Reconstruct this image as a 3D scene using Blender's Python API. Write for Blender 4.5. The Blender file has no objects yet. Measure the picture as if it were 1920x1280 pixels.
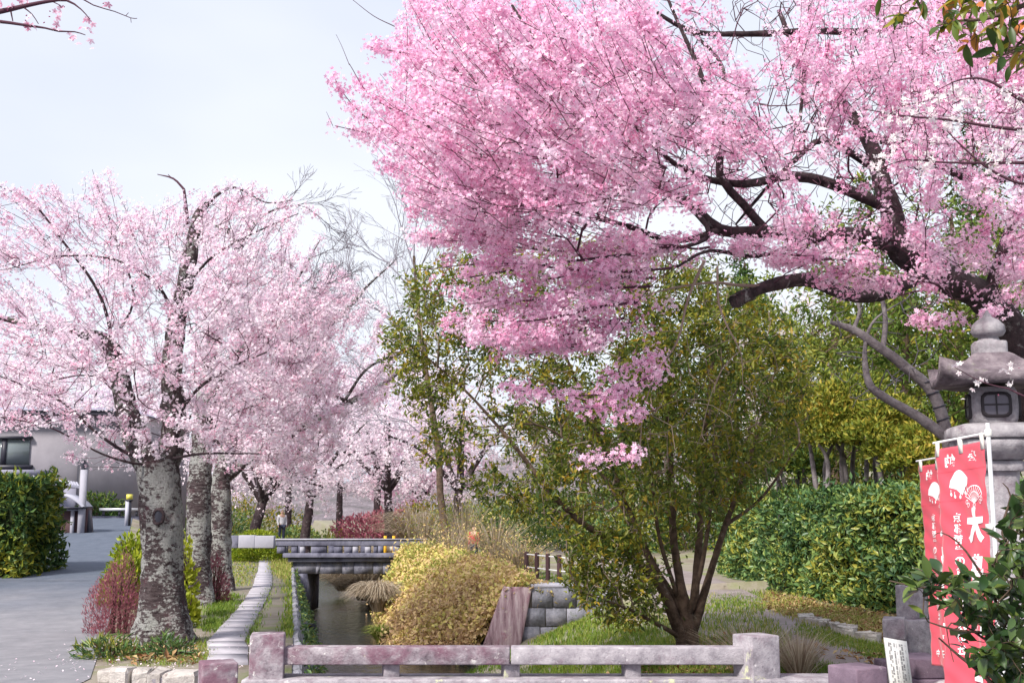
import bpy, bmesh, math, random
import numpy as np
from mathutils import Vector, Matrix

R = math.radians
rng = np.random.default_rng(11)
random.seed(11)
sc = bpy.context.scene
COL = sc.collection

# ------------------------------------------------------------------ camera, sky, sun, exposure
F = 40.0 / 36.0 * 1920.0
EYE = 1.6
PITCH = math.atan(317.0 / F)
CA, SA = math.cos(PITCH), math.sin(PITCH)
cam = bpy.data.objects.new("camera", bpy.data.cameras.new("camera"))
COL.objects.link(cam)
cam.location = (0, 0, EYE)
cam.rotation_euler = (R(90) + PITCH, 0, 0)
cam.data.lens = 40
cam.data.sensor_width = 36
cam.data.clip_start = 0.1
cam.data.clip_end = 3000
sc.camera = cam

SUN_EL, SUN_AZ = R(43), R(-140)          # azimuth clockwise from +Y
world = bpy.data.worlds.new("World")
sc.world = world
world.use_nodes = True
wn, wl = world.node_tree.nodes, world.node_tree.links
wn.clear()
w_out = wn.new("ShaderNodeOutputWorld")
w_bg = wn.new("ShaderNodeBackground")
w_bg.inputs["Strength"].default_value = 0.1
sky = wn.new("ShaderNodeTexSky")
sky.sky_type = "NISHITA"
sky.sun_disc = False
sky.sun_elevation = SUN_EL
sky.sun_rotation = SUN_AZ
sky.air_density = 1.0
sky.dust_density = 2.5
w_tc = wn.new("ShaderNodeTexCoord")
w_map = wn.new("ShaderNodeMapping")
w_map.inputs["Scale"].default_value = (1.0, 1.0, 2.2)
w_no = wn.new("ShaderNodeTexNoise")
w_no.inputs["Scale"].default_value = 1.4
w_no.inputs["Detail"].default_value = 4
w_no.inputs["Roughness"].default_value = 0.5
w_cr = wn.new("ShaderNodeValToRGB")
w_cr.color_ramp.elements[0].position = 0.36
w_cr.color_ramp.elements[0].color = (5.0, 5.4, 6.7, 1)
w_cr.color_ramp.elements[1].position = 0.66
w_cr.color_ramp.elements[1].color = (6.7, 6.9, 7.4, 1)
w_mix = wn.new("ShaderNodeMix")
w_mix.data_type = "RGBA"
w_mix.inputs["Factor"].default_value = 0.86
wl.new(w_tc.outputs["Generated"], w_map.inputs["Vector"])
wl.new(w_map.outputs["Vector"], w_no.inputs["Vector"])
wl.new(w_no.outputs["Fac"], w_cr.inputs["Fac"])
wl.new(sky.outputs["Color"], w_mix.inputs["A"])
wl.new(w_cr.outputs["Color"], w_mix.inputs["B"])
wl.new(w_mix.outputs["Result"], w_bg.inputs["Color"])
wl.new(w_bg.outputs["Background"], w_out.inputs["Surface"])

sun = bpy.data.objects.new("sun", bpy.data.lights.new("sun", "SUN"))
COL.objects.link(sun)
sun.data.energy = 3.9
sun.data.angle = R(10)
sun.data.color = (1.0, 0.94, 0.86)
sd = Vector((math.cos(SUN_EL) * math.sin(SUN_AZ), math.cos(SUN_EL) * math.cos(SUN_AZ), math.sin(SUN_EL)))
sun.rotation_euler = (-sd).to_track_quat("-Z", "Y").to_euler()
sun.location = (-20, -10, 30)

vs = sc.view_settings
vs.view_transform = "Standard"
vs.look = "None"
vs.exposure = 0.68
vs.gamma = 1
vs.use_curve_mapping = False
sc.cycles.use_denoising = True
sc.cycles.max_bounces = 7
sc.cycles.diffuse_bounces = 4
sc.cycles.transmission_bounces = 4
sc.cycles.caustics_reflective = False
sc.cycles.caustics_refractive = False

# ------------------------------------------------------------------ picture -> place
def P(px, py, Y):
    u, v = (px - 960.0) / F, (640.0 - py) / F
    dy, dz = CA - v * SA, SA + v * CA
    t = Y / dy
    return np.array([u * t, Y, EYE + dz * t])

def PA(a):
    return np.array([P(*q) for q in a])

def G(px, py, z=0.0):
    u, v = (px - 960.0) / F, (640.0 - py) / F
    dy, dz = CA - v * SA, SA + v * CA
    t = (z - EYE) / dz
    return np.array([u * t, dy * t, z])

# ------------------------------------------------------------------ materials
MATS = {}

def new_mat(name):
    m = bpy.data.materials.new(name)
    m.use_nodes = True
    n = m.node_tree.nodes
    n.clear()
    out = n.new("ShaderNodeOutputMaterial")
    MATS[name] = m
    return m, n, m.node_tree.links, out

def c4(c):
    return (c[0], c[1], c[2], 1.0)

def ramp(n, stops):
    r = n.new("ShaderNodeValToRGB")
    e = r.color_ramp.elements
    while len(e) < len(stops):
        e.new(0.5)
    for i, (p, c) in enumerate(stops):
        e[i].position = p
        e[i].color = c4(c)
    return r

def noise(n, l, coord, scale, detail=5, rough=0.6, stretch=None, dist=0.0):
    t = n.new("ShaderNodeTexNoise")
    t.inputs["Scale"].default_value = scale
    t.inputs["Detail"].default_value = detail
    t.inputs["Roughness"].default_value = rough
    t.inputs["Distortion"].default_value = dist
    if stretch:
        mp = n.new("ShaderNodeMapping")
        mp.inputs["Scale"].default_value = stretch
        l.new(coord, mp.inputs["Vector"])
        coord = mp.outputs["Vector"]
    l.new(coord, t.inputs["Vector"])
    return t

def surf(name, stops, scale=4.0, rough=0.85, bump=0.3, bscale=None, stains=(), stretch=None, vary=0.0, bdist=0.02, spec=0.3):
    """Noise-coloured solid surface; stains = [(scale, lo, hi, colour, strength)]; vary = brightness spread between pieces."""
    m, n, l, out = new_mat(name)
    geo = n.new("ShaderNodeNewGeometry")
    co = geo.outputs["Position"]
    t = noise(n, l, co, scale, 7, 0.65, stretch)
    cr = ramp(n, stops)
    l.new(t.outputs["Fac"], cr.inputs["Fac"])
    col = cr.outputs["Color"]
    for (s, lo, hi, c, k) in stains:
        t2 = noise(n, l, co, s, 6, 0.7, None, 0.4)
        mr = n.new("ShaderNodeMapRange")
        mr.inputs["From Min"].default_value = lo
        mr.inputs["From Max"].default_value = hi
        mr.inputs["To Max"].default_value = k
        l.new(t2.outputs["Fac"], mr.inputs["Value"])
        mx = n.new("ShaderNodeMix")
        mx.data_type = "RGBA"
        l.new(mr.outputs["Result"], mx.inputs["Factor"])
        l.new(col, mx.inputs["A"])
        mx.inputs["B"].default_value = c4(c)
        col = mx.outputs["Result"]
    if vary:
        oi = n.new("ShaderNodeObjectInfo")
        mr = n.new("ShaderNodeMapRange")
        mr.inputs["To Min"].default_value = 1 - vary
        mr.inputs["To Max"].default_value = 1 + vary
        l.new(oi.outputs["Random"], mr.inputs["Value"])
        hs = n.new("ShaderNodeHueSaturation")
        l.new(mr.outputs["Result"], hs.inputs["Value"])
        l.new(col, hs.inputs["Color"])
        col = hs.outputs["Color"]
    b = n.new("ShaderNodeBsdfPrincipled")
    b.inputs["Roughness"].default_value = rough
    b.inputs["Specular IOR Level"].default_value = spec
    l.new(col, b.inputs["Base Color"])
    if bump:
        bt = noise(n, l, co, bscale or scale * 4, 8, 0.7, stretch)
        bp = n.new("ShaderNodeBump")
        bp.inputs["Strength"].default_value = bump
        bp.inputs["Distance"].default_value = bdist
        l.new(bt.outputs["Fac"], bp.inputs["Height"])
        l.new(bp.outputs["Normal"], b.inputs["Normal"])
    l.new(b.outputs["BSDF"], out.inputs["Surface"])
    return m

def leafmat(name, stops, trans=0.3, rough=0.5, spec=0.4, source="tint", tcol=1.0):
    """Thin leaf or petal: colour from each leaf's own tint value, some light let through."""
    m, n, l, out = new_mat(name)
    if source == "tint":
        a = n.new("ShaderNodeAttribute")
        a.attribute_name = "tint"
        fac = a.outputs["Fac"]
    else:
        a = n.new("ShaderNodeObjectInfo")
        fac = a.outputs["Random"]
    cr = ramp(n, stops)
    l.new(fac, cr.inputs["Fac"])
    b = n.new("ShaderNodeBsdfPrincipled")
    b.inputs["Roughness"].default_value = rough
    b.inputs["Specular IOR Level"].default_value = spec
    l.new(cr.outputs["Color"], b.inputs["Base Color"])
    t = n.new("ShaderNodeBsdfTranslucent")
    l.new(cr.outputs["Color"], t.inputs["Color"])
    mx = n.new("ShaderNodeMixShader")
    mx.inputs["Fac"].default_value = trans
    l.new(b.outputs["BSDF"], mx.inputs[1])
    l.new(t.outputs["BSDF"], mx.inputs[2])
    l.new(mx.outputs["Shader"], out.inputs["Surface"])
    return m

def flat(name, c, rough=0.6, metal=0.0, spec=0.4):
    m, n, l, out = new_mat(name)
    b = n.new("ShaderNodeBsdfPrincipled")
    b.inputs["Base Color"].default_value = c4(c)
    b.inputs["Roughness"].default_value = rough
    b.inputs["Metallic"].default_value = metal
    b.inputs["Specular IOR Level"].default_value = spec
    l.new(b.outputs["BSDF"], out.inputs["Surface"])
    return m

# ------------------------------------------------------------------ mesh helpers
class MB:
    """Collects vertices, faces (any size) and a tint value per vertex, then links them as one object."""
    def __init__(s):
        s.V, s.T, s.L, s.N, s.nv = [], [], [], [], 0

    def add(s, V, Fc, tint=0.5):
        V = np.asarray(V, dtype=np.float64).reshape(-1, 3)
        Fc = np.asarray(Fc, dtype=np.int64)
        s.V.append(V)
        s.T.append(np.full(len(V), tint) if np.isscalar(tint) else np.asarray(tint).ravel())
        s.L.append((Fc + s.nv).ravel())
        s.N.append(np.full(Fc.shape[0], Fc.shape[1]))
        s.nv += len(V)
        return s

    def box(s, c, size, rot=0.0, tilt=None, jit=0.0):
        h = np.array(size) / 2.0
        v = np.array([[x, y, z] for x in (-1, 1) for y in (-1, 1) for z in (-1, 1)], float) * h
        if jit:
            v += rng.uniform(-jit, jit, v.shape)
        if tilt is not None:
            v = v @ np.array(Matrix.Rotation(tilt[1], 3, tilt[0])).T
        cr, sr = math.cos(rot), math.sin(rot)
        v = v @ np.array([[cr, sr, 0], [-sr, cr, 0], [0, 0, 1]])
        return s.add(v + np.array(c), [[0, 1, 3, 2], [4, 6, 7, 5], [0, 4, 5, 1], [2, 3, 7, 6], [0, 2, 6, 4], [1, 5, 7, 3]])

    def tube(s, pts, rad, sides=8, lump=0.0, cap=True, seed=0, flare=None):
        pts = np.asarray(pts, float)
        n = len(pts)
        rad = np.full(n, rad) if np.isscalar(rad) else np.asarray(rad, float)
        d = np.gradient(pts, axis=0)
        d /= np.linalg.norm(d, axis=1, keepdims=True) + 1e-9
        up = np.array([0, 0, 1.0]) if abs(d[0][2]) < 0.9 else np.array([1.0, 0, 0])
        x = np.cross(d[0], up); x /= np.linalg.norm(x)
        ang = np.arange(sides) * 2 * math.pi / sides
        rows = []
        al = np.concatenate([[0], np.cumsum(np.linalg.norm(np.diff(pts, axis=0), axis=1))])
        for i in range(n):
            x = x - d[i] * np.dot(x, d[i]); x /= np.linalg.norm(x) + 1e-9
            y = np.cross(d[i], x)
            r = np.full(sides, rad[i])
            if lump:
                r = r * (1 + lump * (np.sin(ang * 3 + al[i] * 4.1 + seed) * 0.5 + np.sin(ang * 5 - al[i] * 9.3 + seed * 2) * 0.35
                                     + np.sin(ang * 2 + al[i] * 17 + seed * 3) * 0.3) + lump * 0.5 * rng.normal(0, 1, sides))
            if flare is not None:
                f = max(0.0, 1 - al[i] / flare[0]) ** 2
                r = r * (1 + f * (flare[1] + flare[2] * np.maximum(0, np.sin(ang * 5 + 0.7)) + flare[2] * 0.6 * np.sin(ang * 3 + 2)))
            rows.append(pts[i] + np.outer(np.cos(ang) * r, x) + np.outer(np.sin(ang) * r, y))
        V = np.concatenate(rows)
        i, k = np.meshgrid(np.arange(n - 1), np.arange(sides), indexing="ij")
        k2 = (k + 1) % sides
        Fc = np.stack([i * sides + k, i * sides + k2, (i + 1) * sides + k2, (i + 1) * sides + k], -1).reshape(-1, 4)
        s.add(V, Fc)
        if cap:
            s.add(np.vstack([rows[0], pts[:1]]), [[(j + 1) % sides, j, sides] for j in range(sides)])
            s.add(np.vstack([rows[-1], pts[-1:]]), [[j, (j + 1) % sides, sides] for j in range(sides)])
        return s

    def sticks(s, p0, p1, r0, r1, sides=4):
        d = p1 - p0
        d = d / (np.linalg.norm(d, axis=1, keepdims=True) + 1e-9)
        a = np.where(np.abs(d[:, 2:3]) < 0.9, np.array([[0, 0, 1.0]]), np.array([[1.0, 0, 0]]))
        x = np.cross(d, a); x /= np.linalg.norm(x, axis=1, keepdims=True) + 1e-9
        y = np.cross(d, x)
        ang = np.arange(sides) * 2 * math.pi / sides
        ring = x[:, None, :] * np.cos(ang)[None, :, None] + y[:, None, :] * np.sin(ang)[None, :, None]
        V = np.concatenate([p0[:, None, :] + ring * r0[:, None, None], p1[:, None, :] + ring * r1[:, None, None]], 1)
        k = np.arange(sides); k2 = (k + 1) % sides
        q = np.stack([k, k2, k2 + sides, k + sides], -1)
        Fc = (np.arange(len(p0)) * 2 * sides)[:, None, None] + q[None]
        return s.add(V.reshape(-1, 3), Fc.reshape(-1, 4))

    def mesh(s, name, mat, smooth=False):
        me = bpy.data.meshes.new(name)
        V = np.concatenate(s.V).astype(np.float32)
        L = np.concatenate(s.L).astype(np.int32)
        N = np.concatenate(s.N).astype(np.int32)
        me.vertices.add(len(V))
        me.vertices.foreach_set("co", V.ravel())
        me.loops.add(len(L))
        me.loops.foreach_set("vertex_index", L)
        me.polygons.add(len(N))
        st = np.zeros(len(N), np.int32)
        st[1:] = np.cumsum(N)[:-1]
        me.polygons.foreach_set("loop_start", st)
        at = me.attributes.new("tint", "FLOAT", "POINT")
        at.data.foreach_set("value", np.concatenate(s.T).astype(np.float32))
        if smooth:
            me.polygons.foreach_set("use_smooth", np.ones(len(N), bool))
        me.update(calc_edges=True)
        if mat is not None:
            me.materials.append(MATS[mat])
        return me

    def obj(s, name, mat, parent=None, kind=None, smooth=False):
        return link(name, s.mesh(name, mat, smooth), parent, kind)

def link(name, me, parent=None, kind=None):
    o = bpy.data.objects.new(name, me)
    COL.objects.link(o)
    if parent is not None:
        o.parent = parent
        o.matrix_parent_inverse = Matrix.Translation(tuple(-float(v) for v in world_loc(parent)))
    if kind:
        o["kind"] = kind
    return o

def thing(name, label, cat, loc=(0, 0, 0), group=None):
    o = bpy.data.objects.new(name, None)
    COL.objects.link(o)
    o.location = tuple(float(v) for v in loc)
    o.empty_display_size = 0.2
    return tag(o, label, cat, group)

def tag(o, label, cat, group=None):
    o["label"] = label
    o["category"] = cat
    if group:
        o["group"] = group
    return o

def bevel(o, w, seg=2):
    md = o.modifiers.new("edge", "BEVEL")
    md.width = w
    md.segments = seg
    md.limit_method = "ANGLE"
    return o

def place(name, me, parent, loc, rot=(0, 0, 0), scale=(1, 1, 1)):
    """A piece that shares its mesh, placed in world terms under an unrotated parent."""
    o = bpy.data.objects.new(name, me)
    COL.objects.link(o)
    if parent is not None:
        o.parent = parent
        loc = np.array(loc) - np.array(world_loc(parent))
    o.location = tuple(float(v) for v in loc)
    o.rotation_euler = rot
    o.scale = scale
    return o

def world_loc(o):
    v = np.array(o.location)
    if o.parent is not None:
        v = v + np.array(world_loc(o.parent)) + np.array(o.matrix_parent_inverse.translation)
    return v

def smoothline(pts, rad, step=0.12):
    """Catmull-Rom through pts with radii, resampled."""
    pts = np.asarray(pts, float); rad = np.asarray(rad, float)
    q = np.vstack([2 * pts[0] - pts[1], pts, 2 * pts[-1] - pts[-2]])
    out, ro = [], []
    for i in range(len(pts) - 1):
        p0, p1, p2, p3 = q[i:i + 4]
        n = max(2, int(np.linalg.norm(p2 - p1) / step))
        for t in np.arange(n) / n:
            out.append(0.5 * ((2 * p1) + (-p0 + p2) * t + (2 * p0 - 5 * p1 + 4 * p2 - p3) * t * t + (-p0 + 3 * p1 - 3 * p2 + p3) * t ** 3))
            ro.append(rad[i] * (1 - t) + rad[i + 1] * t)
    out.append(pts[-1]); ro.append(rad[-1])
    return np.array(out), np.array(ro)

def proj(p):
    p = np.asarray(p, float)
    z = p[..., 2] - EYE
    dd = p[..., 1] * CA + z * SA
    return 960 + F * p[..., 0] / dd, 640 - F * (-p[..., 1] * SA + z * CA) / dd

def inpoly(x, y, poly):
    poly = np.asarray(poly, float)
    ins = np.zeros(len(x), bool)
    j = len(poly) - 1
    for i in range(len(poly)):
        xi, yi = poly[i]; xj, yj = poly[j]
        c = ((yi > y) != (yj > y)) & (x < (xj - xi) * (y - yi) / (yj - yi + 1e-12) + xi)
        ins ^= c
        j = i
    return ins

def polyfill(poly, n, depth, holes=()):
    """n points in a picture-space outline, each at its own depth: depth(px, py, n) -> Y. holes = [(cx, cy, rx, ry, keep)]."""
    poly = np.asarray(poly, float)
    lo, hi = poly.min(0), poly.max(0)
    xs, ys = [], []
    tot = 0
    while tot < n:
        x = rng.uniform(lo[0], hi[0], n * 2); y = rng.uniform(lo[1], hi[1], n * 2)
        k = inpoly(x, y, poly)
        for (cx, cy, rx, ry, keep) in holes:
            inside = ((x - cx) / rx) ** 2 + ((y - cy) / ry) ** 2 < 1
            k &= ~(inside & (rng.random(len(x)) > keep))
        xs.append(x[k]); ys.append(y[k]); tot += k.sum()
    x = np.concatenate(xs)[:n]; y = np.concatenate(ys)[:n]
    Y = depth(x, y, n)
    return np.array([P(a, b, c) for a, b, c in zip(x, y, Y)])

# ------------------------------------------------------------------ scattered leaves and flowers
FL_V, FL_F, FL_T = [[0, 0, 0]], [], [0.15]
for k in range(5):
    a = k * 2 * math.pi / 5
    i = len(FL_V)
    for (rr, da, zz, tt) in ((0.62, -0.5, 0.30, 0.75), (1.0, 0.0, 0.42, 1.0), (0.62, 0.5, 0.30, 0.75)):
        FL_V.append([rr * math.cos(a + da), rr * math.sin(a + da), zz]); FL_T.append(tt)
    FL_F.append([0, i, i + 1, i + 2])
FL = (np.array(FL_V), np.array(FL_F), np.array(FL_T))
# a plain three-petal version for far crowns
FS_V, FS_F, FS_T = [[0, 0, 0]], [], [0.1]
for k in range(3):
    a = k * 2 * math.pi / 3
    i = len(FS_V)
    for (rr, da, zz, tt) in ((0.75, -0.75, 0.25, 0.8), (1.0, 0.0, 0.4, 1.0), (0.75, 0.75, 0.25, 0.8)):
        FS_V.append([rr * math.cos(a + da), rr * math.sin(a + da), zz]); FS_T.append(tt)
    FS_F.append([0, i, i + 1, i + 2])
FS = (np.array(FS_V), np.array(FS_F), np.array(FS_T))
BUD = (np.array([[0, 0, -0.6], [0.35, 0, 0], [0, 0.35, 0], [-0.35, 0, 0], [0, -0.35, 0], [0, 0, 0.7]]),
       np.array([[0, 2, 1], [0, 3, 2], [0, 4, 3], [0, 1, 4], [5, 1, 2], [5, 2, 3], [5, 3, 4], [5, 4, 1]]), np.zeros(6))
def leaf_tmpl(w, fold=0.12, curl=0.1):
    V = np.array([[0, 0, 0], [0.45, w, fold], [1, 0, -curl], [0.45, -w, fold]], float)
    return V, np.array([[0, 2, 1], [0, 3, 2]]), np.array([0.0, 0.1, 0.2, 0.1])
LEAF = leaf_tmpl(0.2)
BROAD = leaf_tmpl(0.3)
NEEDLE = leaf_tmpl(0.07, 0.02, 0.25)

def unit(v):
    return v / (np.linalg.norm(v, axis=-1, keepdims=True) + 1e-9)

def scatter(mb, tm, pos, nrm, size, tint, tscale=1.0, axis="z", along=None):
    """Copies of a small template at pos. axis 'z': template z along nrm. axis 'x': template x along 'along', z near nrm."""
    V, Fc, T = tm
    N = len(pos)
    if N == 0:
        return
    size = np.full(N, size) if np.isscalar(size) else size
    if axis == "z":
        z = unit(nrm)
        x = unit(np.cross(z, unit(rng.normal(0, 1, (N, 3)))))
    else:
        x = unit(along)
        z = unit(nrm - x * (nrm * x).sum(1, keepdims=True))
    y = np.cross(z, x)
    W = (V[None, :, 0:1] * x[:, None] + V[None, :, 1:2] * y[:, None] + V[None, :, 2:3] * z[:, None]) * size[:, None, None] + pos[:, None]
    FF = Fc[None] + (np.arange(N) * len(V))[:, None, None]
    tt = np.clip(T[None] * tscale + np.asarray(tint).reshape(-1, 1), 0, 1)
    mb.add(W.reshape(-1, 3), FF.reshape(-1, Fc.shape[1]), np.broadcast_to(tt, (N, len(V))).ravel())

# ------------------------------------------------------------------ tree growth
def grow(lines, attr, bf=0.25, seg=0.22, rt=0.004, bend=0.45, jit=0.03, exp=0.45, rmax=0.05):
    """Twigs from limbs to every point of attr: each goes to the nearest place on the tree, longer ways round cost more."""
    pos, par, tan, pl = [], [], [], []
    base = lines[0][0][0]
    for (p, r) in lines:
        t = np.gradient(p, axis=0); t = unit(t)
        for i in range(len(p)):
            pos.append(p[i]); par.append(-1); tan.append(t[i]); pl.append(np.linalg.norm(p[i] - base))
    nm = len(pos)
    cap = nm + len(attr) * 14 + 50
    A = np.zeros((cap, 3)); A[:nm] = pos
    TN = np.zeros((cap, 3)); TN[:nm] = tan
    PL = np.zeros(cap); PL[:nm] = pl
    PR = np.full(cap, -1); n = nm
    d0 = np.array([np.min(((A[:nm] - a) ** 2).sum(1)) for a in attr])
    for a in attr[np.argsort(d0)]:
        d = np.sqrt(((A[:n] - a) ** 2).sum(1))
        i = int(np.argmin(d + bf * PL[:n]))
        L = d[i]
        if L < 0.03:
            continue
        k = min(12, max(1, int(math.ceil(L / seg))))
        c = A[i] + TN[i] * L * bend + rng.normal(0, jit, 3)
        prev = i
        for j in range(1, k + 1):
            t = j / k
            q = A[i] * (1 - t) ** 2 + 2 * c * t * (1 - t) + a * t * t
            if j < k:
                q = q + rng.normal(0, jit * 0.4, 3)
            A[n] = q; PR[n] = prev
            TN[n] = unit(q - A[prev]); PL[n] = PL[prev] + np.linalg.norm(q - A[prev])
            prev = n; n += 1
    A, PR = A[:n], PR[:n]
    w = np.zeros(n)
    kids = np.zeros(n, int)
    for i in range(nm, n):
        kids[PR[i]] += 1
    for i in range(n - 1, nm - 1, -1):
        if kids[i] == 0:
            w[i] = 1
        w[PR[i]] += w[i]
    rad = np.minimum(rt * np.maximum(w, 1) ** exp, rmax)
    e = np.arange(nm, n)
    return dict(p0=A[PR[e]], p1=A[e], r0=np.where(PR[e] < nm, rad[e] * 1.25, np.minimum(rad[PR[e]], rad[e] * 1.5)), r1=rad[e], w=w[e], tip=kids[e] == 0)

def clusters(tw, per_m, wmax, extra=()):
    """Points along the thin twigs."""
    ln = np.linalg.norm(tw["p1"] - tw["p0"], axis=1)
    ok = tw["w"] <= wmax
    n = rng.poisson(ln * per_m * ok)
    idx = np.repeat(np.arange(len(ln)), n)
    u = rng.random(len(idx))[:, None]
    pts = tw["p0"][idx] * (1 - u) + tw["p1"][idx] * u
    d = unit(tw["p1"] - tw["p0"])[idx]
    ex_p, ex_d = [], []
    for (p, r) in extra:
        al = np.linalg.norm(np.diff(p, axis=0), axis=1)
        m = rng.poisson(al * per_m)
        ii = np.repeat(np.arange(len(al)), m)
        uu = rng.random(len(ii))[:, None]
        ex_p.append(p[ii] * (1 - uu) + p[ii + 1] * uu); ex_d.append(unit(p[ii + 1] - p[ii]))
    if ex_p:
        pts = np.vstack([pts] + ex_p); d = np.vstack([d] + ex_d)
    return pts, d

def sprays(poly, n, depth, field, ln, holes=(), noise_=0.35, curve=0.12, r=0.004):
    """Long flowering shoots: each starts inside the crown and runs along the local growth direction field(px, py) -> (x, y, z)."""
    out, tries = [], 0
    while len(out) < n and tries < 12:
        tries += 1
        b = polyfill(poly, n, depth, holes)
        px, py = proj(b)
        d = unit(field(px, py) + rng.normal(0, noise_, b.shape))
        Ln = rng.uniform(ln[0], ln[1], len(b))
        tx, ty = proj(b + d * Ln[:, None])
        ok = inpoly(tx, ty, poly)
        for (cx, cy, rx, ry, keep) in holes:
            ok &= ~((((tx - cx) / rx) ** 2 + ((ty - cy) / ry) ** 2 < 1) & (rng.random(len(tx)) > keep))
        for j in np.nonzero(ok)[0]:
            side = rng.normal(0, 1, 3); side -= d[j] * side.dot(d[j])
            up = np.array([0, 0, 1.0])
            ts = np.linspace(0, 1, 6)[:, None]
            p = b[j] + d[j] * Ln[j] * ts + (side * 0.5 + up) * curve * Ln[j] * ts * ts + rng.normal(0, 0.006, (6, 3))
            out.append((p, np.linspace(r, 0.0014, 6)))
            if len(out) >= n:
                break
    return out

def stick_lines(mb, lines, sides=4):
    if not lines:
        return
    p0 = np.vstack([p[:-1] for p, r in lines]); p1 = np.vstack([p[1:] for p, r in lines])
    r0 = np.concatenate([r[:-1] for p, r in lines]); r1 = np.concatenate([r[1:] for p, r in lines])
    mb.sticks(p0, p1, r0, r1, sides)

NOTW = dict(p0=np.zeros((0, 3)), p1=np.zeros((0, 3)), w=np.zeros(0))

def flowers(mb, pts, k, spread, size, tint=(0.0, 0.25), tm=FL, tscale=0.7, buds=0.0, up=0.15):
    c = np.repeat(np.arange(len(pts)), rng.poisson(k, len(pts)))
    off = rng.normal(0, spread, (len(c), 3))
    pos = pts[c] + off
    nr = unit(off + rng.normal(0, spread * 0.7, off.shape)) + np.array([0, 0, up])
    cl_t = rng.uniform(tint[0], tint[1], len(pts))[c] + rng.uniform(-0.08, 0.08, len(c))
    scatter(mb, tm, pos, nr, size * rng.uniform(0.75, 1.2, len(c)), cl_t, tscale)
    if buds:
        m = int(len(pts) * buds)
        if m:
            b = rng.integers(0, len(pts), m)
            scatter(mb, BUD, pts[b] + rng.normal(0, spread * 0.9, (m, 3)), rng.normal(0, 1, (m, 3)), size * 0.55, np.zeros(m), 0.0)

def leaves(mb, pts, d, k, spread, size, tint=(0, 1), tm=LEAF, droop=0.1):
    c = np.repeat(np.arange(len(pts)), rng.poisson(k, len(pts)))
    N = len(c)
    al = unit(d[c] * 0.7 + rng.normal(0, 0.7, (N, 3)) + np.array([0, 0, -droop]))
    nr = rng.normal(0, 0.5, (N, 3)) + np.array([0, 0, 1.0])
    t = rng.uniform(tint[0], tint[1], len(pts))[c] + rng.uniform(-0.12, 0.12, N)
    scatter(mb, tm, pts[c] + rng.normal(0, spread, (N, 3)), nr, size * rng.uniform(0.7, 1.25, N), t, 1.0, "x", al)

def limbs(mb, lines, sides=10, lump=0.06, flare=None):
    for i, (p, r) in enumerate(lines):
        mb.tube(p, r, sides if r.max() > 0.05 else 6, lump if r.max() > 0.03 else 0.0, seed=i * 1.7, flare=flare if i == 0 else None)

def L(pts, step=0.12):
    """[(px, py, Y, radius)] -> smoothed limb"""
    return smoothline(PA([q[:3] for q in pts]), [q[3] for q in pts], step)

# ------------------------------------------------------------------ the materials of the place
LAV = (0.36, 0.33, 0.38)
surf("road_pale", [(0.3, (0.27, 0.28, 0.32)), (0.7, (0.37, 0.37, 0.41))], 0.8, 0.9, 0.25, 60, [(6, 0.62, 0.75, (0.25, 0.25, 0.28), 0.6)])
surf("asphalt", [(0.3, (0.12, 0.15, 0.20)), (0.7, (0.19, 0.22, 0.28))], 0.6, 0.85, 0.3, 70, [(3, 0.6, 0.75, (0.10, 0.12, 0.16), 0.5)])
m, n, l, out = new_mat("road")
geo = n.new("ShaderNodeNewGeometry")
sp = n.new("ShaderNodeSeparateXYZ"); l.new(geo.outputs["Position"], sp.inputs["Vector"])
n1 = noise(n, l, geo.outputs["Position"], 0.35, 5, 0.6)
n2 = noise(n, l, geo.outputs["Position"], 3.0, 8, 0.7)
n3 = noise(n, l, geo.outputs["Position"], 90.0, 3, 0.7)
md_ = n.new("ShaderNodeMath"); md_.operation = "MULTIPLY_ADD"; md_.inputs[1].default_value = 9.0
l.new(n1.outputs["Fac"], md_.inputs[0]); l.new(sp.outputs["Y"], md_.inputs[2])
mr_ = n.new("ShaderNodeMapRange"); mr_.inputs["From Min"].default_value = 21.5; mr_.inputs["From Max"].default_value = 27.0
l.new(md_.outputs[0], mr_.inputs["Value"])
ra = ramp(n, [(0.3, (0.16, 0.16, 0.18)), (0.7, (0.25, 0.245, 0.268))]); l.new(n2.outputs["Fac"], ra.inputs["Fac"])
rb = ramp(n, [(0.3, (0.06, 0.078, 0.112)), (0.7, (0.105, 0.125, 0.17))]); l.new(n2.outputs["Fac"], rb.inputs["Fac"])
mx = n.new("ShaderNodeMix"); mx.data_type = "RGBA"
l.new(mr_.outputs["Result"], mx.inputs["Factor"]); l.new(ra.outputs["Color"], mx.inputs["A"]); l.new(rb.outputs["Color"], mx.inputs["B"])
b = n.new("ShaderNodeBsdfPrincipled"); b.inputs["Roughness"].default_value = 0.88
l.new(mx.outputs["Result"], b.inputs["Base Color"])
bp = n.new("ShaderNodeBump"); bp.inputs["Strength"].default_value = 0.3; bp.inputs["Distance"].default_value = 0.01
l.new(n3.outputs["Fac"], bp.inputs["Height"]); l.new(bp.outputs["Normal"], b.inputs["Normal"])
l.new(b.outputs["BSDF"], out.inputs["Surface"])
surf("earth", [(0.3, (0.17, 0.14, 0.10)), (0.55, (0.27, 0.24, 0.20)), (0.75, (0.15, 0.16, 0.06))], 1.3, 0.95, 0.5, 25, [(0.7, 0.5, 0.65, (0.17, 0.22, 0.05), 0.85), (5, 0.6, 0.72, (0.14, 0.10, 0.07), 0.6)])
surf("path_dirt", [(0.3, (0.19, 0.155, 0.15)), (0.7, (0.31, 0.265, 0.265))], 2.0, 0.95, 0.4, 30, [(4, 0.58, 0.7, (0.20, 0.15, 0.13), 0.5)])
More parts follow.
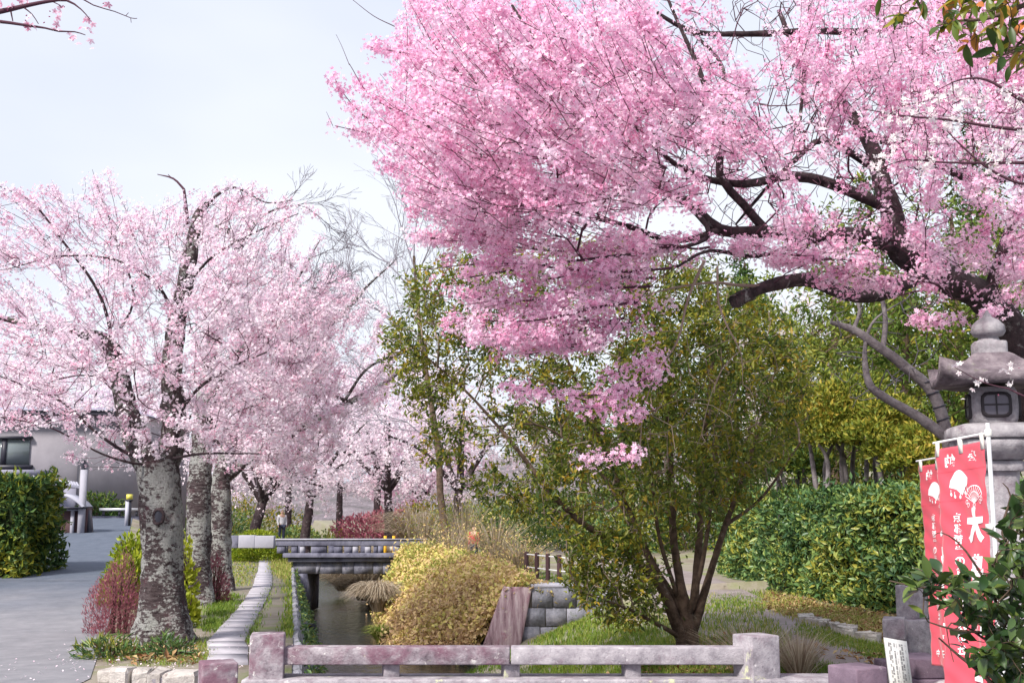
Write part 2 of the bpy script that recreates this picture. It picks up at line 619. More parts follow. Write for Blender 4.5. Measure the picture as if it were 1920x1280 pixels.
surf("plank", [(0.3, (0.31, 0.295, 0.335)), (0.7, (0.45, 0.43, 0.475))], 5.0, 0.88, 0.12, 60, [(9, 0.58, 0.72, (0.24, 0.22, 0.25), 0.5)], None, 0.06)
surf("stone", [(0.3, (0.13, 0.10, 0.12)), (0.48, (0.29, 0.25, 0.28)), (0.66, (0.46, 0.42, 0.45))], 10, 0.9, 0.6, 45,
     [(4.0, 0.42, 0.60, (0.17, 0.065, 0.105), 0.75), (30, 0.55, 0.7, (0.10, 0.07, 0.09), 0.6), (13, 0.60, 0.67, (0.72, 0.70, 0.68), 0.8), (6, 0.67, 0.71, (0.55, 0.58, 0.36), 0.9)], None, 0.06)
surf("stone_pale", [(0.3, (0.17, 0.15, 0.175)), (0.48, (0.31, 0.285, 0.315)), (0.68, (0.44, 0.41, 0.44))], 9.0, 0.9, 0.5, 45,
     [(5, 0.52, 0.66, (0.18, 0.11, 0.145), 0.6), (35, 0.56, 0.7, (0.12, 0.10, 0.12), 0.6), (3.3, 0.63, 0.67, (0.56, 0.58, 0.36), 0.8), (14, 0.63, 0.69, (0.66, 0.63, 0.64), 0.7)], None, 0.05)
surf("stone_lantern", [(0.3, (0.16, 0.15, 0.165)), (0.48, (0.32, 0.30, 0.325)), (0.68, (0.46, 0.44, 0.46))], 7.0, 0.9, 0.6, 40,
     [(4, 0.55, 0.68, (0.12, 0.07, 0.10), 0.6), (11, 0.62, 0.68, (0.46, 0.45, 0.42), 0.7)], None, 0.08)
surf("stone_roof", [(0.3, (0.07, 0.055, 0.065)), (0.5, (0.16, 0.13, 0.15)), (0.72, (0.29, 0.25, 0.27))], 7.0, 0.9, 0.8, 35, [(12, 0.6, 0.67, (0.38, 0.36, 0.35), 0.7), (5, 0.6, 0.68, (0.12, 0.14, 0.07), 0.5)], None, 0.05)
surf("stone_dark", [(0.3, (0.10, 0.07, 0.10)), (0.7, (0.22, 0.16, 0.21))], 5.0, 0.85, 0.4, 40, [(8, 0.62, 0.7, (0.38, 0.34, 0.37), 0.6)], None, 0.05)
surf("kerb_stone", [(0.3, (0.36, 0.32, 0.30)), (0.5, (0.52, 0.48, 0.45)), (0.7, (0.66, 0.62, 0.58))], 7.0, 0.95, 0.8, 25, [(5, 0.58, 0.68, (0.22, 0.15, 0.14), 0.7)], None, 0.08, 0.04)
surf("concrete_dark", [(0.3, (0.09, 0.09, 0.13)), (0.55, (0.17, 0.17, 0.23)), (0.75, (0.27, 0.26, 0.33))], 3.5, 0.9, 0.4, 30, [(2.5, 0.5, 0.64, (0.05, 0.05, 0.08), 0.8)], (1, 1, 0.35), 0.05)
surf("concrete_panel", [(0.3, (0.12, 0.12, 0.16)), (0.5, (0.22, 0.22, 0.27)), (0.7, (0.34, 0.33, 0.38))], 5.0, 0.9, 0.3, 30, [(3.5, 0.5, 0.62, (0.07, 0.07, 0.10), 0.85)], (1, 1, 0.2), 0.12)
surf("concrete_grey", [(0.3, (0.30, 0.30, 0.36)), (0.7, (0.42, 0.41, 0.47))], 2.5, 0.9, 0.3, 30, [(3, 0.6, 0.7, (0.22, 0.22, 0.27), 0.6)], (1, 1, 0.4), 0.06)
surf("wall_block", [(0.3, (0.12, 0.12, 0.14)), (0.5, (0.24, 0.24, 0.28)), (0.7, (0.38, 0.37, 0.42))], 4.0, 0.9, 0.7, 22, [(6, 0.64, 0.72, (0.10, 0.13, 0.05), 0.7)], None, 0.15, 0.04)
surf("slope_stone", [(0.3, (0.16, 0.09, 0.11)), (0.48, (0.40, 0.27, 0.30)), (0.66, (0.62, 0.50, 0.52))], 6.0, 0.9, 0.7, 18, [(4, 0.62, 0.7, (0.70, 0.62, 0.54), 0.8), (2.5, 0.55, 0.66, (0.34, 0.13, 0.19), 0.7)], (1.8, 1, 0.25), 0.0, 0.04)
m, n, l, out = new_mat("bark_lichen")
geo = n.new("ShaderNodeNewGeometry"); co = geo.outputs["Position"]
fine = noise(n, l, co, 14.0, 8, 0.7, (1, 1, 1.7)); big_ = noise(n, l, co, 2.3, 4, 0.6); band = noise(n, l, co, 7.0, 6, 0.7, (1, 1, 5.0)); grain = noise(n, l, co, 60.0, 6, 0.75, (1, 1, 0.5))
cr = ramp(n, [(0.32, (0.025, 0.016, 0.02)), (0.5, (0.085, 0.062, 0.066)), (0.68, (0.17, 0.14, 0.145))]); l.new(band.outputs["Fac"], cr.inputs["Fac"])
ma = n.new("ShaderNodeMath"); ma.operation = "MULTIPLY_ADD"; ma.inputs[1].default_value = 0.85; l.new(big_.outputs["Fac"], ma.inputs[0]); l.new(fine.outputs["Fac"], ma.inputs[2])
mb_ = n.new("ShaderNodeMath"); mb_.operation = "MULTIPLY_ADD"; mb_.inputs[1].default_value = 0.25; l.new(grain.outputs["Fac"], mb_.inputs[0]); l.new(ma.outputs[0], mb_.inputs[2])
mr_ = n.new("ShaderNodeMapRange"); mr_.inputs["From Min"].default_value = 1.03; mr_.inputs["From Max"].default_value = 1.12; l.new(mb_.outputs[0], mr_.inputs["Value"])
lich = ramp(n, [(0.35, (0.30, 0.31, 0.29)), (0.6, (0.50, 0.50, 0.49)), (0.75, (0.62, 0.62, 0.60))]); l.new(grain.outputs["Fac"], lich.inputs["Fac"])
mx = n.new("ShaderNodeMix"); mx.data_type = "RGBA"; l.new(mr_.outputs["Result"], mx.inputs["Factor"]); l.new(cr.outputs["Color"], mx.inputs["A"]); l.new(lich.outputs["Color"], mx.inputs["B"])
moss = noise(n, l, co, 3.5, 6, 0.7); mr2 = n.new("ShaderNodeMapRange"); mr2.inputs["From Min"].default_value = 0.58; mr2.inputs["From Max"].default_value = 0.68; mr2.inputs["To Max"].default_value = 0.6; l.new(moss.outputs["Fac"], mr2.inputs["Value"])
mx2 = n.new("ShaderNodeMix"); mx2.data_type = "RGBA"; l.new(mr2.outputs["Result"], mx2.inputs["Factor"]); l.new(mx.outputs["Result"], mx2.inputs["A"]); mx2.inputs["B"].default_value = (0.13, 0.045, 0.065, 1)
b = n.new("ShaderNodeBsdfPrincipled"); b.inputs["Roughness"].default_value = 0.95; b.inputs["Specular IOR Level"].default_value = 0.2
l.new(mx2.outputs["Result"], b.inputs["Base Color"])
sm = n.new("ShaderNodeMath"); sm.operation = "ADD"; l.new(band.outputs["Fac"], sm.inputs[0]); l.new(grain.outputs["Fac"], sm.inputs[1])
bp = n.new("ShaderNodeBump"); bp.inputs["Strength"].default_value = 1.0; bp.inputs["Distance"].default_value = 0.05; l.new(sm.outputs[0], bp.inputs["Height"]); l.new(bp.outputs["Normal"], b.inputs["Normal"])
l.new(b.outputs["BSDF"], out.inputs["Surface"])
surf("bark_limb", [(0.35, (0.025, 0.017, 0.02)), (0.65, (0.10, 0.075, 0.075))], 9.0, 0.95, 0.9, 30, [(10, 0.52, 0.60, (0.34, 0.35, 0.33), 0.85), (5, 0.6, 0.68, (0.16, 0.19, 0.10), 0.6)], None, 0.0, 0.05)
surf("bark_dark", [(0.35, (0.022, 0.014, 0.018)), (0.65, (0.085, 0.06, 0.065))], 9.0, 0.95, 0.8, 30, [(6, 0.60, 0.66, (0.27, 0.26, 0.25), 0.7)], None, 0.0, 0.04)
surf("bark_brown", [(0.35, (0.05, 0.032, 0.022)), (0.65, (0.16, 0.11, 0.08))], 9.0, 0.95, 0.8, 30, [(5, 0.60, 0.68, (0.26, 0.24, 0.20), 0.6)], None, 0.0, 0.03)
surf("bark_grey", [(0.35, (0.12, 0.10, 0.11)), (0.65, (0.28, 0.25, 0.26))], 9.0, 0.95, 0.6, 30, [(5, 0.60, 0.68, (0.42, 0.40, 0.40), 0.6)], None, 0.0, 0.03)
surf("far_wood", [(0.3, (0.10, 0.10, 0.10)), (0.5, (0.20, 0.17, 0.19)), (0.7, (0.30, 0.26, 0.29))], 0.35, 1.0, 0.8, 1.2, [(0.2, 0.55, 0.65, (0.12, 0.15, 0.08), 0.7)], None, 0, 1.0)
flat("twig", (0.075, 0.028, 0.045), 0.9)
flat("twig_grey", (0.17, 0.15, 0.18), 0.9)
flat("twig_pale", (0.30, 0.28, 0.33), 0.9)
flat("twig_tan", (0.26, 0.20, 0.16), 0.9)
PINK = [(0.0, (0.42, 0.05, 0.17)), (0.16, (0.78, 0.28, 0.47)), (0.42, (0.93, 0.53, 0.74)), (1.0, (0.97, 0.83, 0.92))]
PALE = [(0.0, (0.42, 0.06, 0.18)), (0.2, (0.80, 0.40, 0.54)), (0.42, (0.92, 0.73, 0.84)), (1.0, (0.96, 0.91, 0.96))]
leafmat("petal_pink", PINK, 0.4, 0.7, 0.2)
leafmat("petal_pale", PALE, 0.4, 0.7, 0.2)
leafmat("petal_white", [(0.0, (0.55, 0.16, 0.28)), (0.3, (0.90, 0.66, 0.76)), (0.6, (0.93, 0.84, 0.86)), (1.0, (0.93, 0.91, 0.89))], 0.4, 0.7, 0.2)
leafmat("leaf_olive", [(0.0, (0.045, 0.09, 0.025)), (0.35, (0.14, 0.19, 0.035)), (0.75, (0.32, 0.33, 0.045)), (1.0, (0.48, 0.28, 0.03))], 0.45, 0.45, 0.4)
leafmat("leaf_hedge", [(0.0, (0.035, 0.09, 0.04)), (0.4, (0.10, 0.20, 0.065)), (0.75, (0.24, 0.33, 0.08)), (1.0, (0.36, 0.34, 0.05))], 0.25, 0.4, 0.5)
leafmat("leaf_conifer", [(0.0, (0.03, 0.08, 0.03)), (0.4, (0.08, 0.15, 0.04)), (0.75, (0.22, 0.25, 0.03)), (1.0, (0.40, 0.34, 0.03))], 0.25, 0.5, 0.3)
leafmat("leaf_gold", [(0.0, (0.30, 0.17, 0.09)), (0.3, (0.60, 0.41, 0.24)), (0.65, (0.76, 0.59, 0.28)), (0.82, (0.70, 0.60, 0.18)), (1.0, (0.34, 0.40, 0.10))], 0.3, 0.6, 0.3)
leafmat("leaf_bright", [(0.0, (0.10, 0.18, 0.01)), (0.5, (0.24, 0.32, 0.02)), (1.0, (0.42, 0.45, 0.04))], 0.35, 0.5, 0.3)
leafmat("leaf_red", [(0.0, (0.16, 0.03, 0.06)), (0.5, (0.36, 0.10, 0.15)), (1.0, (0.48, 0.22, 0.24))], 0.3, 0.6, 0.3)
leafmat("leaf_forest", [(0.0, (0.05, 0.10, 0.02)), (0.5, (0.12, 0.19, 0.03)), (1.0, (0.28, 0.32, 0.06))], 0.35, 0.55, 0.3)
leafmat("leaf_garden", [(0.0, (0.06, 0.11, 0.025)), (0.5, (0.19, 0.23, 0.03)), (0.8, (0.42, 0.36, 0.05)), (1.0, (0.55, 0.33, 0.08))], 0.3, 0.5, 0.3)
leafmat("leaf_camellia", [(0.0, (0.02, 0.05, 0.015)), (0.5, (0.05, 0.10, 0.025)), (0.9, (0.11, 0.16, 0.03)), (1.0, (0.22, 0.22, 0.05))], 0.2, 0.3, 0.6, "random")
leafmat("leaf_glossy", [(0.0, (0.02, 0.05, 0.015)), (0.5, (0.05, 0.10, 0.025)), (1.0, (0.12, 0.16, 0.035))], 0.2, 0.3, 0.6)
leafmat("leaf_autumn", [(0.0, (0.03, 0.07, 0.01)), (0.5, (0.12, 0.17, 0.015)), (0.8, (0.32, 0.26, 0.02)), (1.0, (0.55, 0.18, 0.04))], 0.35, 0.4, 0.5, "random")
leafmat("grass_blade", [(0.0, (0.08, 0.15, 0.02)), (0.45, (0.18, 0.28, 0.03)), (0.8, (0.36, 0.34, 0.08)), (1.0, (0.48, 0.38, 0.18))], 0.35, 0.6, 0.3)
leafmat("dry_blade", [(0.0, (0.22, 0.16, 0.11)), (0.5, (0.42, 0.34, 0.25)), (1.0, (0.62, 0.54, 0.42))], 0.35, 0.7, 0.2)
leafmat("litter", [(0.0, (0.16, 0.07, 0.03)), (0.5, (0.34, 0.19, 0.09)), (1.0, (0.52, 0.40, 0.20))], 0.2, 0.7, 0.2)
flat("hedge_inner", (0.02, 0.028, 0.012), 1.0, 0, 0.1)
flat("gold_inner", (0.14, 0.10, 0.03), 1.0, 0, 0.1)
flat("white_cloth", (0.78, 0.76, 0.70), 0.8)
flat("pole_white", (0.78, 0.78, 0.80), 0.35)
flat("pole_steel", (0.55, 0.55, 0.60), 0.35, 0.3)
flat("print_white", (0.86, 0.84, 0.86), 0.7)
flat("print_ink", (0.10, 0.10, 0.12), 0.7)
flat("board_white", (0.70, 0.71, 0.70), 0.6)
flat("wood_dark", (0.07, 0.035, 0.04), 0.8)
flat("metal_dark", (0.03, 0.03, 0.045), 0.5)
flat("metal_pale", (0.42, 0.42, 0.50), 0.5)
flat("glass_dark", (0.16, 0.19, 0.20), 0.1, 0, 0.6)
flat("lattice_dark", (0.025, 0.02, 0.025), 0.6)
flat("pane_grey", (0.12, 0.11, 0.14), 0.35, 0, 0.5)
flat("skin", (0.52, 0.33, 0.25), 0.6)
flat("hair_black", (0.02, 0.015, 0.015), 0.6)
flat("cloth_red", (0.50, 0.05, 0.05), 0.8)
flat("cloth_white", (0.75, 0.75, 0.80), 0.8)
flat("cloth_navy", (0.04, 0.05, 0.09), 0.8)
flat("paint_yellow", (0.65, 0.36, 0.02), 0.5)
flat("lamp_yellow", (0.60, 0.55, 0.10), 0.4)
surf("house_wall", [(0.3, (0.25, 0.235, 0.265)), (0.7, (0.32, 0.30, 0.335))], 1.5, 0.9, 0.1, 40)
surf("house_trim", [(0.3, (0.24, 0.24, 0.32)), (0.7, (0.34, 0.33, 0.41))], 1.5, 0.8, 0.1, 40)

m, n, l, out = new_mat("water")
geo = n.new("ShaderNodeNewGeometry")
b = n.new("ShaderNodeBsdfPrincipled")
b.inputs["Base Color"].default_value = (0.022, 0.026, 0.024, 1)
b.inputs["Roughness"].default_value = 0.06
b.inputs["IOR"].default_value = 1.3
b.inputs["Specular IOR Level"].default_value = 0.35
t = noise(n, l, geo.outputs["Position"], 3.0, 5, 0.6, (2.5, 1.0, 1.0))
bp = n.new("ShaderNodeBump")
bp.inputs["Strength"].default_value = 0.6
bp.inputs["Distance"].default_value = 0.06
l.new(t.outputs["Fac"], bp.inputs["Height"])
l.new(bp.outputs["Normal"], b.inputs["Normal"])
l.new(b.outputs["BSDF"], out.inputs["Surface"])

m, n, l, out = new_mat("banner_red")
b = n.new("ShaderNodeBsdfPrincipled")
b.inputs["Base Color"].default_value = (0.78, 0.12, 0.175, 1)
b.inputs["Roughness"].default_value = 0.7
b.inputs["Sheen Weight"].default_value = 0.3
t = n.new("ShaderNodeBsdfTranslucent")
t.inputs["Color"].default_value = (0.88, 0.17, 0.235, 1)
mx = n.new("ShaderNodeMixShader")
mx.inputs["Fac"].default_value = 0.35
l.new(b.outputs["BSDF"], mx.inputs[1]); l.new(t.outputs["BSDF"], mx.inputs[2])
l.new(mx.outputs["Shader"], out.inputs["Surface"])

# ------------------------------------------------------------------ ground, canal, roads
WATER = -1.5
def itp(Y, pts):
    pts = np.array(pts)
    return np.interp(Y, pts[:, 0], pts[:, 1])
def XL(Y): return itp(Y, [(8.5, -1.6), (14.6, -2.74), (35, -6.7), (60, -11.5), (90, -17), (500, -97)])
def XRB(Y): return itp(Y, [(8.5, 1.3), (16, 0.1), (20, -0.7), (22, -1.1), (23.7, -0.80), (24.1, -1.1), (24.7, -1.8), (25.5, -2.5), (26.7, -3.07), (35, -4.2), (60, -9), (90, -14), (500, -94)])
def XRT(Y): return itp(Y, [(8.5, 3.0), (24, 0.15), (28, -0.75), (31.5, -1.85), (35, -3.2), (60, -8.0), (90, -13), (500, -93)])
def XROAD(Y): return np.where(Y < 11.2, -4.02, -4.28 - 0.318 * (Y - 12))
def ZROAD(Y): return np.clip(0.056 * (Y - 16), 0, 1.35)
NEAR = [(0.0, -1.6), (0.5, -1.0), (1.2, -0.35), (2.0, -0.08), (3.0, 0.0)]
def bank_s(Y): return np.interp(Y, [8, 15, 24], [1.0, 1.0, 2.6])
def HEDGEX(Y): return itp(Y, [(8, 7.2), (16, 6.6), (29, 5.0), (50, 3.5), (500, 3.5)])
def zg(X, Y):
    X = np.asarray(X, float); Y = np.broadcast_to(np.asarray(Y, float), X.shape)
    xl, xb, xt, xr = XL(Y), XRB(Y), XRT(Y), XROAD(Y)
    f = np.clip((xl - X) / np.maximum(xl - xr, 0.01), 0, 1)
    f = np.clip((f - 0.52) / 0.48, 0, 1)
    z = ZROAD(Y) * f * f * (3 - 2 * f)
    wall = np.clip((X - xl) / 0.55, 0, 1)
    z = np.where(X > xl, -1.95 * wall, z)
    bed = (X > xl + 0.55) & (X < xb)
    z = np.where(bed, -1.95 + 0.35 * np.clip((X - xl - 0.55) / np.maximum(xb - xl - 0.55, 0.1), 0, 1), z)
    o = (X - xb) / bank_s(Y)
    zn = np.interp(o, [a for a, _ in NEAR], [c for _, c in NEAR])
    zf = -1.6 + 1.6 * np.clip((X - xb) / np.maximum(xt - xb, 0.1), 0, 1) ** 1.6
    z = np.where(X >= xb, np.where(Y < 24, zn, zf), z)
    hx = HEDGEX(Y) + 2.0
    z = z + np.where((X > hx) & (Y > 12), np.minimum(0.20 * (X - hx), 20) * np.clip((Y - 12) / 8, 0, 1), 0)
    return np.where(Y <= 8.59, 0.0, z)

rows = [-60, -20, -6, 0, 6, 8.59, 8.61] + list(np.arange(9.2, 23.9, 0.6)) + [23.99, 24.01] + list(np.arange(24.6, 40.1, 0.8)) + [42, 45, 48, 52, 56, 60, 66, 74, 82, 90, 110, 140, 200, 300, 500, 900]
gv = []
for Y in rows:
    Yc = max(Y, 8.61)
    xl, xb, xt, xr = float(XL(Yc)), float(XRB(Yc)), float(XRT(Yc)), float(XROAD(np.array(Yc)))
    xs = [xr - d for d in (800, 300, 150, 60, 25, 12, 6, 3, 1)] + [xl - (xl - xr) * f for f in (1, 0.9, 0.8, 0.7, 0.6, 0.5, 0)]
    xs += [xl + 0.2, xl + 0.55, (xl + 0.55 + xb) / 2, xb]
    if Y < 24:
        s_ = float(bank_s(Yc)); last = xb + 3.0 * s_
        xs += [xb + d * s_ for d in (0.25, 0.5, 0.85, 1.2, 1.6, 2.0, 3.0)]
    else:
        last = xt
        xs += [xb + (xt - xb) * f for f in (0.15, 0.3, 0.45, 0.6, 0.75, 0.9, 1.0)]
    xs += [last + d for d in (0.8, 2, 3, 4, 5, 6, 7.5, 9, 12, 16, 22, 35, 60, 110, 300, 800)]
    xs = np.array(xs)
    z = zg(xs, np.full(len(xs), Y))
    gv.append(np.stack([xs, np.full(len(xs), Y), z], -1))
nr_, nc_ = len(gv), len(gv[0])
i, k = np.meshgrid(np.arange(nr_ - 1), np.arange(nc_ - 1), indexing="ij")
gf = np.stack([i * nc_ + k, i * nc_ + k + 1, (i + 1) * nc_ + k + 1, (i + 1) * nc_ + k], -1).reshape(-1, 4)
MB().add(np.concatenate(gv), gf).obj("ground", "earth", kind="structure")

# wooded ridge far behind everything
V = []
xs_ = np.linspace(-260, 320, 90)
for x in xs_:
    hgt = 9 + 5 * math.sin(x * 0.021 + 1) + 3 * math.sin(x * 0.06) + (x > 20) * min(26, (x - 20) * 0.16)
    for t in np.linspace(0, 1, 7):
        V.append([x + 3 * math.sin(t * 9 + x), 190 + 70 * t, -1 + (hgt + 1) * math.sin(t * math.pi / 2) + rng.normal(0, .5)])
MB().add(V, [[i_ * 7 + k_, (i_ + 1) * 7 + k_, (i_ + 1) * 7 + k_ + 1, i_ * 7 + k_ + 1] for i_ in range(89) for k_ in range(6)]).obj("distant_hill", "far_wood", kind="structure")

def strip(name, left, right, lift, mat, thick=0.0):
    """A sheet between two lines of the same length, lying on the terrain."""
    a, b_ = np.array(left, float), np.array(right, float)
    V = []
    for p, q in zip(a, b_):
        for t in (0, 0.25, 0.5, 0.75, 1):
            x, y = p[0] * (1 - t) + q[0] * t, p[1] * (1 - t) + q[1] * t
            V.append([x, y, float(zg(np.array([x]), y)[0]) + lift])
    n = len(a)
    Fc = [[r * 5 + c, r * 5 + c + 1, (r + 1) * 5 + c + 1, (r + 1) * 5 + c] for r in range(n - 1) for c in range(4)]
    return MB().add(V, Fc).obj(name, mat, kind="structure")

ys = np.arange(10.7, 21.6, 0.6)
MB().add([[-60, -30, 0.006], [60, -30, 0.006], [60, 8.3, 0.006], [-60, 8.3, 0.006]], [[0, 1, 2, 3]]).obj("bridge_road", "road", kind="structure")
MB().add([[-60, 8.31, 0.006], [-2.3, 8.31, 0.006], [-2.3, 9.9, 0.006], [-4.05, 10.6, 0.006], [-60, 10.6, 0.006]], [[0, 1, 2, 3, 4]]).obj("road_corner", "road", kind="structure")
strip("road_apron", [(-14 - 0.1 * (y - 10), y) for y in ys], [(float(XROAD(np.array(y))), y) for y in ys], 0.008, "road")
ys = np.concatenate([np.arange(21.5, 41, 0.8), [45, 52, 60, 80, 110]])
strip("road", [(float(XROAD(np.array(y))) - 3.6 - 0.02 * (y - 21), y) for y in ys], [(float(XROAD(np.array(y))), y) for y in ys], 0.012, "road")
rp = [G(1700, 1262), G(1600, 1240), G(1500, 1205), G(1430, 1172), G(1350, 1132), G(1265, 1085), G(1120, 1042), G(1010, 1012), G(960, 995)]
rl, rr = [], []
for j, p in enumerate(rp):
    d = unit(rp[min(j + 1, len(rp) - 1)] - rp[max(j - 1, 0)]); w = 0.75 if j < 3 else 1.0
    rl.append((p[0] - d[1] * w, p[1] + d[0] * w)); rr.append((p[0] + d[1] * w, p[1] - d[0] * w))
strip("footpath", rl, rr, 0.014, "path_dirt")

ys = np.concatenate([np.arange(8.9, 40, 0.8), np.arange(40, 95, 4)])
V = []
for y in ys:
    V += [[float(XL(y)) + 0.3, y, WATER], [float(XRB(y)) + 0.4, y, WATER]]
MB().add(V, [[2 * r, 2 * r + 1, 2 * r + 3, 2 * r + 2] for r in range(len(ys) - 1)]).obj("water", "water", kind="structure")

# plank path: every stone plank its own piece
path = bpy.data.objects.new("plank_path", None)
COL.objects.link(path)
path["kind"] = "structure"
LE = [(388, 1246), (392, 1232), (388, 1215), (389, 1205), (403, 1190), (431, 1160), (456, 1130), (474, 1100), (484, 1070), (488, 1043)]
RE = [(466, 1246), (464, 1232), (465, 1215), (455, 1205), (463, 1190), (480, 1160), (496, 1130), (509, 1100), (510, 1070), (507, 1043)]
lw, rw = np.array([G(*q) for q in LE]), np.array([G(*q) for q in RE])
cd = np.concatenate([[0], np.cumsum(np.linalg.norm(np.diff((lw + rw) / 2, axis=0), axis=1))])
pos = 0.0
while pos < cd[-1] - 0.3:
    wd = rng.uniform(0.40, 0.85)
    e0, e1 = pos + 0.006, pos + wd - 0.006
    q = []
    for e in (e0, e1):
        a_ = np.array([np.interp(e, cd, lw[:, j]) for j in range(3)]); b_ = np.array([np.interp(e, cd, rw[:, j]) for j in range(3)])
        u_ = unit(b_ - a_)
        q.append((a_ - u_ * rng.uniform(-0.012, 0.015), b_ + u_ * rng.uniform(-0.012, 0.015)))
    zt = 0.032 + rng.uniform(-0.002, 0.003)
    top = [np.array([v[0], v[1], zt + rng.uniform(-0.001, 0.001)]) for v in (q[0][0], q[0][1], q[1][1], q[1][0])]
    bot = [np.array([v[0], v[1], -0.04]) for v in top]
    MB().add(top + bot, [[0, 1, 2, 3], [0, 4, 5, 1], [1, 5, 6, 2], [2, 6, 7, 3], [3, 7, 4, 0]]).obj("plank", "plank", path)
    pos += wd

# left canal wall: courses of stones on the batter
wall = bpy.data.objects.new("canal_wall", None)
COL.objects.link(wall)
wall["kind"] = "structure"
def stone_mesh(name, size, mat, jit=0.03):
    bm = bmesh.new()
    bmesh.ops.create_cube(bm, size=1.0)
    bmesh.ops.bevel(bm, geom=bm.edges[:], offset=0.07, segments=1, affect="EDGES")
    for v in bm.verts:
        v.co += Vector(rng.uniform(-jit, jit, 3))
        v.co = Vector((v.co.x * size[0], v.co.y * size[1], v.co.z * size[2]))
    me = bpy.data.meshes.new(name)
    bm.to_mesh(me); bm.free()
    me.materials.append(MATS[mat])
    return me
wst = [stone_mesh("wall_stone", (0.30, 0.56, 0.50), "wall_block") for _ in range(4)]
for c in range(3):
    y = 8.9 + 0.25 * (c % 2)
    while y < 33.5:
        o = place("stone", wst[rng.integers(4)], wall, (float(XL(y)) + 0.02 + 0.17 * c, y, -0.28 - 0.52 * c), (0, R(-16), R(11) + rng.normal(0, 0.02)))
        y += 0.58

# dark stone wall that turns away from the canal, with its sloped end
wb = thing("stone_wall", "dark grey stone block wall on the grassy bank beyond the railing", "wall", (0.9, 24.0, -0.8))
for r_, (zt, zb) in enumerate(((0.02, -0.36), (-0.375, -0.74), (-0.755, -1.15))):
    x = 0.40 - 0.12 * r_
    while x < 2.0:
        w = rng.uniform(0.36, 0.5)
        MB().box((x + w / 2, 24.12 + rng.uniform(-0.02, 0.02), (zt + zb) / 2), (w - 0.02, 0.36, zt - zb), 0, None, 0.012).obj("stone_block", "wall_block", wb)
        x += w
MB().box((1.2, 24.18, 0.075), (1.75, 0.5, 0.08), 0, None, 0.012).obj("coping", "concrete_grey", wb)
V = [[-0.18, 23.9, 0.05], [0.42, 23.9, 0.05], [0.42 - 0.36, 23.75, -1.7], [-0.80, 23.75, -1.7]]
V += [[v[0], v[1] + 0.75, v[2]] for v in V]
o = MB().add(V, [[0, 3, 2, 1], [4, 5, 6, 7], [0, 1, 5, 4], [1, 2, 6, 5], [2, 3, 7, 6], [3, 0, 4, 7]]).obj("sloping_slab", "slope_stone")
tag(o, "reddish weathered stone slab sloping to the water beside the golden hedge", "stone slab")
bevel(o, 0.04, 2)

# ------------------------------------------------------------------ front parapet of the bridge
par = thing("stone_railing", "weathered stone bridge railing with square end posts across the canal", "railing", (0.05, 8.5, 0))
def post(name, px0, px1, ytop, Y, rot, mat, a, hb=0.0, parent=par):
    t = P((px0 + px1) / 2, ytop, Y)
    o = MB().box((t[0], Y + a / 2, (t[2] + hb) / 2), (a, a, t[2] - hb), rot).obj(name, mat, parent)
    return bevel(o, 0.012)
post("post", 467, 525, 1190, 8.42, R(9), "stone", 0.245)
post("post", 1397, 1450, 1192, 8.42, R(24), "stone_pale", 0.245)
zt, zb = P(960, 1212.5, 8.5)[2], P(960, 1245, 8.5)[2]
xa, xm, xe = P(530, 1230, 8.5)[0], P(957, 1230, 8.5)[0], P(1400, 1230, 8.5)[0]
bevel(MB().box(((xa + xm) / 2, 8.56, (zt + zb) / 2), (xm - xa - 0.008, 0.17, zt - zb)).obj("rail", "stone", par), 0.01)
bevel(MB().box(((xe + xm) / 2, 8.56, (zt + zb) / 2), (xe - xm - 0.008, 0.17, zt - zb), 0, None, 0.002).obj("rail", "stone_pale", par), 0.01)
zc = P(960, 1273, 8.4)[2]
for px, w in ((731, 26), (957, 26), (1185, 26)):
    x = P(px, 1260, 8.52)[0]
    bevel(MB().box((x, 8.58, (zb + zc) / 2), (0.115, 0.115, zb - zc + 0.01), R(14)).obj("baluster", "stone_pale", par), 0.006)
x0, x1 = P(452, 1276, 8.4)[0], P(1582, 1276, 8.4)[0]
bevel(MB().box(((x0 + x1) / 2, 8.56, zc / 2), (x1 - x0, 0.34, zc)).obj("curb", "stone_pale", par), 0.015)
o = post("wing_post", 370, 432, 1243, 7.6, R(21), "stone", 0.23, 0, None)
tag(o, "low purple stained stone post at the left end of the railing beside the plank path", "stone post", "low stone posts at the ends of the railing")
o = post("wing_post", 1580, 1657, 1252, 7.6, R(27), "stone_dark", 0.27, 0, None)
tag(o, "low dark stone post at the right end of the railing before the white board", "stone post", "low stone posts at the ends of the railing")
# carved marks down the side of the right post
pm = MB()
pc = np.array([P(1423.5, 1192, 8.42)[0], 8.42 + 0.1225, 0.0])
pn = np.array([math.cos(R(24)), math.sin(R(24)), 0])
for pxy in (1205, 1209, 1216, 1220, 1227, 1232, 1236, 1243, 1249, 1254, 1260):
    q = pc + pn * 0.1232 + np.array([0, 0, P(1423, pxy, 8.5)[2]])
    pm.box(q + np.array([0, rng.uniform(-0.012, 0.012), 0]), (0.004, rng.uniform(0.025, 0.05), 0.008), R(24), ("X", rng.uniform(-0.8, 0.8)))
pm.obj("carving", "metal_dark", par, "stuff")

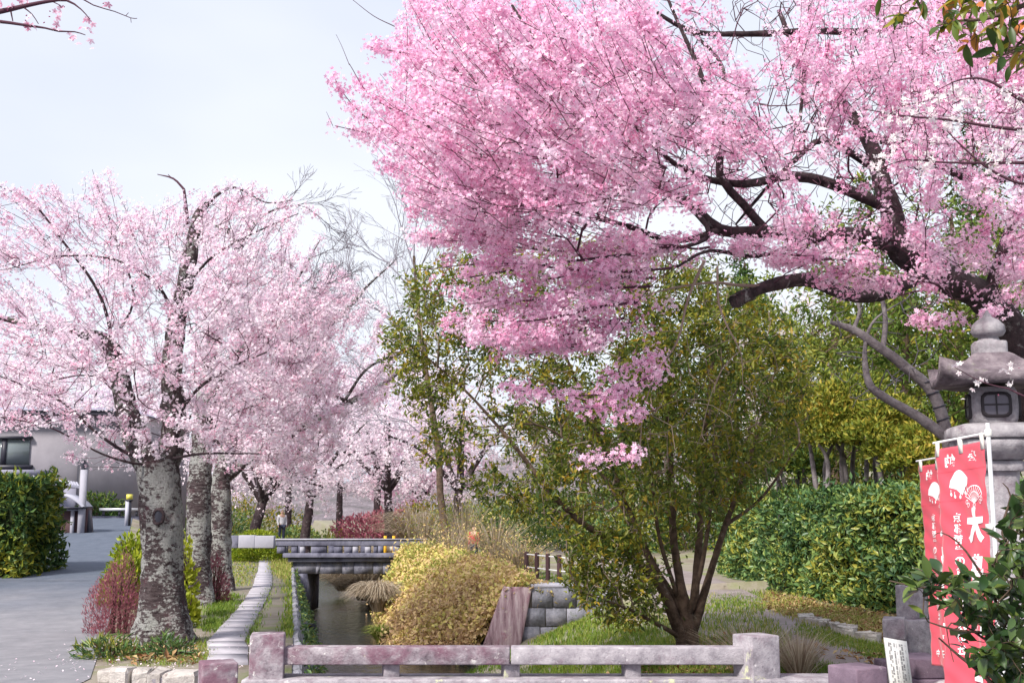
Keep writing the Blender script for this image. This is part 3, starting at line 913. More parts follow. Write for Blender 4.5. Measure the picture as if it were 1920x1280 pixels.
# kerb stones of the planter in front of the big cherry
kerb = bpy.data.objects.new("kerb", None)
COL.objects.link(kerb)
kerb["kind"] = "structure"
for (a_, b_, yt, Y) in ((203, 240, 1254, 10.3), (241, 274, 1256, 10.3), (275, 303, 1260, 10.15), (304, 364, 1264, 9.95)):
    p, q = P(a_, yt, Y), P(b_, yt, Y)
    w = q[0] - p[0] - 0.01
    me = stone_mesh("kerb_stone", (w, 0.30, p[2] + 0.12), "kerb_stone", 0.05)
    place("kerb_stone", me, kerb, ((p[0] + q[0]) / 2, Y + 0.16, (p[2] - 0.12) / 2), (0, 0, rng.normal(0, 0.05)))
me = stone_mesh("kerb_slab", (0.55, 0.30, 0.10), "stone_pale", 0.05)
place("kerb_slab", me, kerb, (P(345, 1252, 10.2)[0], 10.35, 0.14), (0, R(-4), R(14)))
me = stone_mesh("kerb_slab", (0.36, 0.34, 0.10), "kerb_stone", 0.06)
place("kerb_slab", me, kerb, (P(222, 1248, 10.6)[0], 10.75, 0.12), (0, 0, R(-6)))

# ------------------------------------------------------------------ far bridge
fb = thing("footbridge", "dark stained concrete footbridge with balustrade crossing the canal", "bridge", (P(650, 1050, 35)[0], 35, -0.5))
def pbox(mb, x0, x1, y0, y1, Y, dep, off=0.0):
    a_, b_ = P(x0, y0, Y), P(x1, y1, Y)
    return mb.box(((a_[0] + b_[0]) / 2, Y + dep / 2 + off, (a_[2] + b_[2]) / 2), (abs(b_[0] - a_[0]), dep, abs(a_[2] - b_[2])))
bevel(pbox(MB(), 517, 800, 1012, 1023, 35, 0.3).obj("rail", "concrete_dark", fb), 0.02)
pbox(MB(), 516, 801, 1009.6, 1011.8, 34.97, 0.36).obj("rail_cap", "concrete_grey", fb)
for (x0, x1, mt) in ((519, 533, "concrete_dark"), (546, 556, "concrete_dark"), (562, 570, "concrete_grey"), (583, 611, "concrete_dark"), (626, 640, "concrete_dark"), (645, 659, "concrete_dark"), (661, 670, "concrete_grey"), (684, 694, "concrete_grey"), (700, 707, "concrete_dark"), (742, 749, "concrete_dark"), (755, 765, "concrete_grey"), (785, 797, "concrete_dark")):
    pbox(MB(), x0, x1, 1023.2, 1036.5, 35, 0.22, 0.03).obj("baluster", mt, fb)
bevel(pbox(MB(), 530, 800, 1036.7, 1045, 34.9, 0.5).obj("kerb_beam", "concrete_dark", fb), 0.02)
pbox(MB(), 540, 770, 1045.1, 1053, 35.0, 2.6).obj("deck", "concrete_dark", fb)
xs_ = [549, 592, 600, 642, 664, 700, 718, 752]
for x0, x1 in zip(xs_[:-1], xs_[1:]):
    pbox(MB(), x0 + 0.3, x1 - 0.3, 1053.1, 1075, 35.12 + rng.uniform(-0.02, 0.02), 0.3).obj("girder_panel", "concrete_panel", fb)
pbox(MB(), 549, 752, 1054, 1073, 35.46, 1.9).obj("girder", "concrete_dark", fb)
pbox(MB(), 517, 800, 1013, 1023, 37.4, 0.3).obj("rail", "concrete_dark", fb)
for x0 in range(526, 800, 30):
    pbox(MB(), x0, x0 + 12, 1023, 1038, 37.4, 0.2).obj("baluster", "concrete_dark", fb)
pbox(MB(), 558, 574, 1075, 1150, 35.1, 2.2).obj("abutment", "concrete_dark", fb)
o = MB()
pbox(o, 430, 446, 1004, 1027, 36.2, 0.3)
lw_ = thing("parapet_wall", "low grey concrete slab wall at the left end of the footbridge", "low wall", P(480, 1026, 36))
for (x0, x1, y0) in ((447, 477, 1003), (477.6, 513, 1004)):
    bevel(pbox(MB(), x0, x1, y0, 1027, 35.6, 0.3).obj("slab", "concrete_grey", lw_), 0.02)
bevel(pbox(MB(), 431, 446, 1003.5, 1027, 36.0, 0.3).obj("slab", "concrete_dark", lw_), 0.02)
bar = thing("barrier", "small yellow and white striped barrier behind the footbridge balusters", "barrier", P(730, 1036, 38.2))
for x0, mt in ((719.5, "paint_yellow"), (735.5, "paint_yellow")):
    pbox(MB(), x0, x0 + 4.5, 1004, 1060, 38.2, 0.09).obj("post", mt, bar)
pbox(MB(), 705, 742, 1024, 1035, 38.33, 0.04).obj("panel", "board_white", bar)

# low fence on the right bank
fe = thing("bank_fence", "low dark wooden post fence with pale rails along the canal footpath", "fence", G(1030, 1088))
fpts = []
for t in np.linspace(0, 1, 5):
    fpts.append(np.array([1.30 - 0.95 * t, 25.4 + 2.6 * t, 0.0]))
for p in fpts:
    bevel(MB().tube([p + [0, 0, -0.05], p + [0, 0, 0.62]], 0.055, 8).obj("post", "wood_dark", fe), 0.01)
for zz in (0.56, 0.26):
    MB().tube([fpts[0] + [0.3, -0.7, zz], fpts[-1] + [0, 0, zz]], 0.016, 6).obj("rail", "pole_white", fe)

# ------------------------------------------------------------------ left: house, stall, bollard
hz = float(ZROAD(np.array(40.0)))
ho = thing("house", "lavender grey plastered house behind the clipped hedge at the road", "house", (-18, 43, hz))
def ybox(x0, x1, y0, y1, Y, dep, off=0.0):
    return pbox(MB(), x0, x1, y0, y1, Y, dep, off)
ybox(-260, 245, 775, 995, 42, 7).obj("wall", "house_wall", ho)
o = MB()
a_, b_ = P(-275, 775, 41.6), P(262, 775, 41.6)
o.add([[a_[0], 41.4, a_[2]], [b_[0], 41.4, a_[2]], [b_[0], 49.6, a_[2]], [a_[0], 49.6, a_[2]], [a_[0] + 2, 45.5, a_[2] + 0.6], [b_[0] - 2, 45.5, a_[2] + 0.6]],
      [[3, 2, 1, 0], [0, 1, 5, 4], [2, 3, 4, 5]])
o.add([[b_[0], 41.4, a_[2]], [b_[0], 49.6, a_[2]], [b_[0] - 2, 45.5, a_[2] + 0.6]], [[0, 1, 2]])
o.add([[a_[0], 41.4, a_[2]], [a_[0], 49.6, a_[2]], [a_[0] + 2, 45.5, a_[2] + 0.6]], [[0, 2, 1]])
o.obj("roof", "house_trim", ho)
for (x0, x1, y0, y1) in ((-40, 53, 822, 871), (-190, -90, 822, 871)):
    w_ = ybox(x0, x1, y0, y1, 41.93, 0.06).obj("window", "glass_dark", ho)
    for (p, q, r_, s_) in ((x0 - 4, x1 + 4, y0 - 5, y0), (x0 - 4, x1 + 4, y1, y1 + 8)):
        ybox(p, q, r_, s_, 41.8, 0.2).obj("frame", "metal_dark", w_)
    ybox((x0 + x1) / 2 - 3, (x0 + x1) / 2 + 3, y0, y1, 41.88, 0.05).obj("mullion", "metal_dark", w_)
ybox(-150, 66, 880, 892, 40.6, 1.4).obj("porch_slab", "house_trim", ho)
ybox(-150, 62, 892.2, 960, 41.2, 0.8).obj("porch_wall", "house_trim", ho)
aw = MB()
for j in range(18):
    t0 = j / 18.0
    p = P(62 + 86 * t0, 893 + 13 * t0, 40.3); q = P(66 + 86 * t0, 900 + 13 * t0, 39.0)
    aw.tube([p, q], 0.055, 6)
aw.obj("awning", "metal_pale", ho)
ybox(146, 151, 862, 1000, 41.86, 0.1).obj("downpipe", "metal_dark", ho)
ybox(95, 141, 915, 990, 41.9, 0.09).obj("door", "house_trim", ho)
Yq = 33.0
st = thing("wooden_stall", "small dark wooden stall with pale curved roof past the hedge", "stall", P(148, 1027, Yq))
ybox(108, 160, 952, 1024, Yq + 0.2, 0.4).obj("body", "wood_dark", st)
ybox(133, 136, 955, 1017, Yq + 0.1, 0.08).obj("upright", "concrete_grey", st)
ybox(151, 155, 880, 1018, Yq + 0.05, 0.1).obj("upright", "concrete_grey", st)
ybox(120, 152, 954, 957, Yq + 0.08, 0.08).obj("rail", "concrete_grey", st)
ybox(100, 165, 1024.2, 1029, Yq, 0.7).obj("base", "metal_dark", st)
o = MB()
Vr = []
for j in range(9):
    t0 = j / 8.0
    p = P(98 + 57 * t0, 949 - 24 * math.sin(math.pi * (0.35 + 0.65 * t0)) ** 0.8, Yq - 0.1)
    Vr += [p, p + [0, 0.8, 0], p + [0, 0.8, -0.06], p + [0, 0, -0.06]]
o.add(Vr, [[4 * j + a, 4 * j + 4 + a, 4 * j + 4 + (a + 1) % 4, 4 * j + (a + 1) % 4] for j in range(8) for a in range(4)])
o.obj("roof", "metal_pale", st)
ybox(96, 156, 950, 953, Yq - 0.1, 0.8).obj("eave", "metal_dark", st)
V = [P(161, 955, Yq + 0.3), P(166, 955, Yq + 0.3), P(172, 1026, Yq + 0.2), P(161, 1026, Yq + 0.2)]
V += [v + [0, 0.25, 0] for v in V]
MB().add(V, [[0, 3, 2, 1], [4, 5, 6, 7], [0, 1, 5, 4], [1, 2, 6, 5], [2, 3, 7, 6], [3, 0, 4, 7]]).obj("buttress", "metal_dark", st)
tag(ybox(108, 165, 1031, 1036, 31.8, 0.8).obj("step", "concrete_grey"), "low grey concrete step before the dark wooden stall", "step")
bo = thing("bollard_light", "slim grey bollard light with yellow lamp standing at the road edge", "bollard light", P(239, 985, 36))
ybox(235.5, 239.5, 938, 988, 36, 0.1).obj("post", "metal_pale", bo)
ybox(239.7, 243, 938, 988, 36.02, 0.1).obj("pipe", "metal_dark", bo)
ybox(237, 246, 926, 936, 36, 0.16).obj("lamp", "lamp_yellow", bo)
ybox(236, 247, 936.2, 938.5, 35.98, 0.2).obj("collar", "metal_dark", bo)
lo = thing("roadside_wall", "low dark roadside wall with pale bar beside the bollard light", "low wall", P(215, 990, 40))
ybox(168, 262, 967, 992, 40, 0.4).obj("wall", "concrete_dark", lo)
ybox(186, 258, 952, 957, 39.8, 0.1).obj("bar", "pole_steel", lo)
for x0 in (192, 222, 254):
    ybox(x0, x0 + 3, 957.2, 966.8, 39.85, 0.08).obj("bracket", "metal_dark", lo)

# ------------------------------------------------------------------ stone lantern
def sqring(half, z, rnd=0.25, n=6, cx=0, cy=0, rot=0.0, lift=0.0):
    """Rounded square ring; lift raises the corners."""
    out = []
    for k in range(4 * n):
        a = 2 * math.pi * (k + 0.5) / (4 * n)
        c, s = math.cos(a), math.sin(a)
        e = 1.0 / max(abs(c), abs(s))
        rr = half * ((1 - rnd) * e + rnd * 1.12)
        corner = max(0.0, (e - 1) / 0.414)
        out.append([rr * c, rr * s, z + lift * corner ** 2.2])
    v = np.array(out)
    cr, sr = math.cos(rot), math.sin(rot)
    return v @ np.array([[cr, sr, 0], [-sr, cr, 0], [0, 0, 1]]) + np.array([cx, cy, 0])
def loft(mb, rings):
    n = len(rings[0])
    V = np.concatenate(rings)
    i, k = np.meshgrid(np.arange(len(rings) - 1), np.arange(n), indexing="ij")
    k2 = (k + 1) % n
    mb.add(V, np.stack([i * n + k, i * n + k2, (i + 1) * n + k2, (i + 1) * n + k], -1).reshape(-1, 4))
    mb.add(rings[0], [list(range(n))[::-1]])
    mb.add(rings[-1], [list(range(n))])
    return mb
LY = 9.0
LX = P(1861, 760, LY)[0]
LR = R(-14)
def zpx(y): return P(1861, y, LY)[2]
lan = thing("stone_lantern", "tall grey stone lantern with upturned roof and latticed fire box behind the red banners", "stone lantern", (LX, LY, 0))
def lpart(name, lv, mat="stone_lantern", rnd=0.2, n=6, rot=LR, parent=lan, smooth=False):
    return loft(MB(), [sqring(h, z, rnd, n, LX, LY, rot, lf) for (h, z, lf) in lv]).obj(name, mat, parent, None, smooth)
lpart("plinth", [(0.52, 0, 0), (0.52, 0.22, 0), (0.48, 0.25, 0)], rnd=0.05)
lpart("plinth", [(0.38, 0.252, 0), (0.38, 0.40, 0), (0.30, 0.52, 0)], rnd=0.1)
lpart("shaft", [(0.27, 0.50, 0), (0.235, zpx(1130), 0), (0.205, zpx(1040), 0), (0.165, zpx(970), 0), (0.145, zpx(905), 0), (0.155, zpx(884), 0)], rnd=0.15)
lpart("collar", [(0.19, zpx(883.5), 0), (0.20, zpx(878), 0), (0.20, zpx(867), 0), (0.17, zpx(864.5), 0)], rnd=0.1)
lpart("lotus_base", [(0.18, zpx(864), 0), (0.26, zpx(856), 0), (0.315, zpx(840), 0), (0.325, zpx(829), 0), (0.30, zpx(824.5), 0)], rnd=0.35, smooth=True)
lpart("platform", [(0.345, zpx(824), 0), (0.355, zpx(821), 0), (0.345, zpx(803), 0), (0.24, zpx(796), 0)], rnd=0.12)
fbx = lpart("fire_box", [(0.155, zpx(795.5), 0), (0.168, zpx(788), 0), (0.176, zpx(766), 0), (0.172, zpx(738), 0), (0.15, zpx(728), 0)], rnd=0.3, n=8)
hw = 0.178
for face in range(4):
    a = LR + R(-90) + face * R(90)
    nx, ny = math.cos(a), math.sin(a)
    tx, ty = -ny, nx
    def fq(u, w, z, d): return [LX + nx * (hw + d) + tx * u, LY + ny * (hw + d) + ty * u, z]
    z0, z1 = zpx(785), zpx(739)
    fr = MB()
    outer, inner = [], []
    for k in range(24):
        an = 2 * math.pi * (k + 0.5) / 24
        c, s = math.cos(an), math.sin(an)
        e = (abs(c) ** 5 + abs(s) ** 5) ** -0.2
        outer.append((0.112 * c * e, (z0 + z1) / 2 + (z1 - z0) / 2 * 1.02 * s * e))
        inner.append((0.090 * c * e, (z0 + z1) / 2 + (z1 - z0) / 2 * 0.78 * s * e))
    V = [fq(u, 0, z, 0.014) for u, z in outer] + [fq(u, 0, z, 0.014) for u, z in inner] + [fq(u, 0, z, -0.02) for u, z in outer]
    Fc = []
    for k in range(24):
        k2 = (k + 1) % 24
        Fc += [[k, k2, 24 + k2, 24 + k], [k, 48 + k, 48 + k2, k2]]
    wi = fr.add(V, Fc).obj("window", "lattice_dark", fbx)
    MB().add([fq(u, 0, z, 0.007) for u, z in inner], [list(range(24))]).obj("pane", "pane_grey", wi)
    mu = MB()
    zc_ = (z0 + z1) / 2
    for (u0, u1, a0, a1) in ((-0.006, 0.006, z0 + 0.022, z1 - 0.022), (-0.09, 0.09, zc_ - 0.006, zc_ + 0.006)):
        d = 0.0125 if u1 < 0.05 else 0.011
        mu.add([fq(u0, 0, a0, d), fq(u1, 0, a0, d), fq(u1, 0, a1, d), fq(u0, 0, a1, d)], [[0, 1, 2, 3]])
    mu.obj("lattice_bar", "lattice_dark", wi)
ez, tz = zpx(724), zpx(664)
lv = []
for t in np.linspace(0, 1, 9):
    h = 0.43 * (1 - t) ** 1.0 * (1 - 0.28 * math.sin(math.pi * t)) + 0.125 * t
    lv.append((h, ez + 0.05 + (tz - ez - 0.05) * (0.35 * t + 0.65 * t ** 0.75), 0.15 * (1 - t) ** 3))
loft(MB(), [sqring(0.16, ez + 0.012, 0.1, 9, LX, LY, LR), sqring(0.36, ez - 0.005, 0.02, 9, LX, LY, LR, 0.03), sqring(0.42, ez - 0.002, 0.02, 9, LX, LY, LR, 0.12)]
     + [sqring(h, z, 0.02, 9, LX, LY, LR, lf) for (h, z, lf) in lv]).obj("roof", "stone_roof", lan)
lpart("roof_crest", [(0.125, tz - 0.01, 0), (0.125, zpx(645), 0), (0.118, zpx(642), 0)], rnd=0.1)
fin = []
for (h, y) in ((0.085, 641.5), (0.07, 636), (0.065, 632), (0.10, 630), (0.118, 622), (0.11, 610), (0.075, 601), (0.035, 595), (0.02, 588), (0.008, 582)):
    fin.append(sqring(h, zpx(y), 1.0, 5, LX, LY, LR))
loft(MB(), fin).obj("finial", "stone_lantern", lan, None, True)

# ------------------------------------------------------------------ banners
BW, BH = 0.50, 1.66
bd = unit(np.array([-0.235, 0.972]))          # along the bar, away from the pole
bn = np.array([-bd[1], bd[0]])                # the side that faces the railing
def banner(top, label, phase, amp, slant):
    """top = inner top corner at the pole."""
    bz = top[2]
    ban = thing("banner", label, "banner", (top[0], top[1], 0), "red shrine banners by the stone lantern")
    def B(x, y, off=0.0):
        """x from the free edge (0) to the pole edge (BW), y down; off towards the railing side."""
        x = np.asarray(x, float); y = np.asarray(y, float)
        s = BW - x
        w = amp * (0.35 + 0.65 * y / BH) * (np.sin(x * 13 + y * 1.1 + phase) * 0.5 + np.sin(x * 24 - y * 2.3 + phase * 2) * 0.22) + 0.10 * amp * np.sin(y * 17 + phase + x * 11) * np.sin(x * 9 + y * 3) + 0.07 * amp * np.sin(y * 43 - x * 30)
        w = w + 0.10 * (y / BH) ** 2 * np.sin(phase + 0.8) * s / BW
        shrink = 1 - 0.04 * np.sin(np.pi * y / BH)
        s = s * shrink * (1 - slant * y / BH)
        return np.stack([top[0] + bd[0] * s + bn[0] * (w + off), top[1] + bd[1] * s + bn[1] * (w + off), bz - 0.045 - y - 0.03 * s / BW], -1)
    nx, ny = 36, 90
    gx, gy = np.meshgrid(np.linspace(0, BW, nx), np.linspace(0, BH, ny))
    i, k = np.meshgrid(np.arange(ny - 1), np.arange(nx - 1), indexing="ij")
    Fc = np.stack([i * nx + k, i * nx + k + 1, (i + 1) * nx + k + 1, (i + 1) * nx + k], -1).reshape(-1, 4)
    cl = MB().add(B(gx.ravel(), gy.ravel()), Fc).obj("cloth", "banner_red", ban, None, True)
    md = cl.modifiers.new("cloth", "SOLIDIFY"); md.thickness = 0.002; md.offset = 0
    # hems and seams
    hm = MB()
    for y in (0.15, 0.335):
        xs_ = np.linspace(0.0, BW, 40)
        a_ = B(xs_, np.full(40, y), 0.003); b_ = B(xs_, np.full(40, y + 0.005), 0.003)
        hm.add(np.vstack([a_, b_]), [[j, j + 1, 41 + j, 40 + j] for j in range(39)])
    hm.obj("seam", "banner_red", cl)
    tabs = MB()
    for x in (0.015, BW * 0.47, BW - 0.035):
        for (yy0, yy1) in ((-0.05, 0.05),):
            xs_ = np.array([x, x + 0.035])
            a_ = [B(xs_, np.full(2, yy0), 0.006), B(xs_, np.full(2, yy1), 0.006), B(xs_, np.full(2, yy1), -0.006), B(xs_, np.full(2, yy0), -0.006)]
            V = np.vstack(a_)
            tb = MB().add(V, [[0, 1, 3, 2], [2, 3, 5, 4], [4, 5, 7, 6], [6, 7, 1, 0], [0, 2, 4, 6], [1, 7, 5, 3]])
            tb.obj("loop", "white_cloth", cl)
    for y in (0.50, 1.0, 1.45):
        xs_ = np.array([BW - 0.03, BW + 0.05])
        V = np.vstack([B(xs_, np.full(2, y), 0.007), B(xs_, np.full(2, y + 0.04), 0.007), B(xs_, np.full(2, y + 0.04), -0.007), B(xs_, np.full(2, y), -0.007)])
        MB().add(V, [[0, 1, 3, 2], [2, 3, 5, 4], [4, 5, 7, 6], [6, 7, 1, 0], [0, 2, 4, 6], [1, 7, 5, 3]]).obj("loop", "white_cloth", cl)
    # pole and bar
    pp = np.array([top[0] - bd[0] * 0.035, top[1] - bd[1] * 0.035, 0])
    MB().tube([pp, pp + [0, 0, bz + 0.06]], 0.013, 10).obj("pole", "pole_white", ban, None, True)
    MB().tube([pp + [0, 0, bz], [top[0] + bd[0] * (BW + 0.03), top[1] + bd[1] * (BW + 0.03), bz - 0.03]], 0.008, 8).obj("crossbar", "pole_white", ban, None, True)
    bevel(MB().box((pp[0], pp[1], bz + 0.0), (0.036, 0.036, 0.05), R(13)).obj("cap", "white_cloth", ban), 0.01)
    bevel(MB().box((pp[0], pp[1], 0.06), (0.26, 0.26, 0.12), R(13)).obj("base", "concrete_grey", ban), 0.02)
    # lettering seen from behind, so every sign is mirrored
    cu = bpy.data.curves.new("letters", "FONT")
    to = bpy.data.objects.new("letters", cu)
    COL.objects.link(to)
    def glyph(ch, cx, cy, w, h, bold, lean=0.0):
        cu.body = ch
        cu.offset = bold
        bpy.context.view_layer.update()
        dg = bpy.context.evaluated_depsgraph_get()
        me = bpy.data.meshes.new_from_object(to.evaluated_get(dg))
        V = np.array([v.co[:] for v in me.vertices])
        if not len(V):
            return
        me.calc_loop_triangles()
        T = np.array([t.vertices[:] for t in me.loop_triangles])
        lo, hi = V.min(0), V.max(0)
        q = (V - (lo + hi) / 2)
        q = q / np.array([max(hi[0] - lo[0], 1e-6), max(hi[1] - lo[1], 1e-6), 1])
        x = cx - q[:, 0] * w + lean * q[:, 1] * w
        y = cy - q[:, 1] * h
        # split long edges so that the print follows the folds
        MB().add(B(x, y, 0.0045), T).obj("character", "print_white", cl)
        bpy.data.meshes.remove(me)
    for ch, fx, y, w, h, bo_ in (("奉", 0.71, 0.085, 0.085, 0.085, 0.03), ("納", 0.28, 0.085, 0.085, 0.085, 0.03),
                              ("大", 0.69, 0.50, 0.20, 0.215, 0.055), ("豊", 0.69, 0.775, 0.175, 0.20, 0.035),
                              ("神", 0.68, 1.06, 0.18, 0.20, 0.035), ("社", 0.68, 1.34, 0.18, 0.20, 0.045),
                              ("氏", 0.80, 1.555, 0.06, 0.06, 0.03), ("子", 0.49, 1.555, 0.06, 0.06, 0.03), ("中", 0.20, 1.555, 0.045, 0.06, 0.03)):
        glyph(ch, BW * fx, y, w, h, bo_, 0.06)
    for j, ch in enumerate("京都哲学の道"):
        glyph(ch, BW * 0.32, 0.445 + 0.068 * j, 0.062, 0.058, 0.02)
    for j, ch in enumerate("ねずみの社"):
        glyph(ch, BW * 0.31, 0.965 + 0.072 * j, 0.06, 0.058, 0.03)
    bpy.data.objects.remove(to)
    bpy.data.curves.remove(cu)
    # two picture marks: a ribbed pouch with tassels and an open fan
    ic = MB()
    def shape(pts, off=0.0045):
        a = np.array(pts); c = a.mean(0)
        a2 = np.vstack([a, c[None]])
        n_ = len(a)
        ic.add(B(a2[:, 0], a2[:, 1], off), [[j, (j + 1) % n_, n_] for j in range(n_)])
    def line(p, q, w):
        p, q = np.array(p, float), np.array(q, float)
        d = unit(q - p); nn = np.array([-d[1], d[0]]) * w / 2
        ts = np.linspace(0, 1, 6)
        a_ = np.array([p + (q - p) * t + nn for t in ts]); b_ = np.array([p + (q - p) * t - nn for t in ts])
        V = np.vstack([a_, b_])
        ic.add(B(V[:, 0], V[:, 1], 0.005), [[j, j + 1, 7 + j, 6 + j] for j in range(5)])
    cx, cy = BW * 0.42, 0.225
    pts = [(cx + 0.02, cy + 0.085), (cx - 0.035, cy + 0.045), (cx - 0.09, cy + 0.03), (cx - 0.088, cy - 0.015)]
    pts += [(cx - 0.085 + 0.17 * t, cy - 0.02 - 0.055 * math.sin(math.pi * t)) for t in np.linspace(0.05, 1, 9)]
    pts += [(cx + 0.082, cy + 0.02), (cx + 0.05, cy + 0.04)]
    shape(pts)
    for (dx, dy) in ((-0.075, 0.075), (-0.045, 0.09), (0.0, 0.095), (0.045, 0.07), (0.075, 0.055)):
        ax, ay = cx + dx, cy + dy
        shape([(ax + 0.009 * math.cos(t), ay + 0.012 * math.sin(t)) for t in np.linspace(0, 6.283, 9)[:-1]])
        line((ax, ay - 0.03), (ax, ay), 0.004)
    fx, fy = BW * 0.71, 0.365
    arc = [R(a) for a in np.linspace(-155, -25, 11)]
    for a in arc:
        line((fx, fy), (fx + 0.105 * math.cos(a), fy + 0.105 * math.sin(a)), 0.004)
    for rr in (0.107, 0.07):
        for a, b__ in zip(arc[:-1], arc[1:]):
            line((fx + rr * math.cos(a), fy + rr * math.sin(a)), (fx + rr * math.cos(b__), fy + rr * math.sin(b__)), 0.005)
    for (dx, dy) in ((-0.08, -0.01), (-0.06, 0.01), (0.0, 0.012), (0.07, -0.005), (0.092, -0.02)):
        pr = [(fx + dx + 0.011 * math.cos(t), fy + dy + 0.013 * math.sin(t)) for t in np.linspace(0, 6.283, 9)]
        for a, b__ in zip(pr[:-1], pr[1:]):
            line(a, b__, 0.004)
    ic.obj("emblem", "print_white", cl)
    return ban
banner(P(1846, 812, 6.95), "front red shrine banner with white characters nearest the leafy shrub", 0.6, 0.055, 0.16)
q = P(1722, 864, 9.85)
banner(np.array([q[0] - bd[0] * BW, q[1] - bd[1] * BW, q[2] + 0.03]), "smaller looking red banner half hidden behind the front banner", 2.6, 0.045, -0.02)

# ------------------------------------------------------------------ stones and white board under the banners
mo = thing("stone_marker", "stacked grey stone marker blocks beside the back red banner", "stone marker", (P(1705, 1200, 11.6)[0], 11.6, 0))
def rbox(name, x0, x1, y0, y1, Y, dep, rot, mat, parent):
    a_, b_ = P(x0, y0, Y), P(x1, y1, Y)
    return bevel(MB().box(((a_[0] + b_[0]) / 2, Y + dep / 2, (a_[2] + b_[2]) / 2), (abs(b_[0] - a_[0]), dep, abs(a_[2] - b_[2])), rot).obj(name, mat, parent), 0.012)
rbox("block", 1697, 1738, 1098, 1160, 11.9, 0.25, R(24), "stone_pale", mo)
rbox("block", 1666, 1708, 1160, 1198, 11.3, 0.32, R(-20), "stone_pale", mo)
rbox("block", 1690, 1745, 1162, 1243, 11.75, 0.4, R(14), "stone_pale", mo)
rbox("block", 1672, 1745, 1244, 1290, 11.6, 0.5, R(8), "stone_dark", mo)
pd = thing("stone_pedestal", "dark purple stone pedestal of two courses below the back banner", "pedestal", (P(1743, 1290, 10.6)[0], 10.6, 0))
rbox("block", 1710, 1782, 1235, 1272, 10.6, 0.5, R(6), "stone_dark", pd)
rbox("block", 1704, 1786, 1274, 1345, 10.55, 0.55, R(6), "stone_dark", pd)
wbd = thing("notice_board", "white notice board with columns of small writing leaning by the grey stones", "notice board", (P(1688, 1300, 10.3)[0], 10.3, 0))
bc = P(1687, 1250, 10.3)
def NB(u, w, d=0.0):
    """board face: u across, w up from the middle"""
    a = R(18); le = R(4)
    x = bc[0] + u * math.cos(a) - 0.06 * w + d * math.sin(a)
    return [x, bc[1] + u * math.sin(a) + 0.08 * w - d * math.cos(a), bc[2] + w - 0.18 * u]
V = [NB(-0.11, -0.38), NB(0.11, -0.38), NB(0.11, 0.235), NB(-0.11, 0.235)]
V += [NB(-0.11, -0.38, -0.03), NB(0.11, -0.38, -0.03), NB(0.11, 0.235, -0.03), NB(-0.11, 0.235, -0.03)]
MB().add(V, [[0, 1, 2, 3], [7, 6, 5, 4], [0, 4, 5, 1], [1, 5, 6, 2], [2, 6, 7, 3], [3, 7, 4, 0]]).obj("panel", "board_white", wbd)
ink = MB()
for cu_ in (-0.085, -0.066, -0.03, -0.008, 0.028, 0.05, 0.085):
    w = 0.20
    thin = cu_ in (-0.008, 0.085)
    while w > -0.35:
        h = rng.uniform(0.012, 0.05)
        ww = 0.004 if thin else rng.uniform(0.006, 0.009)
        for du in ((0,) if thin else (-0.005, 0.004)):
            ink.add([NB(cu_ + du - ww / 3, w - h, 0.002), NB(cu_ + du + ww / 3, w - h, 0.002), NB(cu_ + du + ww / 3, w, 0.002), NB(cu_ + du - ww / 3, w, 0.002)], [[0, 1, 2, 3]])
        w -= h + rng.choice([0.006, 0.008, 0.03])
ink.obj("writing", "print_ink", wbd, "stuff")
for u in (-0.06, 0.06):
    MB().tube([NB(u, -0.37, -0.045), [NB(u, 0, -0.1)[0], NB(u, 0, -0.1)[1] + 0.05, 0.0]], 0.015, 6).obj("leg", "metal_dark", wbd)

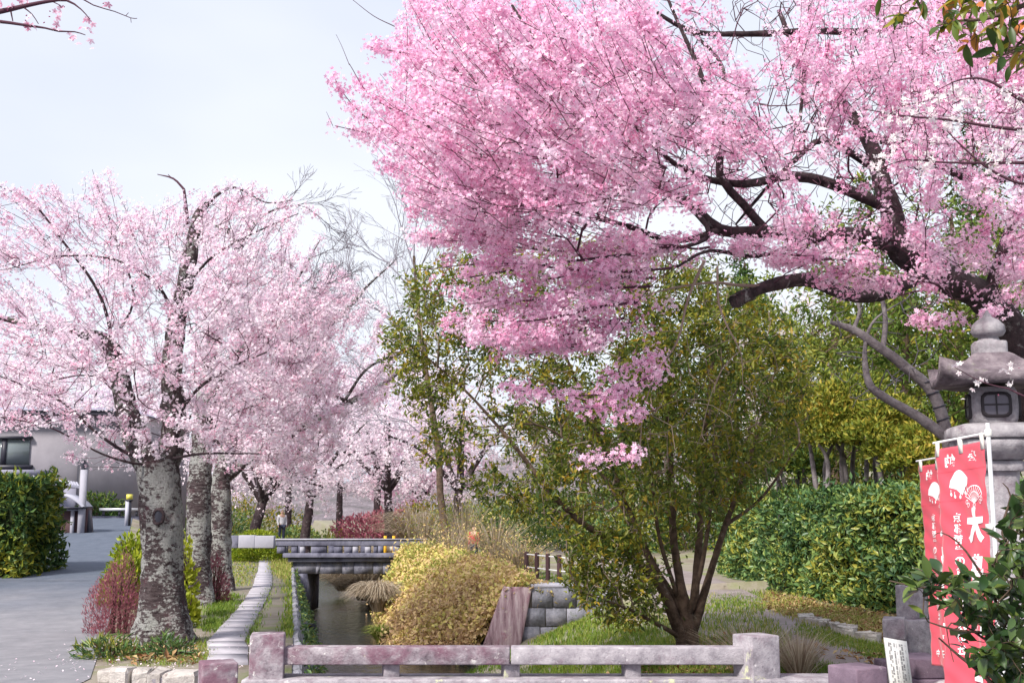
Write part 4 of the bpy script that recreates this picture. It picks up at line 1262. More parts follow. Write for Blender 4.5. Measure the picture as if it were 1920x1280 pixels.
# ------------------------------------------------------------------ hedges
def hedge(label, foot, h, w, n, mat, size, tint, tm=LEAF, lump=0.12, crown=0.1):
    """Clipped hedge along a foot line (front edge), w deep away from it to the left of travel."""
    foot = np.array(foot, float)
    cd = np.concatenate([[0], np.cumsum(np.linalg.norm(np.diff(foot, axis=0), axis=1))])
    t = thing("clipped_hedge", label, "hedge", foot[len(foot) // 2])
    def at(s):
        p = np.stack([np.interp(s, cd, foot[:, j]) for j in range(3)], -1)
        d = np.stack([np.interp(s + 0.2, cd, foot[:, j]) - np.interp(s - 0.2, cd, foot[:, j]) for j in range(2)], -1)
        d = unit(d)
        return p, np.stack([-d[:, 1], d[:, 0], np.zeros(len(d))], -1), np.stack([d[:, 0], d[:, 1], np.zeros(len(d))], -1)
    # inner mass
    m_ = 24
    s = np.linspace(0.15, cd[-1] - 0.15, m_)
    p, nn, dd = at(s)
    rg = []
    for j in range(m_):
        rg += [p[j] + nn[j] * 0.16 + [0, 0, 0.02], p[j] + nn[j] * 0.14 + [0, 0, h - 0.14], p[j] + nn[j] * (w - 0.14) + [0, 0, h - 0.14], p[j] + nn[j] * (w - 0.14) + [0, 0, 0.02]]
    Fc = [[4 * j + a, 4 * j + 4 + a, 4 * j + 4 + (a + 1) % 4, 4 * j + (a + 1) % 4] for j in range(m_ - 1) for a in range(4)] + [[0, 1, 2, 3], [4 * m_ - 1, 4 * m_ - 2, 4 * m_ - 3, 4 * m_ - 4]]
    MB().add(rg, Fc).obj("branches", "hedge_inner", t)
    # leaves on front, top, back and both ends
    tot = cd[-1]
    areas = np.array([tot * h, tot * w, tot * h * 0.25, w * h, w * h])
    cnt = (n * areas / areas.sum()).astype(int)
    PP, NN = [], []
    for face, c in enumerate(cnt):
        s = rng.uniform(0, tot, c); u = rng.random(c)
        if face == 3: s = np.zeros(c) + 0.02
        if face == 4: s = np.full(c, tot - 0.02)
        p, nn, dd = at(s)
        if face == 0: q = p + np.outer(u * h, [0, 0, 1]); no = -nn + [0, 0, 0.25]
        elif face == 1: q = p + nn * (u * w)[:, None] + [0, 0, h]; no = np.tile([0, 0, 1.0], (c, 1))
        elif face == 2: q = p + nn * w + np.outer(u * h, [0, 0, 1]); no = nn
        else:
            q = p + nn * (u * w)[:, None] + np.outer(rng.random(c) * h, [0, 0, 1]); no = dd * (-1 if face == 3 else 1)
        bul = lump * (np.sin(q[:, 0] * 2.1 + q[:, 1] * 1.7) * 0.5 + np.sin(q[:, 0] * 5.3 + q[:, 2] * 4.1 + q[:, 1] * 3.1) * 0.35 + np.sin(q[:, 2] * 7 + q[:, 0] * 9) * 0.25)
        q = q + no * (bul + rng.normal(0, 0.05, c) - 0.05 + (rng.random(c) < 0.04) * rng.uniform(0.05, 0.22, c))[:, None]
        # rounded shoulders
        k = np.clip((q[:, 2] - p[:, 2] - h + 0.35) / 0.35, 0, 1) ** 2
        q[:, 2] -= k * crown * (face == 0)
        PP.append(q); NN.append(no)
    PP, NN = np.vstack(PP), np.vstack(NN)
    mb = MB()
    N = len(PP)
    al = unit(rng.normal(0, 1, (N, 3)) + np.array([0, 0, 0.3]) + NN * 0.4)
    pn = np.sin(PP[:, 0] * 1.3 + PP[:, 1] * 0.9 + PP[:, 2] * 2.0) * 0.12 + np.sin(PP[:, 0] * 4.1 - PP[:, 2] * 3.3 + PP[:, 1] * 2.2) * 0.10
    tt = tint[0] + (tint[1] - tint[0]) * rng.random(N) + pn
    scatter(mb, tm, PP, NN + rng.normal(0, 0.55, (N, 3)), size * rng.uniform(0.5, 1.45, N), tt, 1.0, "x", al)
    mb.obj("foliage", mat, t, "stuff")
    return t
fr = [G(1750, 1165), G(1650, 1148), G(1540, 1128), G(1440, 1102), G(1345, 1075)]
foot = ([np.array([fr[0][0] + 2.2, fr[0][1] - 1.5, 0.0])] + [np.array(p) for p in fr])[::-1]
hedge("long clipped green hedge along the footpath behind the red banners", foot, 1.88, 1.3, 46000, "leaf_hedge", 0.125, (0.0, 0.85), LEAF, 0.16, 0.12)
hedge("dark green clipped hedge with yellowish top beside the left road", [np.array([-14.0, 21.9, 0.0]), np.array([-9.3, 21.9, 0.0])], 2.2, 1.7, 26000, "leaf_conifer", 0.14, (0.0, 0.75), LEAF, 0.2, 0.25)

# golden hedge over the right canal bank
gh = thing("bank_hedge", "golden brown clipped hedge spilling down the canal bank to the water", "hedge", (-1.5, 29, 0))
nY, nT = 40, 14
YY = np.linspace(23.95, 35.6, nY)
def gsurf(Y, t):
    """t 0..0.3 across the top from behind, 0.3..1 down to the water"""
    Y = np.asarray(Y, float); t = np.asarray(t, float)
    xt, xb = XRT(Y), XRB(Y)
    cz = np.interp(Y, [24, 27, 31, 36], [0.08, 0.30, 0.46, 0.58])
    u = np.clip((t - 0.3) / 0.7, 0, 1); v = np.clip(t / 0.3, 0, 1)
    tap = np.clip((Y - 23.9) / 2.2, 0.05, 1)
    bul = tap * 0.10 * np.sin(np.pi * np.clip(u, 0, 1)) ** 0.8 + tap * 0.05 * np.sin(Y * 2.3) * u + tap * 0.05 * np.sin(Y * 5.1 + u * 6)
    X = np.where(t < 0.3, xt + 0.75 * (1 - v) + 0.0, xt + (xb + 0.30 * tap - 0.12 - xt) * u - bul)
    Z = np.where(t < 0.3, cz - 0.25 * (1 - v) ** 2, cz + (-1.47 - cz) * u ** 1.15 + bul * 0.5)
    return np.stack([X, Y + 0 * t, Z], -1)
g1, g2 = np.meshgrid(YY, np.linspace(0, 1, nT), indexing="ij")
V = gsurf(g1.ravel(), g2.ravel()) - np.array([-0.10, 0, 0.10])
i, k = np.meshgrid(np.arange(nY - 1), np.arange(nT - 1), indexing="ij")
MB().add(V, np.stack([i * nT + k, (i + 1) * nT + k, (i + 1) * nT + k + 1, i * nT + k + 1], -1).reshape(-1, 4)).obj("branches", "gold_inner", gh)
N = 40000
y_, t_ = 23.95 + 11.65 * rng.random(N) ** 1.25, rng.random(N) ** 0.85
p = gsurf(y_, t_)
e1 = gsurf(y_ + 0.05, t_) - p; e2 = gsurf(y_, np.minimum(t_ + 0.02, 1.001)) - p
no = unit(np.cross(e1, e2)); no *= np.sign(no[:, 2:3] - 0.3 * no[:, 0:1] + 1e-6)
p = p + no * (rng.normal(0.0, 0.07, (N, 1)) + (rng.random((N, 1)) < 0.03) * rng.uniform(0.05, 0.25, (N, 1)))
green = np.clip((y_ - 28.6) / 2.5, 0, 1)
tt = np.clip(rng.uniform(0.1, 0.85, N) - 0.25 * np.clip(t_ - 0.35, 0, 1) + 0.18 * np.sin(p[:, 1] * 1.9 + p[:, 2] * 3) * 0.5 + 0.25 * green, 0, 1)
mb = MB()
al = unit(rng.normal(0, 1, (N, 3)) + [0, 0, -0.3])
scatter(mb, BROAD, p, no + rng.normal(0, 0.6, (N, 3)), 0.105 * rng.uniform(0.5, 1.4, N), tt, 1.0, "x", al)
mb.obj("foliage", "leaf_gold", gh, "stuff")
# end of the hedge over the sloping slab

# ------------------------------------------------------------------ trees
def dome(cx, cy, rx, ry, Y0, half):
    """Depths inside a rounded crown seen from the bridge."""
    def f(x, y, n):
        e = np.clip(1 - ((x - cx) / rx) ** 2 - ((y - cy) / ry) ** 2, 0.06, 1)
        return Y0 + half * np.sqrt(e) * rng.uniform(-1, 1, n)
    return f

def ramify(segs, p, d, ln, r, depth, up=0.25, wob=0.10):
    n = 3
    for k in range(n):
        d = unit(d + rng.normal(0, wob, 3) + np.array([0, 0, up * 0.15]))
        q = p + d * ln / n
        segs.append((p, q, r * (1 - 0.12 * k), r * (1 - 0.12 * (k + 1))))
        p = q
        if depth > 0 and k < n - 1 and rng.random() < 0.75:
            s_ = rng.normal(0, 1, 3); s_ -= d * s_.dot(d)
            ramify(segs, p, unit(d * 0.8 + unit(s_) * rng.uniform(0.4, 0.8)), ln * rng.uniform(0.5, 0.75), r * 0.5, depth - 1, up, wob)
    if depth > 0:
        for k in range(2):
            s_ = rng.normal(0, 1, 3); s_ -= d * s_.dot(d)
            ramify(segs, p, unit(d + unit(s_) * rng.uniform(0.25, 0.6)), ln * rng.uniform(0.6, 0.8), r * 0.62, depth - 1, up, wob)

# big pink cherry that leans in from the right
pk = thing("cherry_tree", "large cherry tree in dense deep pink bloom overhanging from behind the stone lantern", "cherry tree", G(1945, 1215))
b0 = G(1945, 1215)
big = [
    L([(1990, 1215, b0[1], .34), (1975, 1000, b0[1] - .2, .29), (1950, 800, 11.6, .26), (1908, 640, 11.3, .23), (1850, 560, 11.1, .21), (1770, 520, 10.9, .20), (1690, 470, 10.7, .185), (1672, 394, 10.7, .14), (1648, 322, 10.8, .12), (1627, 259, 10.9, .10), (1565, 180, 11, .075), (1500, 110, 11.1, .05), (1460, 20, 11.2, .03)]),
    L([(1690, 470, 10.7, .15), (1610, 440, 10.4, .13), (1530, 445, 10.2, .115), (1440, 435, 10.0, .105), (1351, 431, 9.8, .10), (1290, 380, 9.6, .085), (1235, 350, 9.4, .07), (1190, 285, 9.3, .055), (1130, 230, 9.2, .045), (1080, 165, 9.1, .036), (1010, 85, 9.0, .028), (960, 10, 9.0, .02)]),
    L([(1351, 431, 9.8, .06), (1265, 452, 9.3, .05), (1180, 425, 9.0, .042), (1090, 400, 8.8, .034), (960, 345, 8.6, .026), (850, 305, 8.6, .018), (740, 265, 8.6, .011)]),
    L([(1440, 435, 10.0, .08), (1395, 385, 9.9, .075), (1350, 330, 9.8, .07), (1352, 250, 9.8, .055), (1310, 130, 9.8, .045), (1270, 40, 9.8, .03), (1240, -30, 9.8, .02)]),
    L([(1672, 394, 10.7, .11), (1560, 345, 10.4, .10), (1480, 330, 10.2, .09), (1400, 345, 10.0, .07), (1310, 330, 9.8, .05), (1220, 270, 9.6, .035), (1130, 150, 9.6, .02)]),
    L([(1740, 505, 10.8, .15), (1660, 548, 10.4, .14), (1590, 552, 10.1, .125), (1515, 524, 9.9, .115), (1440, 536, 9.7, .10), (1405, 552, 9.6, .095), (1378, 566, 9.55, .09)]),
    L([(1627, 259, 10.9, .09), (1690, 270, 10.9, .085), (1740, 289, 10.8, .08), (1800, 330, 10.7, .07), (1900, 335, 10.6, .05), (2000, 300, 10.6, .03)]),
    L([(1740, 289, 10.8, .06), (1762, 210, 10.9, .055), (1717, 86, 11.0, .05), (1702, 25, 11, .04), (1690, -50, 11, .03)]),
    L([(1645, 320, 10.8, .075), (1549, 264, 10.6, .06), (1500, 292, 10.4, .05), (1440, 350, 10.2, .035), (1380, 420, 10, .02)]),
    L([(1702, 45, 11, .07), (1620, 60, 10.8, .07), (1530, 58, 10.6, .065), (1400, 64, 10.4, .055), (1295, 58, 10.2, .045), (1220, 15, 10, .03), (1150, -40, 10, .02)]),
    L([(1496, 296, 10.4, .035), (1500, 225, 10.4, .035), (1510, 120, 10.4, .03), (1520, -20, 10.4, .02)]),
    L([(1850, 560, 11.1, .12), (1880, 470, 10.8, .10), (1905, 400, 10.6, .08), (1960, 300, 10.5, .05)]),
    L([(1295, 58, 10.2, .03), (1355, 128, 10.1, .04), (1352, 250, 9.8, .045)]),
    L([(1290, 380, 9.6, .05), (1330, 440, 9.4, .04), (1250, 470, 9.0, .03), (1150, 480, 8.7, .022), (1000, 500, 8.5, .016), (880, 520, 8.5, .010)]),
    L([(1520, 450, 10.2, .05), (1420, 480, 9.7, .04), (1330, 470, 9.3, .03), (1270, 500, 9.0, .02)]),
]
sprig = [
    L([(880, 240, 8.6, .010), (760, 262, 8.7, .007), (690, 250, 8.8, .005), (628, 236, 8.8, .003)], 0.05),
    L([(860, 300, 8.6, .010), (740, 250, 8.7, .007), (680, 215, 8.8, .005), (640, 170, 8.8, .003), (624, 138, 8.8, .002)], 0.05),
    L([(840, 250, 8.6, .010), (745, 210, 8.7, .006), (690, 175, 8.8, .004), (655, 120, 8.8, .003)], 0.05),
    L([(900, 150, 8.7, .010), (800, 110, 8.8, .006), (730, 95, 8.9, .004), (690, 88, 8.9, .003)], 0.05),
    L([(880, 610, 8.6, .008), (940, 640, 8.6, .007), (1080, 650, 8.6, .006), (1165, 610, 8.6, .003)], 0.05),
    L([(1250, 690, 8.7, .008), (1150, 735, 8.6, .007), (1040, 740, 8.6, .005), (945, 728, 8.6, .003)], 0.05),
    L([(1180, 730, 8.65, .005), (1130, 765, 8.6, .004), (1060, 757, 8.6, .003)], 0.05),
    L([(1240, 660, 8.7, .005), (1180, 690, 8.65, .004), (1110, 712, 8.6, .003)], 0.05),
    L([(1215, 845, 8.7, .004), (1150, 856, 8.65, .003), (1065, 858, 8.6, .002)], 0.05),
    L([(1230, 770, 8.7, .004), (1180, 775, 8.65, .003), (1140, 790, 8.6, .002)], 0.05),
    L([(1700, 600, 9.5, .006), (1800, 600, 9.2, .004), (1885, 580, 9.0, .003)], 0.05),
]
bare = [
    L([(655, 122, 8.8, .003), (640, 85, 8.8, .002), (630, 65, 8.8, .0015)], 0.05), L([(624, 236, 8.8, .003), (612, 210, 8.8, .0015)], 0.05),
    L([(740, 50, 8.9, .004), (700, 30, 8.9, .003), (655, -5, 8.9, .002)], 0.05),
    L([(1320, 490, 9.2, .022), (1290, 560, 9.1, .018), (1270, 640, 9.0, .013), (1230, 700, 8.9, .009), (1205, 780, 8.8, .006), (1200, 880, 8.8, .003)], 0.08),
    L([(1345, 500, 9.3, .018), (1348, 570, 9.2, .015), (1368, 620, 9.1, .011), (1390, 665, 9.1, .007), (1392, 720, 9.1, .003)], 0.08),
    L([(1440, 536, 9.7, .03), (1390, 535, 9.5, .024), (1330, 530, 9.3, .018), (1240, 545, 9.1, .012), (1160, 575, 9.0, .005)], 0.08),
    L([(1385, 660, 9.1, .006), (1355, 690, 9.0, .006), (1330, 750, 9.0, .005), (1315, 815, 9.0, .003)], 0.08),
    L([(1330, 750, 9.0, .004), (1280, 748, 8.95, .004), (1220, 770, 8.9, .003), (1190, 790, 8.8, .002)], 0.08),
    L([(1290, 620, 9.05, .005), (1220, 622, 8.95, .003), (1140, 640, 8.9, .002)], 0.08),
]
holes = [(1530, 335, 60, 42, .05), (1450, 210, 60, 30, .15), (1745, 365, 45, 50, .1), (1330, 410, 120, 50, .12), (1620, 390, 130, 60, .30), (1480, 400, 120, 40, .15), (1560, 100, 60, 50, .35), (1350, 110, 90, 50, .35),
         (1620, 200, 40, 40, .35), (1420, 60, 110, 60, .30), (1840, 420, 70, 60, .45), (1660, 480, 50, 40, .4), (1780, 190, 60, 60, .5), (1600, 290, 60, 30, .25), (1300, 60, 60, 40, .4), (1880, 300, 60, 60, .5), (1480, 20, 80, 30, .4), (980, 545, 45, 16, .3), (1130, 455, 70, 28, .3), (880, 480, 50, 16, .3), (1220, 530, 60, 25, .2)]
left_poly = [(768, -40), (745, 45), (700, 80), (735, 140), (690, 175), (700, 215), (668, 250), (690, 290), (725, 350), (745, 400), (735, 440), (770, 490), (800, 530), (835, 600), (860, 625), (930, 648), (1000, 655), (1085, 655), (1150, 620), (1200, 560), (1240, 510), (1300, 480), (1330, 420), (1340, 330), (1440, 300), (1450, -40)]
top_poly = [(768, -40), (745, 45), (700, 80), (735, 140), (690, 175), (700, 215), (668, 250), (690, 290), (725, 350), (745, 400), (735, 440), (770, 480), (1000, 480), (1240, 470), (1330, 420), (1340, 330), (1440, 300), (1450, -40)]
right_poly = [(1330, -40), (1310, 480), (1400, 478), (1480, 505), (1620, 505), (1720, 560), (1800, 570), (1860, 550), (1900, 590), (1990, 560), (1990, -40)]
big = [(p, r * (0.52 if i else 0.72)) for i, (p, r) in enumerate(big)]
def pink_field(px, py):
    rx, ry = (px - 1560) / 600.0, (430 - py) / 430.0
    dz = 0.75 * np.clip(ry, -0.15, 1.2) + 0.12
    dx = np.where(px < 1420, -1.0 + 0.55 * np.clip(ry, 0, 1), 0.25 * rx - 0.25)
    dz = np.where(px < 1420, dz, dz + 0.3)
    return np.stack([dx, rng.normal(-0.15, 0.45, len(px)), dz], -1)
sp1 = sprays(top_poly, 560, dome(1150, 220, 620, 560, 8.9, 1.6), pink_field, (0.45, 1.05), holes, 0.28)
sp2 = sprays(right_poly, 340, dome(1500, 250, 560, 480, 9.7, 1.7), pink_field, (0.35, 0.85), holes, 0.40)
sp3 = []
ROWS = []
for (x0, y0, x1, y1, dq, m_) in ((1290, 470, 760, 452, 8.9, 40), (1260, 500, 785, 505, 8.5, 36), (1230, 512, 905, 540, 8.9, 22), (1220, 545, 812, 562, 8.6, 34), (1195, 575, 840, 606, 8.4, 34), (1185, 600, 960, 590, 8.8, 16), (1170, 605, 925, 640, 8.5, 26), (1130, 640, 985, 656, 8.45, 14), (1330, 455, 1180, 480, 9.0, 16), (1640, 500, 1400, 478, 9.4, 26), (1760, 540, 1560, 505, 9.3, 22), (1500, 470, 1330, 470, 9.2, 18)):
    ts_ = np.linspace(0, 1, 7)
    row_ = smoothline(PA([(x0 + (x1 - x0) * t, y0 + (y1 - y0) * t - 9 * math.sin(math.pi * t * 2 + x0), dq + 0.2 * math.sin(4 * t + y0)) for t in ts_]), np.linspace(0.011, 0.003, 7), 0.1)
    ROWS.append(row_)
    for k in range(int(m_ * 0.72)):
        t = rng.random() ** 0.8
        b_ = row_[0][int(t * (len(row_[0]) - 2))]
        d_ = unit(np.array([-1.0 if rng.random() < 0.8 else 0.6, rng.normal(0, .6), rng.normal(0.12, .22)]))
        ln_ = rng.uniform(0.18, 0.5)
        q_ = np.array([b_ + d_ * ln_ * u_ + np.array([0, 0, -0.10 * ln_ * u_ * u_]) for u_ in np.linspace(0, 1, 5)])
        sp3.append((q_, np.linspace(0.003, 0.0014, 5)))
SP = sp1 + sp2
tw = grow(big, np.vstack([np.array([p[0] for p, r in SP]), np.array([p[0] for p, r in ROWS])]), 0.22, 0.22, 0.0026, 0.4, 0.03, 0.46, 0.03)
mb = MB(); limbs(mb, big, 12, 0.10); mb.obj("trunk", "bark_dark", pk, None, True)
mb = MB(); mb.sticks(tw["p0"], tw["p1"], tw["r0"], tw["r1"], 5)
limbs(mb, sprig + bare[:3], 5, 0)
tb = grow([big[1], big[4], big[8], big[3], big[9], big[6]], polyfill([(1290, -20), (1760, -20), (1800, 420), (1700, 520), (1330, 500)], 1000, dome(1500, 250, 400, 400, 10.0, 1.0)), 0.1, 0.2, 0.0026, 0.7, 0.05, 0.4, 0.016)
mb.sticks(tb["p0"], tb["p1"], tb["r0"], tb["r1"], 4)
tb2 = grow(bare[3:], polyfill([(1140, 560), (1420, 520), (1420, 800), (1250, 900), (1150, 850)], 60, lambda x, y, n: 9.0 + 0.3 * rng.uniform(-1, 1, n)), 0.1, 0.2, 0.0022, 0.6, 0.05, 0.4, 0.01)
hb = MB(); limbs(hb, [(p, r * .6) for p, r in bare[3:]], 6, 0); hb.sticks(tb2["p0"], tb2["p1"], tb2["r0"], tb2["r1"], 4); hb.obj("hanging_twigs", "twig_tan", pk, "stuff")
mb.obj("twigs", "twig", pk, "stuff")
SP = SP + sp3
stx = MB(); stick_lines(stx, SP + ROWS); stx.obj("shoots", "twig", pk, "stuff")
mb = MB()
pts, d = clusters(NOTW, 10.5, 1, SP)
flowers(mb, pts, 19.0, 0.036, 0.0178, (-0.08, 0.62), FL, 0.6, 1.0)
p9, d9 = clusters(tw, 2.0, 2)
flowers(mb, p9, 6, 0.036, 0.0205, (0.0, 0.5), FL, 0.6, 0.5)
p2, d2 = clusters(dict(p0=np.zeros((0, 3)), p1=np.zeros((0, 3)), w=np.zeros(0)), 40, 1, sprig)
flowers(mb, p2, 9, 0.038, 0.022, (0.0, 0.45), FL, 0.62, 0.8)
mb.obj("crown", "petal_pink", pk, "stuff")
print("pink", len(pts), mb.nv)
mb = MB()
ep = np.array([P(1374, 568, 9.55)])
mb.tube([P(1412, 549, 9.62), P(1395, 556, 9.58), P(1375, 566, 9.53)], [0.052, 0.062, 0.058], 12, 0.16).obj("cut_stub", "bark_limb", pk, None, True)

# pale cherry in front on the left, with lichen on the trunk
lc = thing("cherry_tree", "nearest pale pink cherry tree with white lichen on its trunk and a round scar", "cherry tree", G(308, 1205), "pale cherry trees along the plank path")
B0 = G(308, 1206)[1]
lcl = [
    L([(308, 1216, B0, .27), (306, 1150, B0, .255), (305, 1060, B0, .245), (302, 980, B0, .25), (300, 910, B0, .255), (296, 865, B0, .25)], 0.06),
    L([(292, 885, B0, .20), (262, 835, B0 + .1, .185), (238, 770, B0 + .2, .16), (222, 700, B0 + .25, .135), (205, 645, B0 + .2, .115), (165, 627, B0 + .1, .08), (110, 622, B0, .06), (50, 608, B0 - .1, .045), (-20, 590, B0 - .2, .03)], 0.08),
    L([(305, 890, B0, .20), (322, 840, B0, .18), (326, 780, B0 - .1, .165), (322, 700, B0 - .15, .15), (330, 620, B0 - .2, .135), (345, 540, B0 - .2, .12), (358, 470, B0 - .1, .105), (372, 405, B0, .075), (386, 378, B0, .05)], 0.08),
    L([(372, 410, B0, .06), (400, 372, B0 - .1, .045), (440, 352, B0 - .2, .03), (500, 380, B0 - .3, .02), (550, 375, B0 - .4, .01)], 0.08),
    L([(222, 700, B0 + .2, .05), (190, 560, B0, .04), (120, 455, B0 - .2, .03), (60, 380, B0 - .3, .02), (0, 350, B0 - .4, .012)], 0.08),
    L([(330, 620, B0, .05), (300, 540, B0 - .3, .04), (225, 490, B0 - .5, .03), (120, 480, B0 - .6, .02), (10, 505, B0 - .7, .012)], 0.08),
    L([(285, 860, B0, .05), (240, 850, B0 - .2, .045), (180, 810, B0 - .4, .035), (110, 750, B0 - .6, .025), (0, 705, B0 - .8, .015)], 0.08),
    L([(290, 870, B0, .04), (250, 868, B0 - .3, .035), (190, 850, B0 - .5, .025), (90, 800, B0 - .7, .015), (-10, 780, B0 - .8, .01)], 0.08),
    L([(326, 790, B0 - .1, .05), (370, 730, B0 - .5, .04), (430, 690, B0 - .8, .03), (500, 660, B0 - 1, .018)], 0.08),
    L([(320, 860, B0 - .1, .04), (380, 850, B0 - .5, .03), (450, 850, B0 - .8, .02), (520, 850, B0 - 1, .01)], 0.08),
    L([(345, 540, B0 - .2, .04), (400, 480, B0 - .5, .03), (470, 440, B0 - .7, .02), (560, 400, B0 - .8, .01)], 0.08),
    L([(205, 645, B0 + .2, .04), (250, 560, B0, .03), (215, 440, B0, .02), (190, 370, B0, .01), (173, 318, B0, .005)], 0.08),
]
poly = [(-60, 340), (60, 345), (140, 360), (190, 350), (240, 400), (300, 385), (330, 365), (400, 350), (470, 345), (545, 372), (540, 430), (560, 500), (560, 560), (540, 640), (560, 720), (540, 790), (500, 860), (440, 890), (330, 870), (260, 900), (180, 910), (110, 865), (60, 830), (-60, 815)]
hl = [(60, 430, 80, 45, .25), (170, 530, 90, 30, .35), (110, 590, 60, 20, .3), (400, 500, 40, 60, .4), (330, 430, 40, 30, .5), (260, 360, 45, 40, .3), (120, 390, 40, 30, .3), (345, 640, 25, 60, .35), (230, 740, 25, 70, .35)]
def pale_field(cx, cy, up=0.35):
    def f(px, py):
        return np.stack([(px - cx) / 260.0, rng.normal(-0.1, 0.5, len(px)), (cy - py) / 330.0 + up * 0.5], -1)
    return f
SP = sprays(poly, 430, dome(250, 630, 400, 330, B0 - 0.1, 1.9), pale_field(310, 700), (0.4, 0.95), hl, 0.35, 0.10)
SP += sprays([(120, 400), (165, 318), (200, 330), (260, 390), (330, 365), (480, 345), (550, 370), (540, 440), (380, 470), (150, 450)], 45, lambda x, y, n: B0 - .3 + .6 * rng.uniform(-1, 1, n), pale_field(310, 560, 1.0), (0.25, 0.6), (), 0.25)
SP += sprays([(-60, 330), (140, 350), (150, 470), (-60, 520)], 30, lambda x, y, n: B0 - .3 + .6 * rng.uniform(-1, 1, n), pale_field(310, 560, 0.6), (0.3, 0.7), (), 0.25)
SP += [(p[int(len(p) * .45):], r[int(len(p) * .45):] * .5) for p, r in lcl[3:]]
at = np.vstack([np.array([p[0] for p, r in SP]), np.array([P(px + rng.normal(0, 12), py + rng.normal(0, 14), B0 - .2 + rng.normal(0, .25)) for (px, py) in ((372, 420), (362, 480), (345, 540), (335, 600), (326, 680), (325, 760), (322, 830), (210, 650), (225, 710), (240, 770), (262, 830)) for _ in range(7)])])
tw = grow(lcl, at, 0.25, 0.2, 0.0028, 0.4, 0.03, 0.46, 0.035)
trunk = MB()
limbs(trunk, lcl[:1], 28, 0.06, (1.0, 0.5, 0.30))
trunk.obj("trunk", "bark_lichen", lc, None, True)
mb = MB(); limbs(mb, [(p, r * .85) for p, r in lcl[1:3]], 16, 0.12); mb.obj("limbs", "bark_limb", lc, None, True)
mb = MB(); limbs(mb, [(p, r * .5) for p, r in lcl[3:]], 10, 0.10); mb.obj("branches", "bark_dark", lc, None, True)
mb = MB(); mb.sticks(tw["p0"], tw["p1"], tw["r0"], tw["r1"], 5)
dead = [L([(345, 355, B0, .018), (325, 335, B0, .014), (295, 327, B0, .005)], 0.06), L([(322, 334, B0, .008), (315, 327, B0, .004)], 0.06), L([(352, 420, B0, .03), (345, 355, B0, .018)], 0.06)]
limbs(mb, dead, 6, 0)
mb.obj("twigs", "twig", lc, "stuff")
mb = MB(); stick_lines(mb, SP); mb.obj("shoots", "twig", lc, "stuff")
pts, d = clusters(NOTW, 8, 1, SP)
mb = MB(); flowers(mb, pts, 14, 0.036, 0.0215, (-0.12, 0.6), FL, 0.6, 1.6)
p9, d9 = clusters(tw, 4.0, 2); flowers(mb, p9, 5, 0.04, 0.025, (0.0, 0.6), FL, 0.6, 0.9)
mb.obj("crown", "petal_pale", lc, "stuff")
print("left", len(pts), mb.nv)
sk = P(296, 968, B0 - 0.26)
rr = MB()
th = np.linspace(0, 2 * math.pi, 15)[:-1]
ringp = np.array([[sk[0] + 0.062 * math.cos(a), sk[1] - 0.005 + 0.03 * abs(math.cos(a)), sk[2] + 0.088 * math.sin(a)] for a in th])
rr.tube(np.vstack([ringp, ringp[:1]]), 0.02, 8, 0.25, False).obj("scar", "bark_dark", lc, None, True)
rr = MB().add(np.vstack([ringp * 1.0, [[sk[0], sk[1] - 0.012, sk[2]]]]), [[j, (j + 1) % 14, 14] for j in range(14)]).obj("scar_hollow", "metal_dark", lc)

def cherry(label, base, lines, poly, n, dep, holes=(), bark="bark_lichen", size=0.03, k=3.2, per=8.0, mat="petal_pale", tm=FL, flare=(0.7, 0.3, 0.2), tint=(0.0, 0.5), group="pale cherry trees along the plank path", twm="twig", spread=0.06, rt=0.004, sides=14):
    t = thing("cherry_tree", label, "cherry tree", base, group)
    cx_, cy_ = np.mean([q[0] for q in poly]), np.mean([q[1] for q in poly]) + 120
    SP = sprays(poly, int(n * 0.42), dep, lambda px, py: np.stack([(px - cx_ + 60) / 200.0, rng.normal(0, .6, len(px)), (cy_ - py) / 300.0 + .2], -1), (0.5, 1.2), holes, 0.35, 0.10, 0.005)
    SP += [(p[int(len(p) * .55):], r[int(len(p) * .55):] * .4) for p, r in lines]
    tw = grow(lines, np.array([p[0] for p, r in SP]), 0.22, 0.28, rt, 0.4, 0.05, 0.45, 0.05)
    mb = MB(); stick_lines(mb, SP); mb.obj("shoots", twm, t, "stuff")
    mb = MB(); limbs(mb, [(p, r * .85 * np.linspace(1, .45 if i_ else .7, len(r))) for i_, (p, r) in enumerate(lines)], sides, 0.10, flare); mb.obj("trunk", bark, t, None, True)
    mb = MB(); mb.sticks(tw["p0"], tw["p1"], tw["r0"], tw["r1"], 4); mb.obj("twigs", twm, t, "stuff")
    sg = []
    for (p_, r_) in lines:
        for u_ in (0.55, 0.75, 0.95):
            j_ = int(u_ * (len(p_) - 2)); dd_ = unit(p_[j_ + 1] - p_[j_])
            ramify(sg, p_[j_], unit(dd_ + rng.normal(0, .5, 3) + np.array([0.3, 0, .3])), 0.45, 0.010, 3)
    mb = MB(); mb.sticks(np.array([q[0] for q in sg]), np.array([q[1] for q in sg]), np.maximum([q[2] for q in sg], .004), np.maximum([q[3] for q in sg], .003), 3); mb.obj("bare_twigs", "twig_grey", t, "stuff")
    pts, d = clusters(NOTW, per * 1.2, 1, SP)
    mb = MB(); flowers(mb, pts, k * 3.2, spread * .75, size * .82, (-.1, .55), tm, 0.6, 1.2); mb.obj("crown", mat, t, "stuff")
    print(label[:20], len(pts), mb.nv)
    return t
